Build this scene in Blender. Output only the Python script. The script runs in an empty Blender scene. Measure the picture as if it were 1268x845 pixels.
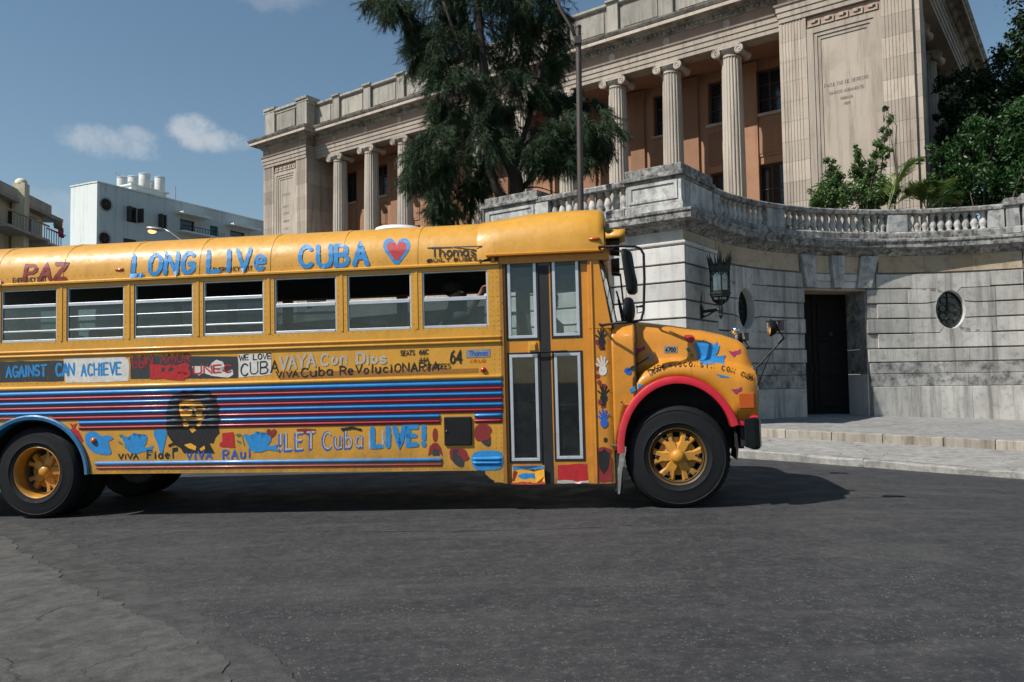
import bpy, bmesh, math, random
import numpy as np
from mathutils import Vector, Matrix
from mathutils.bvhtree import BVHTree
random.seed(7); RNG = np.random.default_rng(11)
SC = bpy.context.scene; COL = SC.collection
rad = math.radians

# ------------------------------------------------------------ camera, sky, sun
EYE = Vector((0, 0, 1.36)); FPX = 967.0
_p, _r = rad(2.859), rad(-0.810)
FWD = Vector((0, math.cos(_p), math.sin(_p)))
_u = Vector((0, -math.sin(_p), math.cos(_p))); _x = Vector((1, 0, 0))
CR = math.cos(_r)*_x + math.sin(_r)*_u
CU = -math.sin(_r)*_x + math.cos(_r)*_u
cam = bpy.data.cameras.new('camera'); camo = bpy.data.objects.new('camera', cam); COL.objects.link(camo)
cam.sensor_width = 36; cam.lens = FPX/1268*36; cam.clip_end = 6000; cam.clip_start = 0.05
M = Matrix(((CR.x, CU.x, -FWD.x, EYE.x), (CR.y, CU.y, -FWD.y, EYE.y), (CR.z, CU.z, -FWD.z, EYE.z), (0, 0, 0, 1)))
camo.matrix_world = M; SC.camera = camo

SUN = Vector((-0.60, -0.30, 0.74)).normalized()
EL = math.asin(SUN.z); AZ = math.atan2(SUN.x, SUN.y)
sl = bpy.data.lights.new('sun', 'SUN'); sl.energy = 5.0; sl.angle = rad(0.53); sl.color = (1.0, 0.95, 0.88)
so = bpy.data.objects.new('sun', sl); COL.objects.link(so)
so.rotation_euler = (-SUN).to_track_quat('-Z', 'Y').to_euler(); so.location = (0, 0, 60)

def ray(px, py): return FWD + CR*((px-634)/FPX) - CU*((py-422.5)/FPX)
def at(px, py, Y): d = ray(px, py); return EYE + d*(Y/d.y)      # a measured pixel turned into a point at distance Y

W = bpy.data.worlds.new('World'); SC.world = W; W.use_nodes = True
def make_world():
    nt = W.node_tree; N = nt.nodes; L = nt.links; N.clear()
    out = N.new('ShaderNodeOutputWorld'); bg = N.new('ShaderNodeBackground'); bg.inputs[1].default_value = 0.075
    sky = N.new('ShaderNodeTexSky'); sky.sky_type = 'NISHITA'; sky.sun_disc = False
    sky.sun_elevation = EL; sky.sun_rotation = AZ; sky.air_density = 1.15; sky.dust_density = 0.35; sky.ozone_density = 2.0
    tc = N.new('ShaderNodeTexCoord')
    noi = N.new('ShaderNodeTexNoise'); noi.inputs['Scale'].default_value = 26; noi.inputs['Detail'].default_value = 9; noi.inputs['Roughness'].default_value = .68
    L.new(tc.outputs['Generated'], noi.inputs['Vector'])
    prev = None
    for px, py, wx, wz, s in ((236, 160, .030, .018, 1.0), (262, 174, .042, .014, 1.0), (138, 177, .048, .017, .75), (168, 168, .024, .011, .7), (86, 262, .05, .022, .3), (330, -12, .05, .02, .3), (1225, 200, .06, .03, .2)):
        c = ray(px, py).normalized(); ux = c.cross(Vector((0, 0, 1))).normalized(); uz = ux.cross(c)
        acc = []
        for ax, w_ in ((ux, wx), (uz, wz)):
            d = N.new('ShaderNodeVectorMath'); d.operation = 'DOT_PRODUCT'; L.new(tc.outputs['Generated'], d.inputs[0]); d.inputs[1].default_value = ax
            m = N.new('ShaderNodeMath'); m.operation = 'DIVIDE'; L.new(d.outputs['Value'], m.inputs[0]); m.inputs[1].default_value = w_
            q = N.new('ShaderNodeMath'); q.operation = 'MULTIPLY'; L.new(m.outputs[0], q.inputs[0]); L.new(m.outputs[0], q.inputs[1]); acc.append(q)
        a = N.new('ShaderNodeMath'); a.operation = 'ADD'; L.new(acc[0].outputs[0], a.inputs[0]); L.new(acc[1].outputs[0], a.inputs[1])
        nn = N.new('ShaderNodeMath'); nn.operation = 'MULTIPLY_ADD'; L.new(noi.outputs['Fac'], nn.inputs[0]); nn.inputs[1].default_value = -3.8; nn.inputs[2].default_value = 1.95
        b = N.new('ShaderNodeMath'); b.operation = 'ADD'; L.new(a.outputs[0], b.inputs[0]); L.new(nn.outputs[0], b.inputs[1])
        dc = N.new('ShaderNodeVectorMath'); dc.operation = 'DOT_PRODUCT'; L.new(tc.outputs['Generated'], dc.inputs[0]); dc.inputs[1].default_value = c
        gt = N.new('ShaderNodeMath'); gt.operation = 'GREATER_THAN'; L.new(dc.outputs['Value'], gt.inputs[0]); gt.inputs[1].default_value = .8
        mr = N.new('ShaderNodeMapRange'); mr.interpolation_type = 'SMOOTHSTEP'; L.new(b.outputs[0], mr.inputs[0])
        mr.inputs[1].default_value = 1.5; mr.inputs[2].default_value = -.2; mr.inputs[3].default_value = 0; mr.inputs[4].default_value = s
        mm = N.new('ShaderNodeMath'); mm.operation = 'MULTIPLY'; L.new(mr.outputs[0], mm.inputs[0]); L.new(gt.outputs[0], mm.inputs[1])
        if prev is None: prev = mm
        else:
            mx = N.new('ShaderNodeMath'); mx.operation = 'MAXIMUM'; L.new(prev.outputs[0], mx.inputs[0]); L.new(mm.outputs[0], mx.inputs[1]); prev = mx
    hs = N.new('ShaderNodeHueSaturation'); hs.inputs['Saturation'].default_value = 1.0; hs.inputs['Hue'].default_value = .490; hs.inputs['Value'].default_value = 1.06
    L.new(sky.outputs[0], hs.inputs['Color'])
    mix = N.new('ShaderNodeMix'); mix.data_type = 'RGBA'; L.new(prev.outputs[0], mix.inputs[0]); L.new(hs.outputs[0], mix.inputs[6]); mix.inputs[7].default_value = (6.6, 7.0, 7.4, 1)
    sc = N.new('ShaderNodeMath'); sc.operation = 'MULTIPLY'; L.new(prev.outputs[0], sc.inputs[0]); sc.inputs[1].default_value = .72; L.new(sc.outputs[0], mix.inputs[0])
    L.new(mix.outputs[2], bg.inputs[0]); L.new(bg.outputs[0], out.inputs[0])
make_world()
SC.view_settings.view_transform = 'Standard'; SC.view_settings.look = 'None'; SC.view_settings.exposure = 0.26; SC.view_settings.gamma = 1
SC.cycles.max_bounces = 6; SC.cycles.transparent_max_bounces = 12; SC.cycles.use_denoising = True

# ------------------------------------------------------------ materials
def newmat(name):
    m = bpy.data.materials.new(name); m.use_nodes = True; nt = m.node_tree
    return m, nt, nt.nodes, nt.links, nt.nodes['Principled BSDF']
def ramp(N, stops):
    r = N.new('ShaderNodeValToRGB'); e = r.color_ramp.elements
    while len(e) < len(stops): e.new(.5)
    for i, (p, c) in enumerate(stops):
        e[i].position = p; e[i].color = (*c, 1) if len(c) == 3 else c
    return r
def mixc(N, L, fac, a, b, mode='MIX'):
    m = N.new('ShaderNodeMix'); m.data_type = 'RGBA'; m.blend_type = mode
    for s, v in ((0, fac), (6, a), (7, b)):
        if hasattr(v, 'links') or hasattr(v, 'is_output'): L.new(v, m.inputs[s])
        elif isinstance(v, (int, float)): m.inputs[s].default_value = v
        else: m.inputs[s].default_value = (*v, 1)
    return m.outputs[2]
def noise(N, L, vec, scale, detail=4, rough=.55, sc3=None):
    if sc3:
        mp = N.new('ShaderNodeMapping'); mp.inputs['Scale'].default_value = sc3; L.new(vec, mp.inputs[0]); vec = mp.outputs[0]
    n = N.new('ShaderNodeTexNoise'); n.inputs['Scale'].default_value = scale; n.inputs['Detail'].default_value = detail; n.inputs['Roughness'].default_value = rough
    L.new(vec, n.inputs['Vector']); return n.outputs['Fac']
def mapr(N, L, v, a, b, c=0., d=1.):
    m = N.new('ShaderNodeMapRange'); L.new(v, m.inputs[0])
    for i, x in enumerate((a, b, c, d)): m.inputs[i+1].default_value = x
    return m.outputs[0]
def bump(N, L, P, h, dist=.02, st=.5):
    b = N.new('ShaderNodeBump'); b.inputs['Distance'].default_value = dist; b.inputs['Strength'].default_value = st
    L.new(h, b.inputs['Height']); L.new(b.outputs[0], P.inputs['Normal'])
def wpos(N): return N.new('ShaderNodeNewGeometry').outputs['Position']

def plain(name, c, rough=.6, metal=0, dirt=.15, dscale=6, bmp=0, spec=.5, coat=0):
    m, nt, N, L, P = newmat(name); v = wpos(N)
    n = noise(N, L, v, dscale, 6, .65); f = mapr(N, L, n, .45, .75, 0, dirt)
    col = mixc(N, L, f, c, tuple(x*.35+.012 for x in c))
    L.new(col, P.inputs['Base Color']); P.inputs['Metallic'].default_value = metal
    r = mapr(N, L, noise(N, L, v, dscale*2.3, 4), .3, .7, max(rough-.1, .02), min(rough+.12, 1)); L.new(r, P.inputs['Roughness'])
    P.inputs['Specular IOR Level'].default_value = spec
    if coat: P.inputs['Coat Weight'].default_value = coat; P.inputs['Coat Roughness'].default_value = .15
    if bmp: bump(N, L, P, noise(N, L, v, 60, 5, .7), .01, bmp)
    return m

def stone(name, c, c2, grime=(.05, .052, .05), g=.5, zlo=None, zhi=None, streak=.5, scale=1.2, rough=.85, joint=0, topg=0):
    """weathered stone: blotches, lichen, vertical run-off streaks, small pits, per-object tone"""
    m, nt, N, L, P = newmat(name); v = wpos(N)
    base = mixc(N, L, mapr(N, L, noise(N, L, v, scale*.8, 5, .6), .35, .65), c, c2)
    oi = N.new('ShaderNodeObjectInfo'); rv = mapr(N, L, oi.outputs['Random'], 0, 1, .80, 1.12)
    cm = N.new('ShaderNodeVectorMath'); cm.operation = 'SCALE'; L.new(base, cm.inputs[0]); L.new(rv, cm.inputs['Scale'])
    s1 = noise(N, L, v, 4.2, 6, .72, (1.0, 1.0, .07)); s2 = noise(N, L, v, scale*3.2, 8, .72)
    st = mapr(N, L, s1, .60-.16*streak, .82-.16*streak, 0, 1)
    bl = mapr(N, L, s2, .62-.28*g, .80-.28*g, 0, 1)
    mu = N.new('ShaderNodeMath'); mu.operation = 'MAXIMUM'; 
    m1 = N.new('ShaderNodeMath'); m1.operation = 'MULTIPLY'; L.new(st, m1.inputs[0]); m1.inputs[1].default_value = streak
    m2 = N.new('ShaderNodeMath'); m2.operation = 'MULTIPLY'; L.new(bl, m2.inputs[0]); m2.inputs[1].default_value = min(1, g*1.3)
    L.new(m1.outputs[0], mu.inputs[0]); L.new(m2.outputs[0], mu.inputs[1]); fac = mu.outputs[0]
    sp = mapr(N, L, noise(N, L, v, 26, 4, .7), .58, .78, 0, .35); ad = N.new('ShaderNodeMath'); ad.operation = 'ADD'; ad.use_clamp = True
    L.new(fac, ad.inputs[0]); L.new(sp, ad.inputs[1]); fac = ad.outputs[0]
    if zlo is not None:
        sx = N.new('ShaderNodeSeparateXYZ'); L.new(v, sx.inputs[0]); zz = mapr(N, L, sx.outputs['Z'], zlo, zhi, 1, 0)
        mz = N.new('ShaderNodeMath'); mz.operation = 'MULTIPLY'; L.new(fac, mz.inputs[0]); L.new(zz, mz.inputs[1]); fac = mz.outputs[0]
    col = mixc(N, L, fac, cm.outputs[0], grime)
    L.new(col, P.inputs['Base Color']); P.inputs['Roughness'].default_value = rough; P.inputs['Specular IOR Level'].default_value = .25
    bump(N, L, P, noise(N, L, v, 34, 8, .75), .012, .6)
    return m

def asphalt():
    m, nt, N, L, P = newmat('asphalt'); v = wpos(N)
    a = mapr(N, L, noise(N, L, v, .45, 6, .7), .35, .65); b = mapr(N, L, noise(N, L, v, 1.7, 7, .7), .35, .7)
    base = mixc(N, L, a, (.020, .022, .026), (.056, .056, .054)); base = mixc(N, L, b, base, (.036, .036, .037)); mt = noise(N, L, v, 7, 8, .85); base = mixc(N, L, mapr(N, L, mt, .50, .66, 0, .75), base, (.085, .083, .078)); base = mixc(N, L, mapr(N, L, mt, .50, .36, 0, .7), base, (.013, .014, .017))
    # long wear streaks running with the traffic
    mp = N.new('ShaderNodeMapping'); mp.inputs['Rotation'].default_value = (0, 0, rad(14)); mp.inputs['Scale'].default_value = (.25, 2.4, 1); L.new(v, mp.inputs[0])
    ws = noise(N, L, mp.outputs[0], 1.1, 5, .65); base = mixc(N, L, mapr(N, L, ws, .52, .75, 0, .55), base, (.105, .102, .097))
    oil = noise(N, L, v, .9, 3, .5, (1, 1.6, 1)); base = mixc(N, L, mapr(N, L, oil, .62, .72, 0, .55), base, (.018, .019, .024))
    pl = noise(N, L, v, .55, 8, .78); base = mixc(N, L, mapr(N, L, pl, .52, .70, 0, .6), base, (.105, .103, .097))
    vo = N.new('ShaderNodeTexVoronoi'); vo.inputs['Scale'].default_value = 30; L.new(v, vo.inputs['Vector'])
    sp = mapr(N, L, vo.outputs['Distance'], .12, .20, 1, 0); mask = mapr(N, L, noise(N, L, v, 1.6, 7, .8, (.6, 1.8, 1)), .47, .60)
    mm = N.new('ShaderNodeMath'); mm.operation = 'MULTIPLY'; L.new(sp, mm.inputs[0]); L.new(mask, mm.inputs[1])
    base = mixc(N, L, mm.outputs[0], base, (.32, .31, .29))
    fine = noise(N, L, v, 110, 3, .8); base = mixc(N, L, mapr(N, L, fine, .35, .65, 0, .75), base, (.022, .022, .025), 'MIX'); mid = noise(N, L, v, 24, 5, .85); base = mixc(N, L, mapr(N, L, mid, .54, .68, 0, .75), base, (.115, .113, .107), 'MIX')
    L.new(base, P.inputs['Base Color']); L.new(mapr(N, L, noise(N, L, v, 3, 5, .6), .35, .65, .6, .9), P.inputs['Roughness']); P.inputs['Specular IOR Level'].default_value = .35
    ad = N.new('ShaderNodeMath'); ad.operation = 'ADD'; L.new(fine, ad.inputs[0]); L.new(mm.outputs[0], ad.inputs[1]); bump(N, L, P, ad.outputs[0], .006, .8)
    return m
def worn(name, c, c2, crack=.5, cs=.7, rough=.9):
    """pale worn concrete with cracks and dark patches"""
    m, nt, N, L, P = newmat(name); v = wpos(N)
    base = mixc(N, L, mapr(N, L, noise(N, L, v, 1.1, 8, .7), .35, .68), c, c2)
    base = mixc(N, L, mapr(N, L, noise(N, L, v, 5.5, 8, .75), .50, .66, 0, .7), base, tuple(x*.4 for x in c)); base = mixc(N, L, mapr(N, L, noise(N, L, v, 1.4, 9, .8, (1, 2.2, 1)), .50, .62, 0, .55), base, tuple(x*.5 for x in c))
    mt = noise(N, L, v, 8, 9, .86); base = mixc(N, L, mapr(N, L, mt, .50, .64, 0, .45), base, tuple(min(1, x*1.5) for x in c2)); base = mixc(N, L, mapr(N, L, mt, .50, .36, 0, .5), base, tuple(x*.4 for x in c))
    dn = N.new('ShaderNodeTexNoise'); dn.inputs['Scale'].default_value = 2.2; dn.inputs['Detail'].default_value = 6; L.new(v, dn.inputs['Vector'])
    dv = N.new('ShaderNodeVectorMath'); dv.operation = 'MULTIPLY_ADD'; L.new(dn.outputs['Color'], dv.inputs[0]); dv.inputs[1].default_value = (.9, .9, 0); L.new(v, dv.inputs[2])
    vo = N.new('ShaderNodeTexVoronoi'); vo.feature = 'DISTANCE_TO_EDGE'; vo.inputs['Scale'].default_value = cs; L.new(dv.outputs[0], vo.inputs['Vector'])
    ck = mapr(N, L, vo.outputs['Distance'], 0, .018, crack, 0)
    km = mapr(N, L, noise(N, L, v, 1.3, 4), .42, .6); mm = N.new('ShaderNodeMath'); mm.operation = 'MULTIPLY'; L.new(ck, mm.inputs[0]); L.new(km, mm.inputs[1])
    base = mixc(N, L, mm.outputs[0], base, (.02, .02, .02))
    fn = noise(N, L, v, 70, 5, .75); base = mixc(N, L, mapr(N, L, fn, .35, .75, 0, .4), base, tuple(x*.6 for x in c2))
    L.new(base, P.inputs['Base Color']); P.inputs['Roughness'].default_value = rough; P.inputs['Specular IOR Level'].default_value = .25
    sb = N.new('ShaderNodeMath'); sb.operation = 'SUBTRACT'; L.new(fn, sb.inputs[0]); L.new(mm.outputs[0], sb.inputs[1]); bump(N, L, P, sb.outputs[0], .012, .7)
    return m
def glass(name, tint=(.6, .68, .68), refl=.12, rough=.02):
    m, nt, N, L, P = newmat(name); N.remove(P); out = N['Material Output']
    tr = N.new('ShaderNodeBsdfTransparent'); tr.inputs[0].default_value = (*tint, 1)
    gl = N.new('ShaderNodeBsdfGlossy'); gl.inputs['Roughness'].default_value = rough; gl.inputs[0].default_value = (.9, .93, .95, 1)
    df = N.new('ShaderNodeBsdfDiffuse'); df.inputs[0].default_value = (.30, .33, .33, 1)
    v = wpos(N); dn = mapr(N, L, noise(N, L, v, 7, 6, .7), .4, .8, .005, .06)
    fr = N.new('ShaderNodeFresnel'); fr.inputs[0].default_value = 1.5
    ad = N.new('ShaderNodeMath'); ad.operation = 'ADD'; ad.use_clamp = True; L.new(fr.outputs[0], ad.inputs[0]); ad.inputs[1].default_value = refl
    mx = N.new('ShaderNodeMixShader'); L.new(ad.outputs[0], mx.inputs[0]); L.new(tr.outputs[0], mx.inputs[1]); L.new(gl.outputs[0], mx.inputs[2])
    m2 = N.new('ShaderNodeMixShader'); L.new(dn, m2.inputs[0]); L.new(mx.outputs[0], m2.inputs[1]); L.new(df.outputs[0], m2.inputs[2]); L.new(m2.outputs[0], out.inputs[0])
    return m
def leaf(name, c1, c2, rough=.5, tl=.25):
    m, nt, N, L, P = newmat(name); out = N['Material Output']
    g = N.new('ShaderNodeNewGeometry'); ri = g.outputs['Random Per Island']
    base = mixc(N, L, ri, c1, c2); base = mixc(N, L, mapr(N, L, noise(N, L, g.outputs['Position'], 1.3, 3), .35, .65), base, tuple(x*1.35 for x in c2))
    L.new(base, P.inputs['Base Color']); P.inputs['Roughness'].default_value = rough; P.inputs['Specular IOR Level'].default_value = .3
    t = N.new('ShaderNodeBsdfTranslucent'); L.new(base, t.inputs[0])
    mx = N.new('ShaderNodeMixShader'); mx.inputs[0].default_value = tl; L.new(P.outputs[0], mx.inputs[1]); L.new(t.outputs[0], mx.inputs[2]); L.new(mx.outputs[0], out.inputs[0])
    return m
def bark(name, c):
    m, nt, N, L, P = newmat(name); v = wpos(N)
    n = noise(N, L, v, 5, 8, .75, (1.5, 1.5, .3)); L.new(mixc(N, L, mapr(N, L, n, .3, .7), c, tuple(x*.4 for x in c)), P.inputs['Base Color'])
    P.inputs['Roughness'].default_value = .9; bump(N, L, P, n, .05, .8); return m
def buspaint(name, c, dirt=.28, rough=.42, coat=.18):
    """old enamel, grubby low down, scuffed and streaked"""
    m, nt, N, L, P = newmat(name); v = wpos(N)
    f1 = mapr(N, L, noise(N, L, v, 2.2, 7, .7), .45, .8, 0, dirt); f2 = mapr(N, L, noise(N, L, v, 9, 7, .75, (1, 1, .25)), .52, .8, 0, dirt*.9)
    col = mixc(N, L, f1, c, tuple(x*.45+.004 for x in c)); col = mixc(N, L, f2, col, tuple(x*.3+.01 for x in c))
    sx = N.new('ShaderNodeSeparateXYZ'); L.new(v, sx.inputs[0]); low = mapr(N, L, sx.outputs['Z'], .35, 1.0, .75, 0)
    ng = mapr(N, L, noise(N, L, v, 4, 8, .75, (1, 1, .6)), .35, .65); gm = N.new('ShaderNodeMath'); gm.operation = 'MULTIPLY'; L.new(low, gm.inputs[0]); L.new(ng, gm.inputs[1]); col = mixc(N, L, gm.outputs[0], col, (.085, .065, .040))
    dr = mapr(N, L, noise(N, L, v, 11, 5, .7, (1, 1, .07)), .60, .74, 0, .42); col = mixc(N, L, dr, col, (.13, .065, .02))
    sc = mapr(N, L, noise(N, L, v, 55, 3, .8), .70, .76, 0, .7); col = mixc(N, L, sc, col, tuple(x*.25+.01 for x in c))
    L.new(col, P.inputs['Base Color']); P.inputs['Specular IOR Level'].default_value = .5
    L.new(mapr(N, L, noise(N, L, v, 12, 5, .6), .3, .7, rough-.06, rough+.18), P.inputs['Roughness'])
    P.inputs['Coat Weight'].default_value = coat; P.inputs['Coat Roughness'].default_value = .12
    bump(N, L, P, noise(N, L, v, 2.6, 4, .55), .03, .35)
    return m

def brushed(name, c):
    """hand-brushed house paint: uneven coverage, streaks, chips down to the body paint"""
    m, nt, N, L, P = newmat(name); v = wpos(N)
    n1 = noise(N, L, v, 14, 6, .7); n2 = noise(N, L, v, 30, 5, .8, (1, 1, .35)); n3 = noise(N, L, v, 70, 3, .8)
    col = mixc(N, L, mapr(N, L, n1, .4, .7, 0, .55), c, tuple(x*.5+.012 for x in c)); col = mixc(N, L, mapr(N, L, n2, .5, .75, 0, .45), col, tuple(min(1, x*1.35+.03) for x in c))
    L.new(col, P.inputs['Base Color']); P.inputs['Roughness'].default_value = .5; P.inputs['Specular IOR Level'].default_value = .4
    a1 = mapr(N, L, n2, .60, .66, 1, .25); a2 = mapr(N, L, n3, .66, .70, 1, 0); mm = N.new('ShaderNodeMath'); mm.operation = 'MULTIPLY'; L.new(a1, mm.inputs[0]); L.new(a2, mm.inputs[1]); L.new(mm.outputs[0], P.inputs['Alpha'])
    bump(N, L, P, n2, .004, .5); return m
MT = {}
MT['asphalt'] = asphalt()
MT['apron'] = worn('apron_concrete', (.074, .074, .070), (.105, .104, .097), .9, .9)
MT['apron_edge'] = worn('apron_edge', (.050, .051, .051), (.080, .080, .076), .5, 1.3)
MT['pave'] = worn('pavement_concrete', (.27, .262, .245), (.36, .35, .325), .8, .8)
MT['pave2'] = worn('platform_concrete', (.23, .23, .225), (.32, .32, .305), .4, .5)
MT['kerb'] = stone('kerb_stone', (.44, .41, .36), (.36, .33, .27), (.10, .07, .045), .35, streak=.9)
MT['soil'] = plain('soil', (.09, .075, .05), .95, dirt=.5, dscale=3, bmp=.6)
MT['ground'] = plain('far_ground', (.12, .12, .10), .95, dirt=.4, dscale=.3)
MT['ash'] = stone('limestone_ashlar', (.56, .55, .52), (.45, .44, .42), (.12, .12, .115), .26, streak=.5)
MT['ash_c'] = stone('limestone_ashlar_curved', (.47, .455, .42), (.355, .345, .32), (.07, .072, .07), .36, streak=.75, scale=1.8)
MT['ash_back'] = stone('limestone_joint', (.20, .185, .165), (.15, .14, .13), (.05, .05, .05), .3)
MT['ash_dark'] = stone('limestone_grimy_base', (.42, .41, .385), (.30, .295, .28), (.06, .062, .062), .66, streak=.8, scale=1.2)
MT['corn'] = stone('limestone_sooty_cornice', (.42, .41, .385), (.29, .285, .27), (.045, .046, .046), .70, streak=.95, scale=2.6)
MT['ped'] = stone('limestone_pedestal', (.50, .50, .48), (.36, .36, .345), (.05, .052, .055), .52, streak=.8)
MT['frz'] = stone('limestone_stained_frieze', (.40, .345, .27), (.35, .27, .17), (.11, .085, .06), .4, streak=.3)
MT['bal'] = stone('limestone_baluster', (.52, .51, .48), (.40, .39, .37), (.06, .06, .06), .42, streak=.7)
MT['fac'] = stone('facade_stone', (.46, .395, .325), (.38, .325, .27), (.15, .125, .10), .26, streak=.7, scale=.4)
MT['fac_pink'] = stone('facade_frieze_render', (.38, .265, .205), (.31, .215, .17), (.15, .11, .09), .25, streak=.4, scale=.4)
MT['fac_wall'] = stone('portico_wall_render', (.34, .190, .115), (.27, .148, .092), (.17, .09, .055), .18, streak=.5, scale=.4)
MT['fac_corn'] = stone('facade_cornice', (.40, .37, .32), (.26, .24, .20), (.06, .055, .05), .6, streak=.6, scale=.6)
MT['fac_par'] = stone('facade_parapet', (.36, .335, .29), (.29, .27, .235), (.10, .095, .085), .35, streak=.8, scale=.5)
MT['col'] = stone('column_stone', (.47, .415, .35), (.39, .345, .29), (.17, .14, .115), .22, streak=.7, scale=.4)
MT['black'] = plain('black_paint', (.009, .009, .010), .5, spec=.25)
MT['ink'] = plain('engraved_paint', (.10, .085, .08), .9)
MT['iron'] = plain('wrought_iron', (.018, .022, .02), .5, .4)
MT['steel'] = plain('pole_steel', (.085, .07, .062), .6, .5, .4)
MT['galv'] = plain('galvanised_steel', (.35, .35, .35), .45, .7)
MT['door'] = plain('dark_timber', (.008, .006, .006), .6, dirt=.5, spec=.15)
MT['dglass'] = plain('dark_window_glass', (.012, .015, .018), .12, spec=.7)
MT['wframe'] = plain('brown_window_frame', (.05, .032, .022), .6)
MT['glass'] = glass('bus_glass', (.34, .41, .43), .015)
MT['glass_door'] = glass('door_glass', (.66, .72, .72), .02)
MT['glass_screen'] = glass('windscreen_glass', (.85, .9, .9), .0)
MT['clear'] = glass('lantern_glass', (.75, .8, .78), .08)
MT['y'] = buspaint('bus_yellow', (.57, .280, .026))
MT['y2'] = buspaint('bus_yellow_front', (.56, .220, .014), .28)
MT['rim'] = buspaint('rim_yellow', (.66, .29, .022), .55, .4, .1)
MT['rimd'] = buspaint('rim_worn', (.10, .055, .018), .6, .4, .1)
MT['bl'] = buspaint('rib_blue', (.012, .20, .52), .2)
MT['blv'] = buspaint('shaded_blue_valley', (.008, .095, .27), .5)  # stripe blue darkened to carry the shade the ribs cast
MT['rdv'] = buspaint('shaded_red_valley', (.20, .010, .018), .5)  # same for the red: rib shadow mixed into the paint colour
MT['rd'] = buspaint('rib_red', (.36, .012, .022), .2)
MT['lip'] = buspaint('lip_red', (.52, .010, .028), .15)
MT['blip'] = buspaint('lip_blue', (.012, .14, .30), .3)
for k, c in dict(pb=(.018, .22, .52), pb2=(.02, .10, .42), pr=(.42, .015, .02), prd=(.22, .02, .02), pk=(.012, .011, .012), pw=(.62, .60, .56), pwg=(.42, .40, .36), pm=(.33, .03, .12), pg=(.05, .16, .12), py=(.74, .36, .03), ps=(.03, .035, .04), por=(.6, .12, .01), pbr=(.30, .13, .02), pgy=(.22, .24, .25)).items():
    MT[k] = brushed('decal_'+k, c)
MT['alu'] = plain('window_aluminium', (.55, .58, .62), .35, .5, .25)
MT['rub'] = plain('tyre_rubber', (.010, .011, .013), .7, dirt=.3, dscale=9, bmp=.15, spec=.18)
MT['rubk'] = plain('black_rubber', (.010, .010, .012), .55)
MT['chassis'] = plain('chassis_black', (.012, .012, .013), .7, dirt=.4)
MT['chrome'] = plain('chrome', (.75, .75, .74), .15, 1, .3)
MT['white'] = plain('white_paint', (.72, .72, .70), .5, dirt=.3)
MT['amber'] = plain('amber_lens', (.48, .085, .008), .2, coat=.5)
MT['redlens'] = plain('red_lens', (.5, .03, .01), .2, coat=.5)
MT['seat'] = plain('seat_vinyl', (.03, .05, .05), .5)
MT['inner'] = plain('bus_interior', (.10, .12, .11), .7)
MT['innerd'] = plain('bus_interior_dark', (.035, .036, .036), .8)
MT['bumper'] = plain('bumper_paint', (.008, .010, .011), .35, .2, spec=.3)
MT['skin'] = plain('skin', (.22, .11, .07), .55, dirt=.05)
MT['shirt'] = plain('white_shirt', (.62, .62, .60), .85, dirt=.1)
MT['shirt2'] = plain('grey_shirt', (.16, .17, .2), .85, dirt=.1)
MT['hair'] = plain('dark_hair', (.012, .010, .009), .7)
MT['needle'] = leaf('casuarina_needles', (.011, .027, .013), (.028, .054, .021), .6, .12)
MT['leaf'] = leaf('broad_leaves', (.011, .034, .009), (.028, .072, .018), .42, .25)
MT['leafb'] = leaf('bush_leaves', (.032, .074, .022), (.085, .145, .045), .42, .3)
MT['leafd'] = leaf('shade_toned_leaves', (.006, .017, .007), (.014, .034, .011), .5, .12)  # shade on the rear tree painted in as a darker leaf colour
MT['palm'] = leaf('palm_leaves', (.045, .09, .02), (.11, .17, .04), .45, .3)
MT['bark'] = bark('casuarina_bark', (.060, .048, .040)); MT['bark2'] = bark('bark', (.10, .08, .06))
MT['awhite'] = stone('apartment_white_render', (.74, .78, .75), (.68, .73, .71), (.25, .27, .26), .12, streak=.5, scale=.3)
MT['ablue'] = stone('apartment_pale_blue_render', (.52, .61, .63), (.46, .55, .58), (.18, .2, .2), .12, streak=.5, scale=.3)
MT['cream'] = stone('cream_render', (.72, .66, .48), (.66, .60, .44), (.16, .13, .10), .3, streak=.6, scale=.4)
MT['creamg'] = stone('grey_parapet_render', (.46, .43, .38), (.40, .37, .33), (.1, .09, .08), .3, streak=.6, scale=.4)
MT['tank'] = plain('tank_fibre_cement', (.62, .62, .60), .7, dirt=.35, dscale=3)
MT['teal'] = plain('teal_shutter', (.02, .13, .14), .6)
def emis(name, c, s):
    m, nt, N, L, P = newmat(name); P.inputs['Base Color'].default_value = (*c, 1); P.inputs['Emission Color'].default_value = (*c, 1); P.inputs['Emission Strength'].default_value = s; return m
MT['lamp'] = emis('lit_lamp', (1., .55, .18), 2.0)

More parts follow.
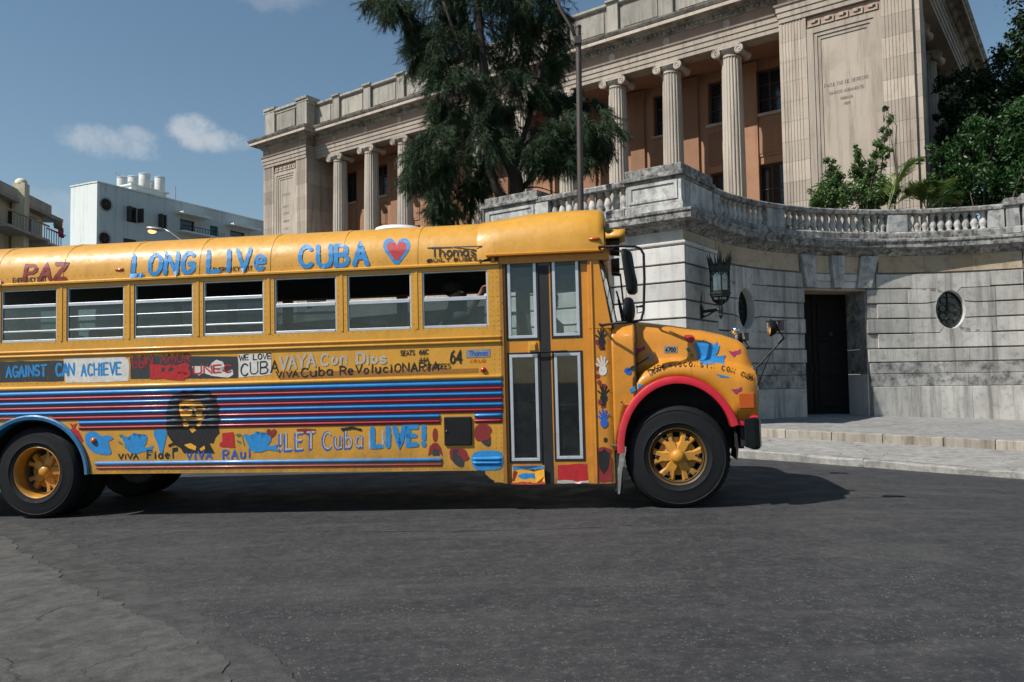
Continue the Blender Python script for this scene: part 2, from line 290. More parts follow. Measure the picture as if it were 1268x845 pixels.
# ------------------------------------------------------------ mesh helpers
class MB:
    def __init__(s): s.v = []; s.f = []
    def add(s, vs, fs):
        o = len(s.v); s.v += [tuple(v) for v in vs]; s.f += [tuple(i+o for i in f) for f in fs]; return s
    def box(s, x0, x1, y0, y1, z0, z1):
        x0, x1 = sorted((x0, x1)); y0, y1 = sorted((y0, y1)); z0, z1 = sorted((z0, z1))
        return s.add([(x0, y0, z0), (x1, y0, z0), (x1, y1, z0), (x0, y1, z0), (x0, y0, z1), (x1, y0, z1), (x1, y1, z1), (x0, y1, z1)],
                     [(0, 3, 2, 1), (4, 5, 6, 7), (0, 1, 5, 4), (1, 2, 6, 5), (2, 3, 7, 6), (3, 0, 4, 7)])
    def cbox(s, x0, x1, y0, y1, z0, z1, c=.01):      # box with chamfered edges on the y0 face
        x0, x1 = sorted((x0, x1)); y0, y1 = sorted((y0, y1)); z0, z1 = sorted((z0, z1))
        vs = [(x0, y1, z0), (x1, y1, z0), (x1, y1, z1), (x0, y1, z1), (x0, y0+c, z0), (x1, y0+c, z0), (x1, y0+c, z1), (x0, y0+c, z1), (x0+c, y0, z0+c), (x1-c, y0, z0+c), (x1-c, y0, z1-c), (x0+c, y0, z1-c)]
        return s.add(vs, [(0, 3, 2, 1), (8, 9, 10, 11)] + [(a, b, b+4, a+4) for a, b in ((0, 1), (1, 2), (2, 3))] + [(3, 0, 4, 7)] + [(4+i, 4+(i+1) % 4, 8+(i+1) % 4, 8+i) for i in range(4)])
    def rings(s, rings, closed=True, cap0=True, cap1=True, loop=False):
        o = len(s.v); n = len(rings[0]); m = len(rings)
        for r in rings: s.v += [tuple(p) for p in r]
        for j in range(m if loop else m-1):
            j2 = (j+1) % m
            for i in range(n if closed else n-1):
                i2 = (i+1) % n; s.f.append((o+j*n+i, o+j*n+i2, o+j2*n+i2, o+j2*n+i))
        if closed and not loop:
            if cap0: s.f.append(tuple(o+i for i in reversed(range(n))))
            if cap1: s.f.append(tuple(o+(m-1)*n+i for i in range(n)))
        return s
    def tube(s, path, r, n=8, loop=False):
        P = [Vector(p) for p in path]; R = r if isinstance(r, (list, tuple)) else [r]*len(P); rg = []; up = None
        for i, p in enumerate(P):
            a = P[i-1] if (i or loop) else p; b = P[(i+1) % len(P)] if (i < len(P)-1 or loop) else p
            t = (b-a).normalized()
            if up is None: up = t.orthogonal().normalized()
            up = (up - t*up.dot(t)).normalized(); w = t.cross(up)
            rg.append([p + (up*math.cos(2*math.pi*k/n) + w*math.sin(2*math.pi*k/n))*R[i] for k in range(n)])
        return s.rings(rg, loop=loop)
    def lathe(s, prof, n=16, c=(0, 0, 0), axis='z', a0=0, caps=True):
        rg = []
        for r, h in prof:
            q = []
            for k in range(n):
                a = a0+2*math.pi*k/n; u, w = r*math.cos(a), r*math.sin(a)
                q.append((c[0]+u, c[1]+w, c[2]+h) if axis == 'z' else ((c[0]+u, c[1]+h, c[2]+w) if axis == 'y' else (c[0]+h, c[1]+u, c[2]+w)))
            rg.append(q)
        return s.rings(rg, cap0=caps, cap1=caps)
    def prism(s, poly, d0, d1, fn):     # poly of (u,w); fn(u,w,d)->xyz
        n = len(poly); return s.rings([[fn(u, w, d0) for u, w in poly], [fn(u, w, d1) for u, w in poly]])
    def sphere(s, c, r, n=10, m=6, sc=(1, 1, 1)):
        rg = []
        for j in range(1, m):
            t = math.pi*j/m; rg.append([(c[0]+r*sc[0]*math.sin(t)*math.cos(2*math.pi*k/n), c[1]+r*sc[1]*math.sin(t)*math.sin(2*math.pi*k/n), c[2]+r*sc[2]*math.cos(t)) for k in range(n)])
        return s.rings(rg)
    def mesh(s, name, mat, smooth=False, angle=None):
        me = bpy.data.meshes.new(name); me.from_pydata(s.v, [], s.f); me.materials.append(mat)
        bm = bmesh.new(); bm.from_mesh(me); bmesh.ops.recalc_face_normals(bm, faces=bm.faces); bm.to_mesh(me); bm.free()
        if smooth:
            me.shade_smooth()
            if smooth is not True:
                try: me.set_sharp_from_angle(angle=rad(smooth))
                except Exception: pass
        me.update(); return me
def link(name, me, parent=None, loc=None, rot=None):
    o = bpy.data.objects.new(name, me); COL.objects.link(o)
    if parent is not None: o.parent = parent
    if loc is not None: o.location = loc
    if rot is not None: o.rotation_euler = rot
    return o
def part(name, mb, mat, parent=None, smooth=False, bevel=0, label=None, seg=2):
    o = link(name, mb.mesh(name, MT[mat] if isinstance(mat, str) else mat, smooth), parent)
    if bevel: 
        b = o.modifiers.new('bevel', 'BEVEL'); b.width = bevel; b.segments = seg; b.limit_method = 'ANGLE'; b.angle_limit = rad(40)
    if label: o['label'] = label
    return o
def tag(o, label, cat, group=None):
    o['label'] = label; o['category'] = cat
    if group: o['group'] = group
    return o
def thing(name, label, cat, mat4=None, group=None):
    o = bpy.data.objects.new(name, None); COL.objects.link(o); o.empty_display_size = .3
    if mat4 is not None: o.matrix_world = mat4
    return tag(o, label, cat, group)
def struct(name, mb, mat, parent=None, smooth=False):
    o = part(name, mb, mat, parent, smooth); 
    if parent is None: o['kind'] = 'structure'
    return o
def setting(name):
    o = bpy.data.objects.new(name, None); COL.objects.link(o); o['kind'] = 'structure'; return o
def dup(o, parent=None, loc=None):
    c = o.copy(); COL.objects.link(c)
    if parent is not None: c.parent = parent
    if loc is not None: c.location = loc
    for ch in list(o.children): dup(ch, c)
    return c
def T(x, y, z=0, rz=0): return Matrix.Translation((x, y, z)) @ Matrix.Rotation(rz, 4, 'Z')
def lerp(a, b, t): return a+(b-a)*t

# ------------------------------------------------------------ stroke lettering (every letter is a set of brush strokes)
def arc(cx, cy, rx, ry, a0, a1, n=9): return [(cx+rx*math.cos(rad(lerp(a0, a1, k/n))), cy+ry*math.sin(rad(lerp(a0, a1, k/n)))) for k in range(n+1)]
FONT = {
 'A': [[(0, 0), (.5, 1), (1, 0)], [(.2, .36), (.8, .36)]], 'B': [[(0, 0), (0, 1)], [(0, 1)]+arc(.45, .76, .42, .24, 90, -90)+[(0, .52)], [(0, .52)]+arc(.5, .26, .46, .26, 90, -90)+[(0, 0)]],
 'C': [arc(.55, .5, .52, .5, 45, 315, 12)], 'D': [[(0, 0), (0, 1)], [(0, 1)]+arc(.4, .5, .58, .5, 90, -90, 10)+[(0, 0)]],
 'E': [[(.9, 1), (0, 1), (0, 0), (.9, 0)], [(0, .52), (.7, .52)]], 'F': [[(.9, 1), (0, 1), (0, 0)], [(0, .52), (.7, .52)]],
 'G': [arc(.55, .5, .52, .5, 50, 340, 12)+[(1.0, .45), (.6, .45)]], 'H': [[(0, 0), (0, 1)], [(1, 0), (1, 1)], [(0, .5), (1, .5)]], 'I': [[(.5, 0), (.5, 1)]],
 'J': [[(.8, 1), (.8, .25)]+arc(.45, .25, .35, .25, 0, -160, 6)], 'K': [[(0, 0), (0, 1)], [(.9, 1), (0, .42)], [(.3, .6), (.95, 0)]], 'L': [[(0, 1), (0, 0), (.85, 0)]],
 'M': [[(0, 0), (.08, 1), (.5, .25), (.92, 1), (1, 0)]], 'N': [[(0, 0), (0, 1), (1, 0), (1, 1)]], 'O': [arc(.5, .5, .5, .5, 80, 440, 16)],
 'P': [[(0, 0), (0, 1)], [(0, 1)]+arc(.5, .74, .45, .26, 90, -90)+[(0, .48)]], 'Q': [arc(.5, .5, .5, .5, 80, 440, 16), [(.6, .3), (1, -.05)]],
 'R': [[(0, 0), (0, 1)], [(0, 1)]+arc(.5, .75, .45, .25, 90, -90)+[(0, .5)], [(.35, .5), (.95, 0)]],
 'S': [arc(.5, .75, .42, .25, 30, 250, 9)+arc(.5, .25, .45, .25, 80, -150, 9)], 'T': [[(0, 1), (1, 1)], [(.5, 1), (.5, 0)]], 'U': [[(0, 1), (0, .3)]+arc(.5, .3, .5, .3, 180, 360, 8)+[(1, 1)]],
 'V': [[(0, 1), (.5, 0), (1, 1)]], 'W': [[(0, 1), (.25, 0), (.5, .8), (.75, 0), (1, 1)]], 'X': [[(0, 0), (1, 1)], [(0, 1), (1, 0)]], 'Y': [[(0, 1), (.5, .5), (1, 1)], [(.5, .5), (.5, 0)]], 'Z': [[(0, 1), (1, 1), (0, 0), (1, 0)]],
 '0': [arc(.5, .5, .42, .5, 80, 440, 14)], '1': [[(.25, .8), (.55, 1), (.55, 0)]], '2': [arc(.5, .72, .42, .28, 160, -20, 7)+[(.05, 0), (.95, 0)]], '4': [[(.75, 0), (.75, 1), (0, .3), (1, .3)]],
 '7': [[(.05, 1), (.95, 1), (.35, 0)]],
 '6': [[(.75, .97), (.3, .75), (.08, .35)]+arc(.5, .3, .42, .3, 180, 530, 14)], '9': [arc(.5, .7, .42, .3, 0, 350, 14)+[(.92, .6), (.8, .2), (.4, 0)]], '!': [[(.5, 1), (.5, .33)], [(.5, .08), (.5, 0)]], '-': [[(.1, .5), (.9, .5)]],
 'a': [arc(.45, .32, .42, .32, 30, 330, 10), [(.88, .62), (.88, 0)]], 'b': [[(.05, 1), (.05, 0)], arc(.47, .32, .42, .32, 170, -170, 12)], 'c': [arc(.5, .32, .45, .32, 45, 315, 9)], 'd': [[(.9, 1), (.9, 0)], arc(.48, .32, .42, .32, 10, 350, 12)],
 'e': [[(.06, .34), (.9, .36)]+arc(.48, .33, .43, .33, 10, 310, 11)], 'h': [[(.05, 1), (.05, 0)], [(.05, .4)]+arc(.45, .4, .4, .25, 160, 0, 6)+[(.85, 0)]], 'i': [[(.5, .62), (.5, 0)], [(.5, .88), (.5, .82)]], 'l': [[(.5, 1), (.5, 0)]],
 'm': [[(0, .65), (0, 0)], [(0, .4)]+arc(.25, .42, .25, .2, 160, 0, 5)+[(.5, 0)], [(.5, .4)]+arc(.75, .42, .25, .2, 160, 0, 5)+[(1, 0)]], 'n': [[(.05, .65), (.05, 0)], [(.05, .4)]+arc(.45, .4, .4, .24, 160, 0, 6)+[(.85, 0)]],
 'o': [arc(.5, .32, .42, .32, 80, 440, 12)], 'r': [[(.1, .65), (.1, 0)], [(.1, .42), (.45, .64), (.8, .58)]], 's': [arc(.5, .49, .38, .16, 30, 250, 6)+arc(.5, .16, .4, .16, 80, -150, 6)], 't': [[(.5, .95), (.5, 0)], [(.1, .62), (.9, .62)]], 'u': [[(.05, .65), (.05, .25)]+arc(.47, .25, .42, .25, 180, 360, 6)+[(.89, .65)], [(.89, .65), (.89, 0)]], 'v': [[(0, .65), (.45, 0), (.9, .65)]],
}
WID = {'I': .45, 'i': .35, 'l': .35, '!': .4, 'M': 1.2, 'W': 1.3, 'm': 1.2, ' ': .6, '1': .6, 'r': .75, 't': .7}
def layout(s, sp=.32):
    x = 0; out = []
    for ch in s:
        w = WID.get(ch, 1.0 if (ch.isupper() or ch.isdigit()) else .85)
        for st in FONT.get(ch, []): out.append([(x+u*w, v) for u, v in st])
        x += w+sp
    return out, x-sp
RW = random.Random(99)
def ribbon(mb, pts, w, fn, cap=True, wj=0):
    """a brush stroke of width w along 2-D pts, mitred, round ends; fn maps (u,v) to 3-D"""
    P = [Vector((p[0], p[1])) for p in pts]; L = []; Rr = []
    P = [p for i, p in enumerate(P) if i == 0 or (p-P[i-1]).length > 1e-6]
    if len(P) < 2: return
    for i, p in enumerate(P):
        d0 = (p-P[i-1]).normalized() if i else None; d1 = (P[i+1]-p).normalized() if i < len(P)-1 else None
        d = d0 if d1 is None else (d1 if d0 is None else (d0+d1)); 
        if d.length < .25: d = d1
        d = d.normalized(); n = Vector((-d.y, d.x)); k = 1.0
        if d0 is not None and d1 is not None: k = min(1.7, 1/max(.4, n.dot(Vector((-d1.y, d1.x)))))
        k1 = k*(1+(RW.uniform(-wj, wj) if wj else 0)); k2 = k*(1+(RW.uniform(-wj, wj) if wj else 0)); L.append(p+n*w/2*k1); Rr.append(p-n*w/2*k2)
    o = len(mb.v); n = len(P)
    for a, b in zip(L, Rr): mb.v.append(tuple(fn(a.x, a.y))); mb.v.append(tuple(fn(b.x, b.y)))
    for i in range(n-1): mb.f.append((o+2*i, o+2*i+1, o+2*i+3, o+2*i+2))
    if cap:
        for i, d in ((0, (P[0]-P[1]).normalized()), (n-1, (P[-1]-P[-2]).normalized())):
            s_ = Vector((-d.y, d.x)); c = len(mb.v); ids = []
            for k in (45, 90, 135): q = P[i]+s_*math.cos(rad(k))*w/2*(1)+d*math.sin(rad(k))*w/2; mb.v.append(tuple(fn(q.x, q.y))); ids.append(len(mb.v)-1)
            if i == 0: mb.f.append((o+1, ids[0], ids[1], ids[2], o)[::1])
            else: mb.f.append((o+2*i, ids[0], ids[1], ids[2], o+2*i+1))

# ------------------------------------------------------------ frames of the two big structures
YA = rad(53.40)
FD = Vector((math.sin(YA), -math.cos(YA), 0)); BI = Vector((math.cos(YA), math.sin(YA), 0))   # along the front; inward
ROT = math.atan2(FD.y, FD.x)
CORN = Vector((3.417, 15.4, 0))
WALLM = T(CORN.x, CORN.y, 0, ROT)
def PL(a, b, z=0): return CORN + FD*a + BI*b + Vector((0, 0, z))
def interp(x, tab):
    if x <= tab[0][0]: return tab[0][1]
    for (x0, y0), (x1, y1) in zip(tab, tab[1:]):
        if x <= x1: return y0+(y1-y0)*(x-x0)/(x1-x0)
    return tab[-1][1]
RZ = [(-2000, -.6), (-40, -.5), (-12, -.28), (-5.3, -.11), (1.6, .07), (3.3, .085), (6.7, -.03), (12, -.16), (40, -.5), (2000, -.6)]
def zroad(x): return sum(interp(x+d, RZ) for d in (-1, -.5, 0, .5, 1))/5 if abs(x) < 60 else interp(x, RZ)
def zoff(a): return -.037*min(max(a-1, 0), 7) + .02*min(max(a, -14), 0)

# ------------------------------------------------------------ road, pavements, kerbs
def ground():
    xs = [-2500, -600, -150, -60, -40, -30, -22] + [x*.75-16 for x in range(0, 46)] + [22, 30, 40, 60, 150, 600, 2500]
    ys = [-400, -60, -10, 0, 2, 4, 6, 8, 10, 12, 14, 16, 20, 30, 60, 200, 800, 3500]
    mb = MB(); mb.v = [(x, y, zroad(x)) for y in ys for x in xs]; n = len(xs)
    mb.f = [(j*n+i, j*n+i+1, (j+1)*n+i+1, (j+1)*n+i) for j in range(len(ys)-1) for i in range(n-1)]
    struct('road', mb, 'asphalt', smooth=True)
    # pale broken concrete apron, lower left, and its worn edge
    def G(px, py):
        d = ray(px, py); z = 0
        for _ in range(4): p = EYE+d*((z-EYE.z)/d.z); z = zroad(p.x)
        return p
    def sheet(name, line, h, jit, mat, low, seed):
        R = random.Random(seed); pts = []; w1 = w2 = 0
        P = [G(*p) for p in line]
        for a, b in zip(P, P[1:]):
            n = max(2, int((b-a).length/.035))
            for k in range(n):
                w1 = w1*.9+R.uniform(-1, 1)*jit*.35; w2 = w2*.9+R.uniform(-1, 1)*jit*.35; pts.append((lerp(a.x, b.x, k/n)+w1, lerp(a.y, b.y, k/n)+w2))
        mb = MB(); n = len(pts); L = [G(*p) for p in low]
        mb.v = [(x, y, zroad(x)+h) for x, y in pts]
        for t in (.04, .3, 1):
            for i, (x, y) in enumerate(pts):
                u = i/(n-1)*(len(L)-1); k = min(int(u), len(L)-2); q = L[k].lerp(L[k+1], u-k); X, Y = lerp(x, q.x, t), lerp(y, q.y, t); mb.v.append((X, Y, zroad(X)+h))
        mb.f = [(r*n+i, r*n+i+1, (r+1)*n+i+1, (r+1)*n+i) for r in range(3) for i in range(n-1)]
        struct(name, mb, mat)
    sheet('concrete_apron_edge', [(-160, 632), (0, 646), (59, 659), (99, 679), (150, 707), (189, 730), (237, 758), (284, 778), (327, 805), (355, 829), (385, 870), (470, 960), (640, 1200)], .005, .03, 'apron_edge', [(-160, 640), (-60, 690), (40, 850), (240, 1200)], 3)
    sheet('concrete_apron', [(-200, 650), (0, 666), (24, 679), (51, 697), (79, 717), (118, 738), (158, 758), (181, 768), (215, 781), (252, 801), (276, 821), (290, 850), (330, 900), (420, 1000), (560, 1250)], .010, .05, 'apron', [(-900, 690), (-800, 800), (-600, 1000), (-300, 1400)], 6)
    # faint pale scuff line along the road and a strip of tar
    def line_(name, pts, w, mat, h):
        P = [G(*p) for p in pts]; mb = MB(); R = random.Random(1); Q = []
        for a, b in zip(P, P[1:]):
            n = max(2, int((b-a).length/.12)); Q += [a.lerp(b, k/n) for k in range(n)]
        for q in Q: ww = w*R.uniform(.2, 1.2); j = R.uniform(-.006, .006); mb.v += [(q.x, q.y-ww/2+j, zroad(q.x)+h), (q.x, q.y+ww/2+j, zroad(q.x)+h)]
        mb.f = [(2*i, 2*i+2, 2*i+3, 2*i+1) for i in range(len(Q)-1) if R.random() > .18]; struct(name, mb, mat)
    line_('road_scuff_line', [(-100, 659), (60, 658.5), (200, 659), (400, 658.5), (560, 658), (700, 655), (800, 650)], .022, 'apron', .004)
    # lower pavement
    mb = MB(); A = [-60, -30, -14, -8, -4, -2, 0, 1] + [1+.5*k for k in range(1, 15)] + [9, 12, 20, 40, 80]; Bs = [-2.02, -1, 0, 1, 2.5]
    mb.v = [tuple(PL(a, b, .235+zoff(a))) for b in Bs for a in A]; n = len(A)
    mb.f = [(j*n+i, j*n+i+1, (j+1)*n+i+1, (j+1)*n+i) for j in range(len(Bs)-1) for i in range(n-1)]
    struct('pavement', mb, 'pave')
    ks = setting('kerb'); ks.matrix_world = WALLM
    R = random.Random(5); a = -26.
    while a < 22:
        L = R.uniform(1.3, 2.2); m = MB(); rg = []; n = 8
        for k in range(n+1):
            x = a+.0015+(L-.003)*k/n; z = .237+zoff(x)+R.uniform(-.006, .003); f = R.uniform(-.014, .008); c = R.uniform(.008, .035); rg.append([(x, -2.024, z-.4), (x, -2.2+f, z-.4), (x, -2.2+f, z-c), (x, -2.2+f+c, z), (x, -2.024, z)])
        m.rings(rg); part('kerb_stone', m, 'pave', ks); a += L
    # raised platform in front of the curved wall with its stained step
    mb = MB(); A = [.06+.5*k for k in range(0, 27)]
    eb = lambda a: .30+.19*(a-1.4)
    mb.v = [tuple(PL(a, lerp(eb(a)+.24, 12, t), .385+zoff(a))) for t in (0, .05, .15, .4, 1) for a in A]; n = len(A)
    mb.f = [(j*n+i, j*n+i+1, (j+1)*n+i+1, (j+1)*n+i) for j in range(4) for i in range(n-1)]
    struct('platform', mb, 'pave2')
    st = setting('platform_step'); st.matrix_world = WALLM; a = .06
    while a < 13:
        L = R.uniform(.65, 1.0); m = MB(); z0 = .385+zoff(a+.003); z1 = .385+zoff(a+L)
        q = [(a+.005, eb(a)), (a+L-.005, eb(a+L)), (a+L-.005, eb(a+L)+.236), (a+.005, eb(a)+.236)]; h = R.uniform(0, .005)
        m.v = [(x, y, -.1) for x, y in q] + [(x, y, (z0 if i in (0, 3) else z1)+h) for i, (x, y) in enumerate(q)]
        m.f = [(0, 3, 2, 1), (4, 5, 6, 7), (0, 1, 5, 4), (1, 2, 6, 5), (2, 3, 7, 6), (3, 0, 4, 7)]
        part('step_stone', m, 'kerb', st, bevel=.01); a += L
    # terrace ground behind the wall
    mb = MB(); pts = [(-4.9, .4), (-.4, .4)] + [wpos2(s, -.45) for s in (1.6, 2.5, 3.5, 4.5, 5.5, 6.5, 7.5, 8.5, 9.5, 10.5, 12)]
    bm_v = [tuple(PL(a, b, 4.66)) for a, b in pts + [(60, 12), (60, 80), (-60, 80), (-60, 13), (-5.0, 12.5)]]
    mb.v = bm_v; mb.f = [tuple(range(len(bm_v)))]
    struct('terrace_ground', mb, 'soil')

# ------------------------------------------------------------ terrace wall: path (s) -> local (a, b)
S1, RC = 1.6, 6.49; CC = (6.49, 1.6); S2 = 10.47
def wnorm(s):
    if s < 0: return (0, -1)
    if s <= S1: return (1, 0)
    th = math.pi-(min(s, S2)-S1)/RC
    return (-math.cos(th), -math.sin(th))
def wpos2(s, off=0):
    if s == 0: return (off, -off)
    if s < 0: return (s, -off)
    if s <= S1: return (off, s)
    th = math.pi-(min(s, S2)-S1)/RC; x = CC[0]+(RC-off)*math.cos(th); y = CC[1]+(RC-off)*math.sin(th)
    if s > S2: x += (s-S2)*math.sin(th); y -= (s-S2)*math.cos(th)
    return (x, y)
def W3(s, off, z): a, b = wpos2(s, off); return (a, b, z)
def smp(s0, s1, st=.35):
    n = 1 if (s1 <= S1 or s0 >= S2) else max(1, int(math.ceil((s1-s0)/st))); return [lerp(s0, s1, k/n) if 0 < k < n else (s0 if k == 0 else s1) for k in range(n+1)]
def sweep(mb, prof, s0, s1, gap=0):     # closed profile of (off,z)
    a = s0+(gap if s0 != 0 else 0); b = s1-(gap if s1 != 0 else 0)
    return mb.rings([[W3(s, o, z) for o, z in prof] for s in smp(a, b)])
def rect(mb, s0, s1, z0, z1, o0, o1, gap=0, gz=0, ch=0):
    z0 += gz; z1 -= gz
    if ch: prof = [(o0, z0), (o1-ch, z0), (o1, z0+ch), (o1, z1-ch), (o1-ch, z1), (o0, z1)]
    else: prof = [(o0, z0), (o1, z0), (o1, z1), (o0, z1)]
    return sweep(mb, prof, s0, s1, gap)
def pstone(mb, poly, o0, o1, shs=0, shz=0, step=.2):
    cs = sum(p[0] for p in poly)/len(poly); cz = sum(p[1] for p in poly)/len(poly)
    w = max(p[0] for p in poly)-min(p[0] for p in poly); h = max(p[1] for p in poly)-min(p[1] for p in poly)
    q = [(cs+(s-cs)*(1-2*shs/w), cz+(z-cz)*(1-2*shz/h)) for s, z in poly]
    bm = bmesh.new(); bm.faces.new([bm.verts.new((s, z, 0)) for s, z in q]); bmesh.ops.triangulate(bm, faces=bm.faces[:])
    x = min(p[0] for p in q)+step
    while x < max(p[0] for p in q)-.02: bmesh.ops.bisect_plane(bm, geom=bm.verts[:]+bm.edges[:]+bm.faces[:], plane_co=(x, 0, 0), plane_no=(1, 0, 0)); x += step
    bm.verts.index_update(); n = len(bm.verts); V = [v.co.copy() for v in bm.verts]; F = [tuple(v.index for v in f.verts) for f in bm.faces]
    B = [tuple(v.index for v in e.verts) for e in bm.edges if len(e.link_faces) == 1]; bm.free()
    return mb.add([W3(c.x, o1, c.y) for c in V]+[W3(c.x, o0, c.y) for c in V], F+[(a, b, b+n, a+n) for a, b in B])
def ell(sc, zc, ra, rb, a0, a1, n): return [(sc+ra*math.cos(rad(lerp(a0, a1, k/n))), zc+rb*math.sin(rad(lerp(a0, a1, k/n)))) for k in range(n+1)]

def terrace_wall():
    w = thing('terrace_wall', 'weathered grey limestone terrace wall with balustrade curving in around a dark doorway beside the road', 'wall', WALLM)
    R = random.Random(21)
    D0, D1 = 5.04, 6.83; OC = [(2.94, 2.90), (8.87, 2.94)]; RA, RB = .34, .47
    PR = .060      # how far the stones stand proud
    # --- body behind the joints (with openings for the door and the two ovals)
    m = MB()
    for s0, s1 in ((-5.0, 0), (0, S1), (S1, OC[0][0]-.8), (OC[0][0]+.8, D0), (D1, OC[1][0]-.8), (OC[1][0]+.8, S2), (S2, 12.1)):
        rect(m, s0, s1, -.3, 4.30, -.35, 0)
    rect(m, D0, D1, 3.48, 4.30, -.35, 0)
    for sc, zc in OC:
        rect(m, sc-.8, sc+.8, -.3, zc-RB-.02, -.35, 0); rect(m, sc-.8, sc+.8, zc+RB+.02, 4.30, -.35, 0)
        for sg in (-1, 1):
            zs = [zc-RB-.02+(2*RB+.04)*k/12 for k in range(13)]; rr = []
            for z in zs:
                t = max(-1, min(1, (z-zc)/(RB+.02))); e = (RA+.02)*math.sqrt(1-t*t)
                sA, sB = sc+sg*e, sc+sg*.8; rr.append([W3(sA, -.35, z), W3(sA, 0, z), W3(sB, 0, z), W3(sB, -.35, z)])
            m.rings(rr)
    part('wall_core', m, 'ash_back', w)
    def stone_(s0, s1, z0, z1, pr=PR, mat=None, gap=.004, gz=.019, name='stone_block', ch=.010):
        m = MB(); rect(m, s0, s1, z0, z1, .002, pr+R.uniform(-.004, .004), gap, gz, ch); part(name, m, mat or ('ash_c' if s0 >= 0 else 'ash'), w)
    def course(s0, s1, z0, z1, L=1.25, pr=PR, mat=None, gz=.017, name='stone_block', stag=0, gap=.004):
        n = max(1, round((s1-s0)/L)); cut = [s0+(s1-s0)*k/n for k in range(n+1)]
        if stag and n > 1:
            cut = [s0]+[c+stag*(s1-s0)/n for c in cut[1:-1]]+[s1]
        for a, b in zip(cut, cut[1:]): stone_(a, b, z0, z1, pr, mat, gap, gz, name)
    # --- projecting block at the corner (left face and its side)
    zb = [4.0, 3.63, 3.265, 2.90, 2.535, 2.17, 1.81]
    for k, (z1, z0) in enumerate(zip(zb, zb[1:])):
        course(-5.0, 0, z0, z1, 1.25, stag=.33*(k % 2)); stone_(0, S1*(.45 if k % 2 else .62), z0, z1); stone_(S1*(.45 if k % 2 else .62), S1, z0, z1)
    for (z1, z0) in ((1.81, 1.5), (1.5, 1.15)): course(-5.0, 0, z0, z1, 1.3, mat='ash_dark', gz=.006); course(0, S1, z0, z1, .8, mat='ash_dark', gz=.006)
    course(-5.0, 0, -.3, 1.15, 1.6, pr=.09, gz=.004); course(0, S1, -.3, 1.15, .8, pr=.09, gz=.004)
    # string moulding and frieze of the block
    for a, b in ((-5.0, -3.6), (-3.6, -2.4), (-2.4, -1.2), (-1.2, 0), (0, .8), (.8, S1)):
        m = MB(); sweep(m, [(0.002, 4.0), (.05, 4.0), (.085, 4.03), (.085, 4.06), (.05, 4.09), (.002, 4.10)], a, b, .003); part('string_course', m, 'ash', w)
        m = MB(); sweep(m, [(0.002, 4.10), (.03, 4.105), (.03, 4.30), (.002, 4.30)], a, b, .003); part('frieze_stone', m, 'frz' if b > 0 else 'ash', w)
    # --- curved wall
    zc_ = [3.86, 3.48, 3.11, 2.74, 2.37, 2.0, 1.66]
    J = lambda sc, zc, a: (sc+(RA+.0)*math.cos(rad(a)), zc+RB*math.sin(rad(a)))
    for sc, zc in OC:
        hw = 1.0 if sc > 5 else .92
        L_, R_ = sc-hw, sc+hw
        def put(poly, o1=PR): m = MB(); pstone(m, poly, .002, o1, .004, .016); part('stone_block', m, 'ash_c', w)
        put([(L_+.1, 3.86), (L_+.1, 3.48), (sc-.26, 3.48)] + ell(sc, zc, RA, RB, 118, 62, 6) + [(sc+.26, 3.48), (R_-.1, 3.48), (R_-.1, 3.86)])
        put([(L_+.1, 2.0), (R_-.1, 2.0), (R_-.1, 2.37), (sc+.26, 2.37)] + ell(sc, zc, RA, RB, -62, -118, 6) + [(sc-.26, 2.37), (L_+.1, 2.37)])
        for sg in (-1, 1):
            e = (lambda a: a) if sg > 0 else (lambda a: 180-a)
            X = sc+sg*hw; jx = sc+sg*.56
            put([(X, 3.48), (sc+sg*.26, 3.48)] + [J(sc, zc, e(a)) for a in (62, 50, 38, 26)] + [(jx, 3.11), (X, 3.11)])
            put([(X, 3.11), (jx, 3.11)] + [J(sc, zc, e(a)) for a in (26, 13, 0, -13, -26)] + [(jx, 2.74), (X, 2.74)])
            put([(X, 2.74), (jx, 2.74)] + [J(sc, zc, e(a)) for a in (-26, -38, -50, -62)] + [(sc+sg*.26, 2.37), (X, 2.37)])
    def fill(s0, s1, k, z0, z1, qd0=False, qd1=False):
        if s1-s0 < .05: return
        if qd0 and k % 2 == 0: stone_(s0, s0+.26, z0, z1, .018, gap=.008); s0 += .26
        if qd1 and k % 2 == 0: stone_(s1-.26, s1, z0, z1, .018, gap=.008); s1 -= .26
        gp = .010 if k % 2 == 0 else .004
        n = max(1, round((s1-s0)/1.3)); c = [s0+(s1-s0)*i/n for i in range(n+1)]
        for a, b in zip(c, c[1:]): stone_(a, b, z0, z1, PR, None, .004, .017)
    for k, (z1, z0) in enumerate(zip(zc_, zc_[1:])):
        hwL = .92 if 1 <= k <= 3 else .82; hwR = 1.0 if 1 <= k <= 3 else .90
        if k == 5: hwL = hwR = 0
        if hwL:
            fill(S1, OC[0][0]-hwL, k, z0, z1); fill(OC[0][0]+hwL, D0, k, z0, z1, qd1=True); fill(D1, OC[1][0]-hwR, k, z0, z1, qd0=True); fill(OC[1][0]+hwR, S2, k, z0, z1)
        else:
            fill(S1, D0, k, z0, z1); fill(D1, S2, k, z0, z1)
    for (z1, z0) in ((1.66, 1.38), (1.38, 1.065)):
        for a, b in ((S1, D0-.03), (D1+.03, S2)): course(a, b, z0, z1, 1.45, pr=.05, mat='ash_dark', gz=.005, stag=.3 if z1 < 1.5 else 0)
    for a, b in ((S1, D0-.06), (D1+.06, S2)): course(a, b, -.2, 1.065, 1.4, pr=.085, gz=.003, name='plinth_stone')
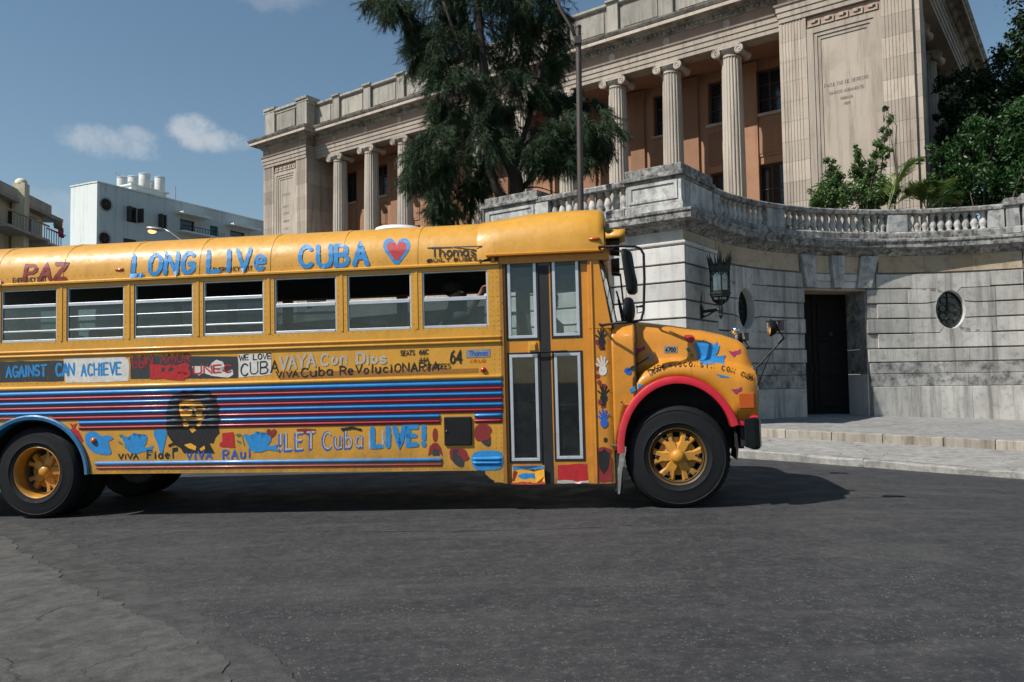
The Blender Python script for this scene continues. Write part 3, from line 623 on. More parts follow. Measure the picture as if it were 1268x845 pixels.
    for a, b in ((S1, 2.6), (2.6, 3.8), (3.8, 4.9), (7.16, 8.3), (8.3, 9.4), (9.4, S2)):
        m = MB(); sweep(m, [(.002, 3.885), (.04, 3.885), (.04, 4.295), (.002, 4.295)], a, b, .003); part('frieze_stone', m, 'frz', w)
    # end block on the right edge
    for z1, z0 in zip(zb, zb[1:]): stone_(S2+.02, S2+.8, z0, z1, .10); stone_(S2+.8, 12.1, z0, z1, .10)
    for z1, z0 in ((4.30, 4.02), (1.81, 1.15), (1.15, -.2)): stone_(S2+.02, 12.1, z0, z1, .12, gz=.004)
    # --- door surround: voussoirs, lintel strips, jambs, leaves
    tp = [4.91, 5.34, 5.82, 6.22, 6.68, 7.15]; bt = [5.07, 5.40, 5.88, 6.14, 6.56, 6.92]
    for i in range(5):
        f = (3.86-3.50)/(4.29-3.50)
        if i % 2 == 0: poly = [(bt[i], 3.50), (bt[i+1], 3.50), (tp[i+1], 4.29), (tp[i], 4.29)]; o = .14 if i == 2 else .12
        else:
            g = lambda j: lerp(bt[j], tp[j], .45); poly = [(g(i)+.01, 3.855), (g(i+1)-.01, 3.855), (tp[i+1]-.01, 4.29), (tp[i]+.01, 4.29)]; o = .05
        m = MB(); pstone(m, poly, .002, o, .008, .004); part('voussoir', m, 'frz' if i in (1, 3) else 'ped', w)
        if i % 2:
            for za, zb2, oo in ((3.50, 3.66, .02), (3.67, 3.84, .045)):
                m = MB(); g0 = lambda j, z: lerp(bt[j], tp[j], (z-3.5)/.79)
                pstone(m, [(g0(i, za)+.01, za), (g0(i+1, za)-.01, za), (g0(i+1, zb2)-.01, zb2), (g0(i, zb2)+.01, zb2)], .002, oo); part('lintel_strip', m, 'ash', w)
    for sg, s in ((0, D0), (1, D1)):     # deep reveals, in courses
        for k, (z1, z0) in enumerate(zip([3.48, 2.74, 2.0, 1.38], [2.74, 2.0, 1.38, .2])):
            m = MB(); a, b = (s-.05, s+.02) if sg == 0 else (s-.02, s+.05)
            m.rings([[W3(a, o, z) for o in (-.95, -.005)] + [W3(b, o, z) for o in (-.005, -.95)] for z in (z0+.004, z1-.004)]); part('jamb_stone', m, 'ash_dark' if k < 3 else 'ash', w)
    m = MB(); rect(m, D0-.05, D1+.05, 3.44, 3.50, -.95, -.002); part('lintel_soffit', m, 'frz', w)
    m = MB(); rect(m, D0-.1, D1+.1, -.1, .365, -.95, .05); part('threshold', m, 'pave2', w)
    dm = (D0+D1)/2
    for sg in (-1, 1):
        s0, s1 = (D0+.02, dm-.01) if sg < 0 else (dm+.01, D1-.02)
        m = MB(); rect(m, s0, s1, .37, 3.44, -.92, -.86); d = part('door_leaf', m, 'door', w)
        for z0, z1 in ((.55, 1.25), (1.35, 2.25), (2.35, 3.25)):
            m = MB(); rect(m, s0+.12, s1-.12, z0, z1, -.859, -.835, ch=.012); part('panel', m, 'door', d)
        m = MB(); a, b = wpos2((s0+s1)/2, -.83); m.sphere((a, b, 2.42), .09, 10, 6); part('boss', m, 'iron', d)
        m = MB(); a, b = wpos2(dm+sg*.07, -.81); m.tube([(a, b, 1.45), (a, b, 1.62)], .016); part('handle', m, 'iron', d)
    # --- the two oval windows
    for sc, zc in OC:
        m = MB(); n = 28
        rr = []
        for k in range(n):
            t = 2*math.pi*k/n; c_, s_ = math.cos(t), math.sin(t)
            rr.append([W3(sc+(RA-.0+d)*c_, o, zc+(RB+d)*s_) for d, o in ((-.004, .052), (-.004, -.20), (.022, -.20), (.022, .052))])
        m.rings(rr, loop=True); ov = part('oval_window', m, 'ash', w, smooth=40)
        m = MB(); m.add([W3(sc+(RA+.01)*math.cos(2*math.pi*k/n), -.17, zc+(RB+.01)*math.sin(2*math.pi*k/n)) for k in range(n)], [tuple(range(n))]); part('pane', m, 'dglass', ov)
        G = MB(); o = -.135
        def ring(cx, cz, r, q=.5*math.pi*2, a0=0, rr=.010): 
            G.tube([W3(sc+cx+r*math.cos(a0+q*k/12), o, zc+cz+r*math.sin(a0+q*k/12)) for k in range(13)], rr, 5)
        for cx, cz in ((-.10, .05), (.10, .05), (-.10, -.15), (.10, -.15)): ring(cx, cz, .088, 2*math.pi)
        for sx in (-1, 1):
            ring(sx*.08, .25, .08, math.pi*1.4, .6); ring(sx*.08, -.31, .07, math.pi*1.5, -.5)
            ring(sx*.23, -.04, .07, math.pi*1.6, 0 if sx > 0 else math.pi)
        G.tube([W3(sc, o, zc-RB+.01), W3(sc, o, zc+RB-.01)], .012, 5); G.tube([W3(sc-RA+.01, o, zc-.05), W3(sc+RA-.01, o, zc-.05)], .010, 5)
        G.tube([W3(sc+(RA-.03)*math.cos(2*math.pi*k/24), o, zc+(RB-.03)*math.sin(2*math.pi*k/24)) for k in range(24)], .014, 5, loop=True)
        part('grille', G, 'iron', ov)
    # --- cornice, blocking course, rail in pieces
    cor = [(-.34, 4.30), (.05, 4.30), (.07, 4.34), (.16, 4.40), (.17, 4.44), (.30, 4.46), (.33, 4.47), (.33, 4.58), (.36, 4.61), (.36, 4.66), (.10, 4.72), (-.34, 4.72)]
    cuts = [-5.0, -3.5, -2.5, -1.25, 0, S1] + [S1+(S2-S1)*k/8 for k in range(1, 9)] + [12.1]
    for a, b in zip(cuts, cuts[1:]): m = MB(); sweep(m, cor, a, b, .002); part('cornice_stone', m, 'corn', w)
    for a, b in zip(cuts, cuts[1:]):
        if b in (0,) or a == 0: continue
        m = MB(); sweep(m, [(-.30, 4.72), (.07, 4.72), (.07, 4.86), (.04, 4.90), (-.30, 4.90)], a, b, .002); part('balustrade_plinth', m, 'corn', w)
    rail = [(-.29, 5.36), (-.25, 5.34), (.01, 5.34), (.05, 5.36), (.06, 5.44), (.02, 5.475), (-.26, 5.475), (-.30, 5.44)]
    rc = [(-3.5, -2.4), (-2.4, -1.25)] + [(a, b) for a, b in zip([S1+(S2-S1)*k/8 for k in range(0, 9)], [S1+(S2-S1)*k/8 for k in range(1, 9)])] 
    for a, b in rc: m = MB(); sweep(m, rail, a, b, .003); part('rail_stone', m, 'corn', w)
    # piers in the balustrade
    for a, b in ((-3.5, -3.18), (S1-.0, 1.92), (3.89, 4.49), (7.47, 7.95), (9.80, 10.14)):
        m = MB(); rect(m, a, b, 4.90, 5.34, -.27, .035, ch=.01); part('pier', m, 'ped', w)
    for a, b, o in ((10.16, S2, .06), (S2+.03, 12.1, .12)):
        m = MB(); rect(m, a, b, 4.72, 4.90, -.34, .10+(o-.06), ch=.02); rect(m, a+.02, b-.02, 4.902, 5.40, -.30, o, ch=.01); pe = part('end_pedestal', m, 'ped', w)
        m = MB(); rect(m, a-.03, b+.03, 5.402, 5.50, -.36, o+.06, ch=.02); rect(m, a, b, 5.502, 5.60+(.07 if a > S2 else 0), -.32, o+.0, ch=.01); part('pedestal_cap', m, 'corn', pe)
    # balusters (one mesh)
    bp = [(.078, 0), (.078, .035), (.055, .045), (.05, .06), (.083, .14), (.088, .18), (.070, .25), (.045, .33), (.042, .355), (.060, .365), (.060, .385), (.050, .39), (.075, .40), (.075, .44)]
    bmsh = MB().lathe([(r, h) for r, h in bp], 12).mesh('baluster', MT['bal'], 50)
    for s0, s1, n in ((-3.18, -1.25, 10), (1.92, 3.89, 10), (4.49, 7.47, 16), (7.95, 9.80, 10)):
        for k in range(n):
            s = lerp(s0, s1, (k+.5)/n); a, b = wpos2(s, -.12); o = link('baluster', bmsh, w, (a, b, 4.90)); o.rotation_euler = (0, 0, R.uniform(0, .5)); o.scale = (R.uniform(.96, 1.04),)*2+(1,)
    # pedestals: corner one and the one at the left end
    def pedestal(a0, a1, b0, b1, zt, fr=.0):
        m = MB()
        m.box(a0-.05, a1+.05, b0-.05, b1, 4.72, 4.86); m.box(a0-.02, a1+.02, b0-.02, b1-.002, 4.86, 4.92); pd = part('pedestal', m, 'ped', w, bevel=.015)
        m = MB(); m.box(a0, a1, b0, b1-.004, 4.92, 5.36); part('pedestal_die', m, 'ped', pd, bevel=.01)
        t = .07
        for q in ((a0+.08, a1-.08, b0-.028, b0-.001),): 
            x0, x1, y0, y1 = q
            m = MB(); m.box(x0, x1, y0, y1, 5.27, 5.33); m.box(x0, x1, y0, y1, 4.95, 5.0); m.box(x0, x0+t, y0, y1, 5.0, 5.27); m.box(x1-t, x1, y0, y1, 5.0, 5.27); part('panel_frame', m, 'ped', pd)
        m = MB(); m.box(a0-.03, a1+.03, b0-.03, b1-.003, 5.36, 5.41); m.box(a0-.075, a1+.075, b0-.075, b1-.001, 5.41, 5.50); m.box(a0-.01, a1+.01, b0-.01, b1-.004, 5.50, zt); part('pedestal_cap', m, 'corn', pd, bevel=.018)
    pedestal(-1.25, .0, .0, 1.62, 5.67); pedestal(-5.0, -3.5, .0, 1.1, 5.66)
    # side return at the left end
    m = MB(); m.box(-5.0, -4.65, .37, 12, -.4, 4.72); part('return_wall', m, 'ash', w)
    return w

# ------------------------------------------------------------ neoclassical faculty building
FQ = Vector((8.7513, 30.0, 0)); FM = T(FQ.x, FQ.y, 4.66, ROT); ZB = 4.66
def polysweep(mb, path, prof, ends=True):
    """path of (a,b) with the outside on the right-hand side looking along +path; profile (off, z world)"""
    rg = []
    for i, p in enumerate(path):
        def nrm(q, r): dx, dy = r[0]-q[0], r[1]-q[1]; l = math.hypot(dx, dy); return (dy/l, -dx/l)
        n0 = nrm(path[i-1], p) if i else None; n1 = nrm(p, path[i+1]) if i < len(path)-1 else None
        if n0 is None: k = n1
        elif n1 is None: k = n0
        else:
            d = 1+n0[0]*n1[0]+n0[1]*n1[1]; k = ((n0[0]+n1[0])/d, (n0[1]+n1[1])/d)
        rg.append([(p[0]+k[0]*o, p[1]+k[1]*o, z-ZB) for o, z in prof])
    return mb.rings(rg)
def F3(a, b, z): return (a, b, z-ZB)
def fbox(m, a0, a1, b0, b1, z0, z1): return m.box(a0, a1, b0, b1, z0-ZB, z1-ZB)

def facade():
    w = thing('faculty_building', 'large neoclassical building with pinkish stone colonnade and inscribed end pavilions above the terrace', 'building', FM)
    R = random.Random(9); SP = 2.535; P0 = -1.0
    LA0, LA1, RA0, RA1 = -28.54, -24.57, 2.16, 6.87
    AB = 14.2
    path = [(LA0, 16), (LA0, P0), (LA1, P0), (LA1, -.38), (RA0, -.38), (RA0, P0), (RA1, P0), (RA1, 24)]
    arch = [(-.7, AB), (0, AB), (0, AB+.17), (.035, AB+.18), (.035, AB+.37), (.07, AB+.38), (.07, AB+.57), (.12, AB+.60), (.14, AB+.66), (-.7, AB+.66)]
    m = MB(); polysweep(m, path, arch); part('architrave', m, 'fac', w)
    m = MB(); polysweep(m, path, [(-.7, AB+.66), (.01, AB+.661), (.01, AB+1.08), (-.7, AB+1.08)]); part('frieze', m, 'fac_pink', w)
    m = MB(); polysweep(m, path, [(-.7, AB+1.08), (.05, AB+1.08), (.09, AB+1.12), (.12, AB+1.13), (.12, AB+1.25), (.20, AB+1.27), (.28, AB+1.33), (-.7, AB+1.33)]); part('bed_moulding', m, 'fac_corn', w)
    m = MB(); polysweep(m, path, [(-.7, AB+1.33), (.54, AB+1.332), (.54, AB+1.48), (.60, AB+1.51), (.66, AB+1.60), (.68, AB+1.65), (.25, AB+1.80), (-.7, AB+1.80)]); part('cornice', m, 'fac_corn', w)
    m = MB(); polysweep(m, path, [(.542, AB+1.345), (.575, AB+1.345), (.575, AB+1.475), (.542, AB+1.475)]); part('cornice_band', m, 'fac', w)
    # dentils: real blocks in one mesh (past the countable limit)
    m = MB(); 
    for (x0, y0), (x1, y1) in zip(path, path[1:]):
        L = math.hypot(x1-x0, y1-y0); dx, dy = (x1-x0)/L, (y1-y0)/L; nx, ny = dy, -dx; n = int(L/.2)
        for k in range(n):
            c = (x0+dx*(k+.5)*L/n, y0+dy*(k+.5)*L/n); q = [(c[0]+dx*u*.055+nx*o, c[1]+dy*u*.055+ny*o) for u, o in ((-1, .11), (1, .11), (1, .185), (-1, .185))]
            m.rings([[(x, y, z-ZB) for x, y in q] for z in (AB+1.14, AB+1.24)])
    d = part('dentils', m, 'fac_corn', w); d['kind'] = 'stuff'
    # parapet: wall, piers over the columns, coping
    pz0, pz1 = AB+1.80, 17.36
    m = MB(); polysweep(m, path, [(-.7, pz0), (-.12, pz0), (-.12, pz0+.18), (-.2, pz0+.22), (-.2, pz1), (-.7, pz1)]); part('parapet', m, 'fac_par', w)
    m = MB(); polysweep(m, path[3:5], [(-.75, pz1), (-.12, pz1), (-.05, pz1+.05), (-.05, pz1+.15), (-.75, pz1+.15)]); part('coping', m, 'fac_par', w)
    for a0, a1 in ((LA0, LA1), (RA0, RA1)):
        m = MB(); fbox(m, a0-.02, a1+.02, P0+.14, P0+.8, pz1, pz1+.16); fbox(m, a0-.08, a1+.08, P0+.06, P0+.9, pz1+.16, pz1+.29); part('pavilion_coping', m, 'fac_par', w)
        for a in (a0+.05, a1-.95):
            m = MB(); fbox(m, a, a+.9, P0+.08, P0+.9, pz0+.18, pz1+.30); fbox(m, a-.07, a+.97, P0+.0, P0+1, pz1+.30, pz1+.44); part('parapet_pier', m, 'fac_par', w)
        m = MB(); fbox(m, a0+1.15, a1-1.15, P0+.12, P0+.2, pz0+.32, pz1-.08); part('parapet_panel', m, 'fac_par', w)
    m = MB(); fbox(m, RA1-.14-.6, RA1-.14, 4, 24, pz1, pz1+.15); part('coping', m, 'fac_par', w)
    for k in range(5):
        b = 3.2+k*3.8; m = MB(); fbox(m, RA1-.3, RA1+.02, b, b+.7, pz0+.1, pz1+.45); part('parapet_pier', m, 'fac_par', w)
    pier = MB(); fbox(pier, -.26, .26, 0, .12, pz0+.1, pz1+.02); fbox(pier, -.31, .31, -.10, .3, pz1+.15, pz1+.24); pier = pier.mesh('parapet_pier', MT['fac_par'])
    pan = MB(); fbox(pan, -.80, .80, -.05, -.001, pz0+.32, pz1-.13); pan = pan.mesh('parapet_panel', MT['fac_par'])
    for k in range(11):
        if -SP*k > LA1+.2: link('parapet_pier', pier, w, (-SP*k, -.38+.06, 0))
        if k < 10: link('parapet_panel', pan, w, (-SP*(k+.5) if k < 9 else -24.2, -.38+.21, 0))
    link('parapet_panel', pan, w, (.83, -.38+.21, 0)).scale = (.55, 1, 1)
    # bosses on the frieze
    bs = MB().lathe([(.0, 0), (.15, 0), (.16, -.03), (.12, -.06), (.07, -.035), (.0, -.03)], 16, axis='y').mesh('frieze_boss', MT['fac'], 40)
    for k in range(10): link('frieze_boss', bs, w, (-SP*k, -.392, AB+.86-ZB))
    for a in (LA0+.45, LA1-.45, RA0+.45, RA1-.45): link('frieze_boss', bs, w, (a, P0-.012, AB+.86-ZB))
    # --- columns
    H0 = 5.9
    def section(r, n=20):
        q = []
        for k in range(n):
            for f, u in ((1.0, 0), (1.0, .28), (.93, .46), (.91, .64), (.93, .82)):
                a = 2*math.pi*(k+u)/n; q.append((r*f*math.cos(a), r*f*math.sin(a)))
        return q
    sh = MB(); hs = [0, .12, 1.5, 3.2, 4.9, 6.4, 7.35, 7.42]; rs = [.44, .43, .43, .422, .408, .39, .372, .372]
    sh.rings([[(x, y, h) for x, y in section(r)] for h, r in zip(hs, rs)]); sh = sh.mesh('shaft', MT['col'], 35)
    bas = MB(); bas.box(-.56, .56, -.56, .56, 0, .18); bas.lathe([(.55, .18), (.57, .24), (.54, .30), (.48, .33), (.47, .38), (.50, .42), (.47, .46)], 24); bas = bas.mesh('column_base', MT['col'], 35)
    cap = MB(); cap.lathe([(.372, 0), (.40, .03), (.375, .06), (.375, .14), (.47, .22), (.50, .27)], 24); cap.box(-.50, .50, -.48, .48, .385, .45)
    for sx in (-1, 1):
        prof = [(.175, -.47), (.175, -.40), (.12, -.2), (.11, 0), (.12, .2), (.175, .40), (.175, .47)]
        cap.lathe(prof, 16, (sx*.46, 0, .20), 'y')
        for sy in (-1, 1):
            sp = []
            for i in range(22):
                t = i/21; a = (math.pi/2 if sx > 0 else math.pi/2) - sx*t*math.pi*3.4; rr = .165*(1-t)+.02; sp.append((sx*.46+rr*math.cos(a), sy*.475, .20+rr*math.sin(a)))
            cap.tube(sp, .018, 5)
    cap.box(-.46, .46, -.475, -.40, .30, .385); cap.box(-.46, .46, .40, .475, .30, .385); cap = cap.mesh('capital', MT['col'], 35)
    hc = AB-.45
    def column(a, b):
        c = link('column', bas, w, (a, b, H0-ZB)); s = link('shaft', sh, c, (0, 0, .46)); s.scale = (1, 1, (hc-H0-.46)/7.42); link('capital', cap, c, (0, 0, hc-H0))
        return c
    for k in range(10): column(-SP*k, 0)
    # --- stylobate, portico floor, ceiling, back wall
    m = MB(); fbox(m, LA1-.5, RA0+.5, -.7, 2.2, 4.5, 5.88); fbox(m, LA1, RA0, -1.0, -.7, 4.5, 5.5); part('stylobate', m, 'fac', w)
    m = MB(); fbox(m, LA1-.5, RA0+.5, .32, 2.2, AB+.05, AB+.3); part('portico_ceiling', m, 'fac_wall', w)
    BW = 1.9; wins = [-SP*(k+.5) for k in range(9)] + [.78, -24.1]
    zs = [(AB+.05, 14.0), (12.1, 11.92)]
    m = MB(); ww = .52
    es = sorted([a-ww for a in wins]+[a+ww for a in wins]); es = [LA1-.2]+es+[RA0+.4]
    for i in range(0, len(es), 2): fbox(m, es[i], es[i+1], BW, BW+.6, 4.6, AB+.2)
    for a in wins: fbox(m, a-ww, a+ww, BW, BW+.6, 9.95, 12.0); fbox(m, a-ww, a+ww, BW, BW+.6, 13.85, AB+.2)
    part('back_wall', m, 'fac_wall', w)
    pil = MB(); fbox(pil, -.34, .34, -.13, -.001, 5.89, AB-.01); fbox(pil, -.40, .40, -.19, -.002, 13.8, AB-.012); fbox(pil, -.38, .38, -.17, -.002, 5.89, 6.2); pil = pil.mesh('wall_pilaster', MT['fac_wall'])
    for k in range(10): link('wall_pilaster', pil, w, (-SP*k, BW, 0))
    def wmesh(z0, z1):
        fr = MB()
        for a0, a1, q0, q1 in ((-ww, -ww+.09, z0, z1), (ww-.09, ww, z0, z1), (-ww+.09, ww-.09, z0, z0+.09), (-ww+.09, ww-.09, z1-.09, z1), (-.03, .03, z0+.09, z1-.09)): fbox(fr, a0, a1, .18, .26, q0, q1)
        n = 3 if z1-z0 < 2.5 else 4
        for j in range(1, n): q = z0+(z1-z0)*j/n; fbox(fr, -ww+.09, -.03, .19, .25, q-.02, q+.02); fbox(fr, .03, ww-.09, .19, .25, q-.02, q+.02)
        pn = MB(); fbox(pn, -ww+.02, ww-.02, .215, .225, z0+.02, z1-.02)
        return fr.mesh('window', MT['wframe']), pn.mesh('pane', MT['dglass'])
    U = wmesh(12.02, 13.85); Lw = wmesh(5.9, 9.95)
    sill = MB(); fbox(sill, -ww-.08, ww+.08, -.10, .18, 11.90, 12.015); sill = sill.mesh('sill', MT['fac'])
    spn = MB(); fbox(spn, -ww+.02, ww-.02, -.04, -.001, 10.25, 11.65); fbox(spn, -ww+.12, ww-.12, -.06, -.041, 10.37, 11.53); spn = spn.mesh('spandrel_panel', MT['fac_wall'])
    for a in wins:
        for fr, pn in (U, Lw): o = link('window', fr, w, (a, BW, 0)); link('pane', pn, o)
        link('sill', sill, w, (a, BW, 0)); link('spandrel_panel', spn, w, (a, BW, 0))
    # --- pavilions: core, fluted pilasters in blocks, recessed inscribed panel, key pattern
    def flute(wd, h, n=7, d=.12):
        p = [(0, 0), (0, -d)]; e = .10*wd/.95; fw = (wd-2*e)/n; x = e; p.append((x, -d))
        for i in range(n): p += [(x+fw*.10, -d), (x+fw*.22, -d+.022), (x+fw*.72, -d+.022), (x+fw*.84, -d)]; x += fw
        p += [(wd, -d), (wd, 0)]
        return MB().rings([[(a, b, z) for a, b in p] for z in (.004, h-.004)]).mesh('pilaster_block', MT['fac'])
    bh = (AB-4.66)/13; fb = flute(.95, bh)
    for a0, a1, lab in ((LA0, LA1, 0), (RA0, RA1, 1)):
        m = MB(); fbox(m, a0+.02, a1-(.02 if lab == 0 else .34), P0+.16, 1.6 if lab else 2.4, 4.4, AB+.02); fbox(m, a0+.02, a1-(.34 if lab == 0 else 3.2), 2.4, 20, 4.4, AB+1.3); part('pavilion_wall', m, 'fac', w)
        pr = a1 if lab == 0 else a1-.34
        for k in range(13):
            for a in (a0, pr-.95): link('pilaster_block', fb, w, (a, P0+.15, k*bh))
            mm = MB(); 
            zz = 4.66+k*bh
            if lab == 0: fbox(mm, a1-.14, a1-.002, P0+.152, 1.9, zz+.004, zz+bh-.004)
            else: fbox(mm, a1-.34, a1-.14, P0+.152, P0+.9, zz+.004, zz+bh-.004)
            part('return_block', mm, 'fac', w)
        a2, a3 = a0+.95, pr-.95
        m = MB(); zt = AB-.46
        for f, (ins, zi, dd) in enumerate(((.24, 13.55, .10), (.36, 13.42, .065), (.47, 13.30, .03))):
            q0, q1 = a2+ins, a3-ins
            fbox(m, (a2+.001 if f == 0 else a2+(.0, .24, .36)[f]), q0, P0+.16-dd, P0+.159, 5, zi); fbox(m, q1, (a3-.001 if f == 0 else a3-(.0, .24, .36)[f]), P0+.16-dd, P0+.159, 5, zi)
            fbox(m, (a2+.001 if f == 0 else a2+(.0, .24, .36)[f]), (a3-.001 if f == 0 else a3-(.0, .24, .36)[f]), P0+.16-dd, P0+.159, zi, (zt, 13.549, 13.419)[f])
        part('panel_surround', m, 'fac', w)
        K = MB(); fbox(K, a2+.02, a3-.02, P0+.115, P0+.155, zt+.02, AB-.02); part('key_band', K, 'fac_pink', w)
        K = MB(); n = 5; tw = (a3-a2-.1)/n; t = .055
        for i in range(n):
            x = a2+.05+i*tw; y0, y1 = P0+.05, P0+.115; z0, z1 = zt+.06, AB-.06
            fbox(K, x, x+tw-.10, y0, y1, z0, z0+t); fbox(K, x+tw-.10, x+tw-.10+t, y0, y1, z0, z1-.1); fbox(K, x+.12, x+tw-.10, y0, y1, z1-.1-t, z1-.1); fbox(K, x+.12, x+.12+t, y0, y1, z0+.13, z1-.1-t)
            fbox(K, x+.12+t, x+tw-.20, y0, y1, z0+.13, z0+.13+t)
        part('key_pattern', K, 'fac', w)
        # inscription, painted flat on the stone
        lines = [('FACULTAD DE DERECHO', 11.52, .115), ('IGNACIO AGRAMONTE', 11.22, .105), ('HABANA', 10.97, .10), ('1929', 10.77, .085)] if lab else \
                [('CIENCIAS', 12.3, .15), ('ARTES Y', 11.6, .13), ('LETRAS', 11.2, .13), ('HABANA', 10.75, .13), ('A SUS', 10.3, .13), ('MAESTROS', 9.85, .13), ('TIEMPO', 9.5, .13), ('1906', 8.9, .12)]
        I = MB(); ac = (a2+a3)/2 if not lab else 4.38
        for s_, z, h in lines:
            strokes, wd = layout(s_); k = h*.53
            x0 = ac-wd*k/2
            for j, st in enumerate(strokes): ribbon(I, [(x0+u*k, z+v*h-ZB) for u, v in st], .017, lambda u, v, j=j: (u, P0+.158-.001-.0004*(j % 3), v))
        part('inscription', I, 'ink', w)['kind'] = 'stuff'
    # --- right-hand side: colonnade in shade
    for k in range(5):
        column(RA1-.9, 2.6+k*2.9)
    m = MB(); fbox(m, RA1-3, RA1-2.4, .5, 20, 4.4, AB+.2); part('side_wall', m, 'fac_wall', w)
    m = MB(); fbox(m, RA1-2.4, RA1-.02, 1.0, 20, 4.4, 5.88); part('side_stylobate', m, 'fac', w)
    m = MB(); fbox(m, LA0+.3, RA1-.8, .4, 24, AB+1.9, AB+2.2); part('roof', m, 'fac_par', w)
    m = MB(); fbox(m, LA0+.3, LA0+.8, 2.4, 20, 4.4, AB+.2); part('side_wall', m, 'fac', w)
    return w

# ------------------------------------------------------------ plants
def fastmesh(name, V, nper, mat):
    """V: (N, nper, 3) faces"""
    V = np.asarray(V, dtype=np.float32); N = V.shape[0]; me = bpy.data.meshes.new(name)
    me.vertices.add(N*nper); me.vertices.foreach_set('co', V.reshape(-1)); me.loops.add(N*nper); me.loops.foreach_set('vertex_index', np.arange(N*nper, dtype=np.int32))
    me.polygons.add(N); me.polygons.foreach_set('loop_start', np.arange(0, N*nper, nper, dtype=np.int32)); me.polygons.foreach_set('loop_total', np.full(N, nper, dtype=np.int32))
    me.materials.append(mat); me.update(calc_edges=True); me.validate(); return me
def unit(v): return v/np.maximum(1e-9, np.linalg.norm(v, axis=-1, keepdims=True))
def leaves(C, s0, s1, rng, up=.5, asp=.42):
    """rhombic leaves with a fold, centred on C"""
    n = len(C); d = unit(rng.normal(size=(n, 3))+np.array([0, 0, -.15])); nrm = unit(rng.normal(size=(n, 3))+np.array([0, 0, up])); side = unit(np.cross(d, nrm)); L = rng.uniform(s0, s1, (n, 1)); w = L*asp
    return np.stack([C-d*L*.5, C+side*w*.5+d*L*.05, C+d*L*.5, C-side*w*.5+d*L*.05], 1)
def branchy(mb, p, q, r0, r1, rng, bend=.15, n=5):
    p, q = np.array(p, float), np.array(q, float); L = np.linalg.norm(q-p); off = rng.normal(size=3)*bend*L; pts = []
    for k in range(n+1): t = k/n; pts.append(tuple(p*(1-t)+q*t+off*math.sin(math.pi*t)*.6+rng.normal(size=3)*.01*L))
    mb.tube(pts, [lerp(r0, r1, k/n) for k in range(n+1)], 7); return pts

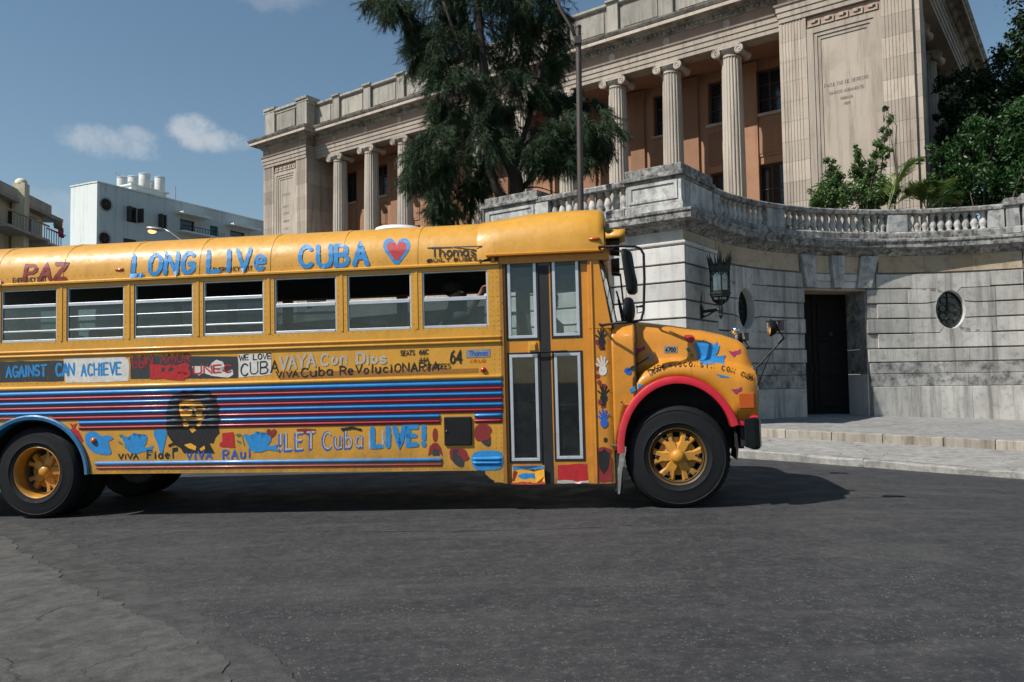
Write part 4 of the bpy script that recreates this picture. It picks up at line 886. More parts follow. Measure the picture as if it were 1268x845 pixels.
def casuarina():
    rng = np.random.default_rng(5); Y = 20.0
    base = at(628, 262, Y); z0 = 4.66; root = thing('casuarina_tree', 'tall feathery dark casuarina tree rising behind the small left stone pedestal', 'tree', T(base.x, base.y, z0))
    O = np.array([base.x, base.y, z0]); pt = lambda px, py, dy=0: np.array(at(px, py, Y+dy))-O
    k1 = pt(628, 262); k1[2] = -.3
    def limb(pts, r0, r1, nm='limb', n=8):
        P = [Vector(p) for p in pts]; Q = []
        for i in range(len(P)-1):
            for k in range(4):
                t = k/4; a = P[max(i-1, 0)]; b = P[i]; c = P[i+1]; d = P[min(i+2, len(P)-1)]
                Q.append(.5*((2*b)+(c-a)*t+(2*a-5*b+4*c-d)*t*t+(3*b-a-3*c+d)*t*t*t))
        Q.append(P[-1]); m = MB(); m.tube(Q, [lerp(r0, r1, k/(len(Q)-1)) for k in range(len(Q))], n); return part(nm, m, 'bark', root, True)
    limb([k1, pt(640, 235), pt(632, 205), pt(612, 160), pt(600, 90), pt(592, 10), pt(590, -90), pt(592, -200), pt(598, -300)], .20, .04, 'trunk', 10)
    limb([pt(634, 250), pt(614, 235, -.2), pt(606, 190, -.3), pt(596, 130, -.4), pt(570, 60, -.5), pt(548, 0, -.6)], .13, .03); limb([pt(640, 240), pt(652, 228, .1), pt(668, 212, .2), pt(690, 190, .3), pt(720, 165, .4), pt(755, 160, .5)], .09, .02)
    limb([pt(634, 220), pt(645, 180, .3), pt(660, 130, .5), pt(680, 60, .6), pt(690, 0, .6)], .10, .02); limb([pt(612, 232), pt(602, 215), pt(585, 206), pt(560, 205), pt(530, 215)], .05, .012); limb([pt(612, 180), pt(585, 150), pt(560, 130), pt(540, 125)], .06, .012); limb([pt(603, 110), pt(570, 85), pt(530, 60), pt(505, 50)], .05, .012)
    limb([pt(640, 235), pt(665, 232), pt(690, 240)], .03, .008); limb([pt(634, 200), pt(660, 170), pt(700, 150), pt(735, 140)], .05, .012)
    clumps = [(470, 6, 18), (488, 2, 22), (498, 18, 20), (512, 45, 24), (515, 70, 17), (540, 20, 38), (545, 62, 32), (585, 20, 46), (592, 72, 40), (630, 12, 44), (640, 60, 40), (676, 12, 30), (672, 52, 30), (692, 78, 18), (550, 100, 30), (590, 120, 42), (636, 112, 40), (672, 100, 26), (690, 122, 24),
              (546, 140, 24), (560, 168, 32), (600, 165, 38), (640, 158, 34), (535, 185, 30), (516, 205, 22), (505, 222, 14), (540, 215, 28), (570, 205, 28), (600, 205, 22), (545, 243, 18), (560, 255, 15), (580, 240, 16), (590, 225, 16), (523, 232, 14), (537, 262, 11),
              (700, 145, 26), (722, 128, 20), (735, 150, 26), (752, 165, 18), (738, 178, 22), (715, 172, 28), (690, 170, 26), (668, 175, 24), (700, 198, 14), (680, 205, 12), (660, 195, 16), (720, 196, 10),
              (540, -30, 50), (600, -40, 60), (660, -30, 45), (560, -100, 60), (625, -110, 60), (590, -180, 60), (600, -260, 45), (598, -320, 25)]
    tw = []; tops = []
    for px, py, r in clumps:
        R_ = r/967*Y; c = pt(px, py, rng.uniform(-1, 1)*.9); n = int(20+r*4.0); ns = 3+int(r/7); sc_ = [rng.normal(size=3) for _ in range(ns)]; sc_ = [q/np.linalg.norm(q)*R_*rng.uniform(.35, 1.0) for q in sc_]
        for k_ in range(n):
            u = sc_[k_ % ns]+rng.normal(size=3)*R_*.17; u[1] *= 1.15; tops.append((c+u, c, R_))
    A = []; 
    for p, c, R_ in tops:
        out = (p-c)/R_; d = unit(np.array([out[0]*.9, out[1]*.9, -.55+out[2]*.5])+rng.normal(size=3)*.25); L = rng.uniform(.30, .62); nn = 60
        t = rng.uniform(0, 1, (nn, 1)); mid = p+d*(t-.3)*L+np.array([0, 0, -.22])*t*t*L
        nd = unit(d*.8+rng.normal(size=(nn, 3))*.45+np.array([0, 0, -.35])); ln = rng.uniform(.10, .24, (nn, 1)); s = unit(np.cross(nd, rng.normal(size=(nn, 3))))*rng.uniform(.0038, .0066, (nn, 1))
        A.append(np.stack([mid-s, mid+s, mid+nd*ln], 1))
    A = np.concatenate(A); link('crown', fastmesh('crown', A, 3, MT['needle']), root)
    m = MB()      # thin twigs that carry the sprays
    for i in range(0, len(tops), 9):
        p, c, R_ = tops[i]; m.tube([tuple(c+(p-c)*.1), tuple((p+c)/2+rng.normal(size=3)*.05), tuple(p)], [.014, .009, .004], 4)
    part('twigs', m, 'bark', root)['kind'] = 'stuff'
    return root

def bush(name, label, cat, cx, cy, clumps, Y, leafmat, n, s0, s1, group=None, trunk=True, zb=4.66, up=.5):
    rng = np.random.default_rng(abs(hash(label)) % 1000 if False else int(sum(map(ord, label))) % 9973)
    b = at(cx, cy, Y); root = thing(name, label, cat, T(b.x, b.y, zb), group); O = np.array([b.x, b.y, zb])
    tot = sum(r*r for _, _, r in clumps); V = []
    st = MB(); 
    for px, py, r in clumps:
        R_ = r/967*Y; c = np.array(at(px, py, Y+rng.uniform(-.4, .4)*R_))-O; k = int(n*r*r/tot)
        sub = max(3, int(k/55)); cs = unit(rng.normal(size=(sub, 3)))*R_*rng.uniform(.35, 1, (sub, 1)); idx = rng.integers(0, sub, k)
        P = c+cs[idx]+rng.normal(size=(k, 3))*R_*.17; V.append(leaves(P, s0, s1, rng, up))
        branchy(st, (rng.normal()*.08, rng.normal()*.08, -.1), tuple(c), .035 if trunk else .05, .008, rng)
        for j in range(min(sub, 8)): branchy(st, tuple(c*.92), tuple(c+cs[j]*.9), .012, .004, rng, n=2)
    link('crown', fastmesh('crown', np.concatenate(V), 4, MT[leafmat]), root); part('trunk', st, 'bark2', root, True); return root

def palm(label, px, py, Y, fronds, group=None):
    rng = np.random.default_rng(int(px)); b = at(px, py, Y); root = thing('areca_palm', label, 'palm', T(b.x, b.y, 4.66), group); O = np.array([b.x, b.y, 4.66])
    for tips in fronds:
        P = [np.array(at(x, y, Y+dy))-O for x, y, dy in tips]; n = 30; pts = []
        for k in range(n+1):
            t = k/n; a, c, e = P; pts.append(a*(1-t)**2+2*c*t*(1-t)+e*t*t)
        m = MB(); m.tube([tuple(p) for p in pts], [lerp(.016, .004, k/n) for k in range(n+1)], 5); fr = part('frond', m, 'palm', root)
        V = []
        for k in range(6, n+1):
            for q in range(3):
                d = unit(pts[min(k+1, n)]-pts[k-1]); s = unit(np.cross(d, np.array([0, 0, 1.]))); t = k/n; L = .74*math.sin(math.pi*min(1, .25+t*.8))*rng.uniform(.8, 1.1)+.08
                for sg in (-1, 1):
                    dd = unit(s*sg*.8+d*.75+np.array([0, 0, .25-.6*t])+rng.normal(size=3)*.08); p = pts[k]+d*rng.uniform(-.03, .03); w = unit(np.cross(dd, np.array([0, 0, 1.])))*.022; V.append([p-w*.4, p+dd*L*.4+w, p+dd*L+np.array([0, 0, -.12*L]), p+dd*L*.4-w])
        link('leaflets', fastmesh('leaflets', np.array(V), 4, MT['palm']), fr)
    return root
def vegetation():
    casuarina()
    bush('shrub', 'round light green shrub on the terrace left of the tall narrow sapling', 'shrub', 1035, 262, [(1020, 240, 17), (1030, 225, 16), (1042, 238, 17), (1027, 205, 9), (1030, 250, 18), (1012, 250, 10)], 22.5, 'leafb', 6000, .07, .13)
    bush('sapling', 'slender upright sapling with a pointed top in front of the inscribed pavilion', 'tree', 1078, 262, [(1062, 190, 8), (1063, 205, 10), (1058, 180, 4), (1070, 218, 15), (1085, 200, 11), (1090, 182, 10), (1096, 165, 9), (1098, 148, 7), (1096, 136, 5), (1085, 225, 17), (1075, 245, 20), (1062, 235, 13), (1098, 240, 14), (1097, 188, 7)], 23.2, 'leafb', 8500, .08, .14)
    palm('arching palm fronds between the sapling and the dense green hedge', 1100, 262, 22.4, [[(1100, 262, 0), (1112, 205, 0), (1150, 192, -.5)], [(1100, 262, 0), (1104, 215, .3), (1128, 196, .6)], [(1100, 262, 0), (1125, 235, -.2), (1160, 240, -.4)]])
    palm('low palm clump just above the balustrade right of the arching palm', 1148, 264, 21.8, [[(1148, 264, 0), (1140, 232, 0), (1120, 236, .2)], [(1148, 264, 0), (1152, 228, .2), (1178, 222, .2)], [(1148, 264, 0), (1165, 240, 0), (1190, 248, -.2)], [(1148, 264, 0), (1146, 236, -.3), (1156, 224, -.5)]])
    bush('broadleaf_tree', 'dense bright green broad leaved tree overhanging the right balustrade', 'tree', 1200, 262, [(1160, 190, 15), (1172, 205, 22), (1190, 190, 22), (1165, 235, 20), (1200, 225, 30), (1225, 200, 28), (1215, 165, 24), (1240, 170, 28), (1245, 215, 32), (1265, 190, 30), (1180, 245, 20), (1215, 245, 24), (1262, 235, 25), (1275, 252, 24), (1245, 256, 16), (1290, 210, 45), (1255, 140, 24), (1300, 150, 50)], 24.5, 'leaf', 20000, .10, .19, zb=4.66)
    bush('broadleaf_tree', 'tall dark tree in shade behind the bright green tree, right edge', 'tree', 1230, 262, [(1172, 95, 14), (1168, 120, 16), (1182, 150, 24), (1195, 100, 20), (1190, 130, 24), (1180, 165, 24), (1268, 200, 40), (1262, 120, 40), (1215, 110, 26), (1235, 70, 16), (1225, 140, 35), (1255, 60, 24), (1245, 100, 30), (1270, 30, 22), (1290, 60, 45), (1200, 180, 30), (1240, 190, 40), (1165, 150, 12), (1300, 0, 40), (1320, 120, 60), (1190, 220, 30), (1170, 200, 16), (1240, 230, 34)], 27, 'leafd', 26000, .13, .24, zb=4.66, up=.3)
    rng = np.random.default_rng(8); root = thing('creeper', 'green creeper growing through the balusters left of the small middle pier', 'plant', WALLM); P = []
    for k in range(900):
        s = rng.uniform(4.0, 8.0); s = s if rng.random() > .35 else rng.uniform(4.3, 5.2)
        dens = .5+.5*math.sin(s*5.1)*math.sin(s*2.3+1)
        if rng.random() > dens: continue
        x, y = wpos2(s, -.12+rng.uniform(-.16, .12)); P.append((x, y, 4.92+abs(rng.normal())*.16))
    V = leaves(np.array(P), .05, .09, rng); link('foliage', fastmesh('foliage', V, 4, MT['leafb']), root)

# ------------------------------------------------------------ the bus
yb, tb = rad(7.90), rad(0.605)
BX = Vector((math.cos(yb)*math.cos(tb), -math.sin(yb)*math.cos(tb), math.sin(tb))); BYv = Vector((0, 0, 1)).cross(BX).normalized(); BZ = BX.cross(BYv)
BO = Vector((1.6197, 7.75, 0.0708))
BM = Matrix(((BX.x, BYv.x, BZ.x, BO.x), (BX.y, BYv.y, BZ.y, BO.y), (BX.z, BYv.z, BZ.z, BO.z), (0, 0, 0, 1)))
BMI = BM.inverted(); EYEL = BMI @ EYE
def BS(px, py, y=0.0):         # measured pixel -> (x, z) on the plane y of the bus
    d = BMI.to_3x3() @ ray(px, py); t = (y-EYEL.y)/d.y; p = EYEL+d*t; return p.x, p.z
WB = 2.35; RIM_X = -7.02
SURF = []      # meshes that take painted decals
def bpart(name, mb, mat, parent, smooth=False, bevel=0, surf=False, seg=2, label=None):
    if surf: SURF.append((list(mb.v), list(mb.f)))
    return part(name, mb, mat, parent, smooth, bevel, label, seg)
ROOF = [(0.0, 2.50), (0.0, 2.60), (.012, 2.70), (.04, 2.79), (.10, 2.875), (.19, 2.945), (.32, 2.995), (.52, 3.03), (.80, 3.05), (1.175, 3.06)]
def roofprof(so=0, sz=0):
    h = [(y-so*(1-y/1.175), z+sz*min(1, max(0, (z-2.50)/.3))) for y, z in ROOF]
    return h+[(WB-y, z) for y, z in reversed(h[:-1])]
def rib(root, x0, x1, zc, w=.036, h=.016, mat='bl', y=0.0, name='rub_rail', surf=True):
    prof = [(h*0, -w/2), (-h*.65, -w*.40), (-h, -w*.15), (-h, w*.15), (-h*.65, w*.40), (0, w/2)]
    m = MB(); rg = []
    for x, k in ((x0, .15), (x0+.006, .6), (x0+.02, 1), (x1-.02, 1), (x1-.006, .6), (x1, .15)): rg.append([(x, y+p*k-.0005, zc+q*(.5+.5*k)) for p, q in prof])
    m.rings(rg); return bpart(name, m, mat, root, 60, surf=surf)

def bus():
    bz = thing('school_bus', 'old yellow bonneted school bus covered in hand painted slogans and red and blue stripes', 'bus', BM)
    R = random.Random(4)
    XR, XD = -9.95, -1.735     # rear end, rear edge of the doorway
    AR_x, AR_z = RIM_X, .39; ARx = BS(109, 585)[0]-RIM_X; ARz = BS(38, 517)[1]-AR_z
    zsk = .392
    def zlow(x):
        u = (x-AR_x)/ARx
        return zsk if abs(u) >= 1 else max(zsk, AR_z+ARz*math.sqrt(1-u*u))
    # near side lower panel with rear wheel arch; far side the same
    xs = sorted(set([XR, XD] + [AR_x-ARx+2*ARx*k/40 for k in range(41)] + [AR_x-ARx*1.001, AR_x+ARx*1.001] + [XR+.8*k for k in range(1, 11) if XR+.8*k < XD-.05]))
    for yy, s in ((0, 1), (WB, -1)):
        m = MB(); m.rings([[(x, yy, zlow(x)), (x, yy, 1.86), (x, yy+s*.03, 1.86), (x, yy+s*.03, zlow(x))] for x in xs]); bpart('side_panel', m, 'y', bz, surf=(s > 0))
    m = MB(); m.box(XR, XR+.04, .0, WB, .5, 2.5); bpart('rear_wall', m, 'y', bz)
    # windows and pillars
    XW = -6.7338; WP = .813; wins = [(XW+WP*k-.695, XW+WP*k) for k in range(-3, 7)]
    zt, zb_ = 2.452, 1.862
    for yy, s in ((0, 1), (WB, -1)):
        ed = [XR]+[v for a, b in wins for v in (a, b)]+[XD]
        for i in range(0, len(ed), 2):
            x0, x1 = ed[i], ed[i+1]; m = MB(); y0, y1 = (yy, yy+.05) if s > 0 else (yy-.05, yy)
            m.box(x0, x1, y0, y1, zb_-.001, 2.50); bpart('window_pillar', m, 'y', bz, surf=(s > 0))
            if s > 0 and x1-x0 < .2 and x1 < XD-.01:
                m = MB(); xm = (x0+x1)/2; m.box(xm-.012, xm+.012, -.006, -.0005, zb_, 2.47); bpart('pillar_seam', m, 'y', bz)
        m = MB(); y0, y1 = (yy+.001, yy+.049) if s > 0 else (yy-.049, yy-.001); m.box(XR, XD-.001, y0, y1, zt if s > 0 else 2.492, 2.499); bpart('window_header', m, 'y', bz)
    glass_ = MT['glass']
    for k, (x0, x1) in enumerate(wins):
        typ = 'A' if k <= 6 else 'B'
        for s in (0, 1):
            y0 = .012 if s == 0 else WB-.04; zt = 2.452 if s == 0 else 2.492; H = zt-zb_
            m = MB(); t = .018; m.box(x0, x0+t, y0, y0+.03, zb_, zt); m.box(x1-t, x1, y0, y0+.03, zb_, zt); m.box(x0+t, x1-t, y0, y0+.03, zt-.012, zt); m.box(x0+t, x1-t, y0-.006, y0+.03, zb_, zb_+.028)
            fr = bpart('window', m, 'alu', bz, bevel=.003)
            bars = [(.31, .036), (.54, .010), (.79, .018)] if typ == 'A' else [(.49, .040)]
            for f, th in bars:
                z = zt-f*H; m = MB(); m.box(x0+t, x1-t, y0-.004 if th > .02 else y0+.006, y0+.022, z-th/2, z+th/2); bpart('sash_bar', m, 'alu', fr, bevel=.003)
            m = MB(); ztop = zt-bars[0][0]*H; m.box(x0+t, x1-t, y0+.011, y0+.014, zb_+.02, ztop); part('pane', m, glass_ if s == 0 else MT['glass_screen'], fr)
    # rails
    rib(bz, XR, XD+.01, BS(470, 422.6)[1]+.004, .030, .016, 'y'); rib(bz, XR, XD+.01, BS(470, 427.8)[1], .034, .020, 'y')
    zr = BS(621, 466.5)[1]; rib(bz, XR, XD+.01, zr, .045, .022, 'y'); 
    z0 = BS(621, 474.0)[1]
    pit = (BS(621, 474.0)[1]-BS(621, 514.0)[1])/6.0
    xl = BS(97, 520)[0]
    for k in range(8):
        z = z0-pit*k; mat = 'bl' if k % 2 == 0 else 'rd'; w = (.046 if k == 0 else .032) if k % 2 == 0 else .026; h = .023 if k % 2 == 0 else .018
        if k == 0: rib(bz, XR, BS(622, 474)[0], z, w, h, mat)
        elif k < 6:
            q = (z-AR_z)/ARz
            if q >= 1: rib(bz, XR, BS(622, 480)[0], z, w, h, mat)
            else: xx = AR_x+ARx*math.sqrt(1-q*q)+.02; rib(bz, xx, BS(622, 480)[0], z, w, h, mat); rib(bz, XR, 2*AR_x-xx, z, w, h, mat)
        else: rib(bz, xl, BS(545.5, 514)[0], z, w, h, mat); rib(bz, BS(587, 514)[0], BS(621, 514)[0], z, w, h, mat)
    za = BS(330, 572.0)[1]; zc = BS(330, 577.6)[1]
    rib(bz, BS(117.5, 573)[0], BS(548, 570)[0], za, .044, .020, 'bl'); rib(bz, BS(119, 578)[0], BS(548, 576)[0], zc, .026, .013, 'rd')
    for q in (568.5, 573.5): x0, zq = BS(586, q); rib(bz, x0, BS(621, q)[0], zq, .030, .018, 'bl')
    # panel paint between the stripes (valleys darkened: rib shade put into the colour)
    def sheet(x0, x1, za_, zb2, mat, off=.0018): m = MB(); m.add([(x0, -off, za_), (x1, -off, za_), (x1, -off, zb2), (x0, -off, zb2)], [(0, 1, 2, 3)]); return bpart('shaded_stripe_paint', m, mat, bz)
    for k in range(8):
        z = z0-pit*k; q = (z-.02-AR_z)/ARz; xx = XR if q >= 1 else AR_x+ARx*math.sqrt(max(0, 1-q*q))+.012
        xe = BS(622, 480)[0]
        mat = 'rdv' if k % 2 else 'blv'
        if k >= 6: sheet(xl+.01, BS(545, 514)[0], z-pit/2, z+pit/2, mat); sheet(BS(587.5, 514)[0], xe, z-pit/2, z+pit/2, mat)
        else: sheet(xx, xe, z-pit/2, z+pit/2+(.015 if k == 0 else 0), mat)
    # eave rail, roof, front cap
    m = MB(); m.rings([[(x, -.028, 2.500), (x, -.030, 2.522), (x, -.005, 2.535), (x, .02, 2.53), (x, .02, 2.500)] for x in (XR, XD+.0)]); bpart('drip_rail', m, 'y', bz, bevel=.003, surf=True)
    m = MB(); n = 18; rp = roofprof()
    m.rings([[(lerp(XR, -1.9, k/n), y, z) for y, z in rp] for k in range(n+1)], closed=False); bpart('roof', m, 'y', bz, True, surf=True)
    for k in range(0, 10):
        x = XW+WP*(k-3)+.06; m = MB(); m.rings([[(x+d, y-o*(1 if y < WB/2 else -1)*(.5 if .2 < y < WB-.2 else 1), z+(o if .1 < y < WB-.1 else 0)) for y, z in rp] for d, o in ((-.020, .0008), (-.018, .0045), (.018, .0045), (.020, .0008))], closed=False); bpart('roof_seam', m, 'y', bz, 40)
    m = MB(); rg = []
    for x, so_, sz in ((-1.96, .012, .006), (-1.90, .03, .012), (-1.70, .035, .03), (-1.45, .045, .062), (-1.2, .05, .078), (-.95, .05, .082), (-.72, .05, .080), (-.655, .03, .05), (-.635, -.02, -.02)):
        p = roofprof(so_, sz); zlo = 2.60 if x > -1.9 else 2.545
        rg.append([(x, (y if z > 2.5 else y), max(z, zlo)) for y, z in p])
    m.rings(rg, closed=False); m.f.append(tuple(range(len(m.v)-len(rg[0]), len(m.v)))); bpart('roof_cap', m, 'y', bz, 50, surf=True)
    m = MB(); m.rings([[(x, -.062, 2.575), (x, -.066, 2.597), (x, -.03, 2.612), (x, .03, 2.61), (x, .03, 2.575)] for x in (-1.86, -.66)]); bpart('cap_rail', m, 'y2', bz, bevel=.004)
    m = MB(); m.lathe([(.28, 0), (.30, .03), (.27, .07), (.12, .085)], 20, (BS(492, 280, .9)[0], .95, 3.045)); hh = bpart('roof_vent', m, 'white', bz, 40)
    # header above door, door opening posts, front corner post and pillar
    m = MB(); m.box(XD, -.62, .0, .06, 2.50, 2.60); bpart('door_header', m, 'y2', bz, surf=True)
    m = MB(); m.box(XD, XD+.035, .0, .10, .26, 2.499); bpart('door_post', m, 'pbr', bz)
    m = MB(); m.box(XD-.10, XD-.001, .002, .08, .27, .391); bpart('step_bracket', m, 'y', bz)
    m = MB(); q = [(XD-.19, .391), (XD-.19, .36), (XD-.14, .31), (XD-.075, .275), (XD, .265), (XD, .391)]; m.prism(q, -.001, .03, lambda u, w, d: (u, d, w)); bpart('skirt_bracket', m, 'y', bz)
    # doorway leaves
    xL0, xL1 = XD+.036, BS(668, 450)[0]; xR0, xR1 = BS(684, 450)[0]-.015, -.832
    yd = .035
    zdt, zdb = 2.495, BS(650, 600)[1]+.0
    def leaf_(x0, x1, pu, pl, zbot, nm):
        # pu / pl: pane rectangles (x0,x1,z0,z1)
        m = MB(); zz = [zbot, pl[2], pl[3], pu[2], pu[3], zdt]
        m.box(x0, x1, yd, yd+.04, zz[0], zz[1]); m.box(x0, x1, yd, yd+.04, zz[2], zz[3]); m.box(x0, x1, yd, yd+.04, zz[4], zz[5])
        for p in (pl, pu): m.box(x0, p[0], yd, yd+.04, p[2], p[3]); m.box(p[1], x1, yd, yd+.04, p[2], p[3])
        d = bpart('door_leaf', m, 'y2', bz, surf=True)
        for p in (pl, pu):
            for t0, t1, nm2, mt, ya in ((0, .022, 'pane_gasket', 'rubk', -.006), (.022, .052, 'pane_frame', 'alu', -.010)):
                m = MB(); a, b, c, e = p[0]+t0, p[1]-t0, p[2]+t0, p[3]-t0; t = t1-t0
                m.box(a, b, yd+ya, yd+.03, c, c+t); m.box(a, b, yd+ya, yd+.03, e-t, e); m.box(a, a+t, yd+ya, yd+.03, c+t, e-t); m.box(b-t, b, yd+ya, yd+.03, c+t, e-t); part(nm2, m, mt, d, bevel=.003)
            m = MB(); m.box(p[0]+.05, p[1]-.05, yd+.012, yd+.016, p[2]+.05, p[3]-.05); part('pane', m, MT['glass_door'], d)
        return d
    def rc(a, b, c, d): x0, z1 = BS(a, b); x1, z0 = BS(c, d); return [x0, x1, z0, z1]
    l1 = leaf_(xL0, xL1, rc(624.5, 320, 668, 421), rc(627.5, 437, 671.5, 574), zdb, 'l'); l2 = leaf_(xR0, xR1, rc(680, 318, 721, 418), rc(683, 435, 725, 571.5), zdb, 'r')
    m = MB(); m.box(xL1+.001, xR0-.001, yd+.004, yd+.035, zdb+.0, zdt); bpart('door_seal', m, 'rubk', bz)
    m = MB(); x0, z0_ = BS(654, 437); m.box(x0, x0+.085, yd-.014, yd-.001, z0_, z0_+.11); m.box(x0+.012, x0+.073, yd-.026, yd-.014, z0_+.02, z0_+.09); la = bpart('latch', m, 'y', bz, bevel=.004)
    m = MB(); m.tube([(x0+.02, yd-.03, z0_+.0), (x0+.40, yd-.03, z0_+.005)], .010, 6); bpart('latch_bar', m, 'black', bz)
    # front corner panel + pillar
    xf = BS(759, 500)[0]
    m = MB(); m.rings([[(x, .0 if i < 6 else .02, z) for z in (BS(745, 599)[1], 1.80)]+[(x, .05, z) for z in (1.80, BS(745, 599)[1])] for i, x in enumerate([lerp(-.831, xf, k/6) for k in range(7)])]); bpart('corner_panel', m, 'y2', bz, 30, surf=True)
    m = MB(); q = [(-.831, 1.801), (-.60, 1.801), (BS(737, 312)[0]+.03, 2.499), (-.831, 2.499)]; m.prism(q, .0, .06, lambda u, w, d: (u, d, w)); bpart('windscreen_pillar', m, 'y2', bz, bevel=.006, surf=True)
    m = MB(); q = [(-.831, 1.801), (-.60, 1.801), (BS(737, 312)[0]+.03, 2.499), (-.831, 2.499)]; m.prism(q, WB-.06, WB, lambda u, w, d: (u, d, w)); bpart('windscreen_pillar', m, 'y2', bz)
    m = MB(); m.box(-.80, -.785, -.014, -.001, .27, 2.49); bpart('door_edge_trim', m, 'y2', bz, bevel=.004)
    for y0, y1 in ((WB-.05, WB),):
        m = MB(); m.box(XD, -.83, y0, y1, .5, 1.86); m.box(-.83, xf, y0, y1, .27, 1.80); m.box(XD, -.62, y0, y1, 2.45, 2.6); m.box(XD, XD+.05, y0, y1, 1.86, 2.45); bpart('far_side_panel', m, 'y', bz)
    # windscreen
    m = MB(); rg = []
    for z, xo in ((1.83, 0), (2.47, -.115)):
        rg.append([(-.60+xo+.06*math.sin(math.pi*k/12)**.7, .045+(WB-.09)*k/12, z) for k in range(13)])
    nn = 13; m.v = [p for r in rg for p in r]; m.f = [(i, i+1, nn+i+1, nn+i) for i in range(12)]; bpart('windscreen', m, MT['glass_screen'], bz, True)
    m = MB()
    for z, xo in ((1.82, 0), (2.48, -.115)): m.tube([(-.60+xo+.06*math.sin(math.pi*k/12)**.7, .045+(WB-.09)*k/12, z) for k in range(13)], .014, 6)
    m.tube([(-.54, WB/2, 1.83), (-.655, WB/2, 2.47)], .014, 6); m.tube([(-.60, .055, 1.83), (-.715, .055, 2.47)], .010, 6); bpart('windscreen_frame', m, 'rubk', bz)
    m = MB(); m.box(-.68, -.61, .06, WB-.06, 2.49, 2.60); m.box(-.66, -.60, .35, WB-.35, 2.60, 2.94); bpart('front_header', m, 'y2', bz, bevel=.02)
    for y in (.18, .50, WB-.5, WB-.18):
        m = MB(); m.lathe([(.085, -.0), (.095, .10), (.085, .10), (.07, .02)], 14, (-.60, y, 2.70), 'x'); w_ = bpart('warning_light', m, 'rubk', bz)
        m = MB(); m.lathe([(.07, .03), (.05, .05), (.0, .055)], 12, (-.60, y, 2.70), 'x'); part('lens', m, 'redlens', w_)
    m = MB(); m.rings([[(x, .09+.11*math.cos(rad(a))*k, 2.72+dz+.10*math.sin(rad(a))*k) for a in range(-25, 206, 21)] for x, k, dz in ((-.635, 1, 0), (-.50, .95, .0), (-.44, .8, .02))], closed=False); v = bpart('light_hood', m, 'y', bz, True)
    for s_ in v.modifiers: pass
    sm = v.modifiers.new('solid', 'SOLIDIFY'); sm.thickness = .008
    m = MB(); m.box(-.635, -.60, -.02, .09, 2.78, 2.86); bpart('clearance_lamp', m, 'rubk', bz)
    # marker lights (teardrop)
    def marker(px, py, y, L, mat='amber'):
        x, z = BS(px, py, y); m = MB(); m.rings([[(x+L*u, y-d*math.sin(rad(a))*.9-.002, z+hh*math.cos(rad(a))) for a in range(0, 181, 30)] for u, d, hh in ((-.55, .008, .006), (-.4, .03, .018), (0, .038, .022), (.4, .034, .020), (.55, .01, .008))]); return bpart('marker_lamp', m, mat, bz, 50)
    marker(149, 334.5, .02, .115); marker(735.5, 296.5, -.03, .11)
    m = MB(); x, z = BS(598.5, 458); m.lathe([(.030, 0), (.030, -.012), (.020, -.028), (.0, -.033)], 14, (x, 0, z), 'y'); bpart('reflector_lamp', m, 'redlens', bz, 50)
    m = MB(); x, z = BS(116.5, 546); m.lathe([(.034, 0), (.034, -.014), (.022, -.028), (.0, -.032)], 14, (x, 0, z), 'y'); bpart('side_lamp', m, 'amber', bz, 50)
    # fuel door
    x0, z1 = BS(550, 516.5); x1, z0_ = BS(585, 551.5); m = MB(); m.box(x0, x1, -.022, .0, z0_, z1); fd = bpart('fuel_door', m, 'black', bz, bevel=.03, seg=4)
    m = MB(); x, z = BS(553.5, 533.5); m.lathe([(.010, 0), (.008, -.012)], 8, (x, -.022, z), 'y'); part('lock', m, 'chrome', fd)
    # rivets along rails, pillars and skirt: many small heads
    m = MB()
    def riv(x, z, y=0): 
        r = .0045; m.add([(x-r, y-.0004, z), (x, y-.0004, z-r), (x+r, y-.0004, z), (x, y-.0004, z+r), (x, y-.004, z)], [(0, 1, 4), (1, 2, 4), (2, 3, 4), (3, 0, 4)])
    x = XR+.05
    while x < XD-.03:
        for z in (1.845, 1.73, 1.40): riv(x, z)
        if abs(x-AR_x) > ARx+.05: riv(x, .415); riv(x+.03, BS(330, 526)[1])
        riv(x, 2.585, -.0005); x += .075
    for a, b in wins:
        for z in [zb_+.05+.065*k for k in range(9)]: riv(b+.022, z); riv(b+.096, z)
    for z in [.42+.05*k for k in range(41)]: 
        if not 1.0 < z < 1.33: riv(XD-.015, z); riv(XD-.07, z)
    r_ = bpart('rivets', m, 'black', bz); r_['kind'] = 'stuff'
    # wheel arch trims
    def lip(name, cx, cz, rx, rz, a0, a1, wd, y0, y1, mat, fx=1):
        m = MB(); rg = []
        for k in range(29):
            a = rad(lerp(a0, a1, k/28)); c, s = math.cos(a), math.sin(a)
            rg.append([(cx+(rx)*c, y1, cz+rz*s), (cx+rx*c, y0, cz+rz*s), (cx+(rx-wd*.3)*c, y0-.012, cz+(rz-wd*.3)*s), (cx+(rx-wd)*c, y0-.004, cz+(rz-wd)*s), (cx+(rx-wd)*c, y1, cz+(rz-wd)*s)])
        m.rings(rg); return bpart(name, m, mat, bz, 50)
    lip('rear_arch_trim', AR_x, AR_z, ARx+.025, ARz+.025, 0, 180, .05, -.022, .10, 'blip')
    # ---- hood and front fender (one tilting shell)
    XN = .80
    ax, az = .022, .60; arx, arz = BS(766, 550)[0]*-1+.022, BS(843, 468.5)[1]-.60
    def arch(x):
        u = (x-ax)/arx
        if abs(u) >= 1: return .58 if x < 0 else .86
        z = az+arz*math.sqrt(1-u*u)
        return max(z, .86) if x > .5 else z
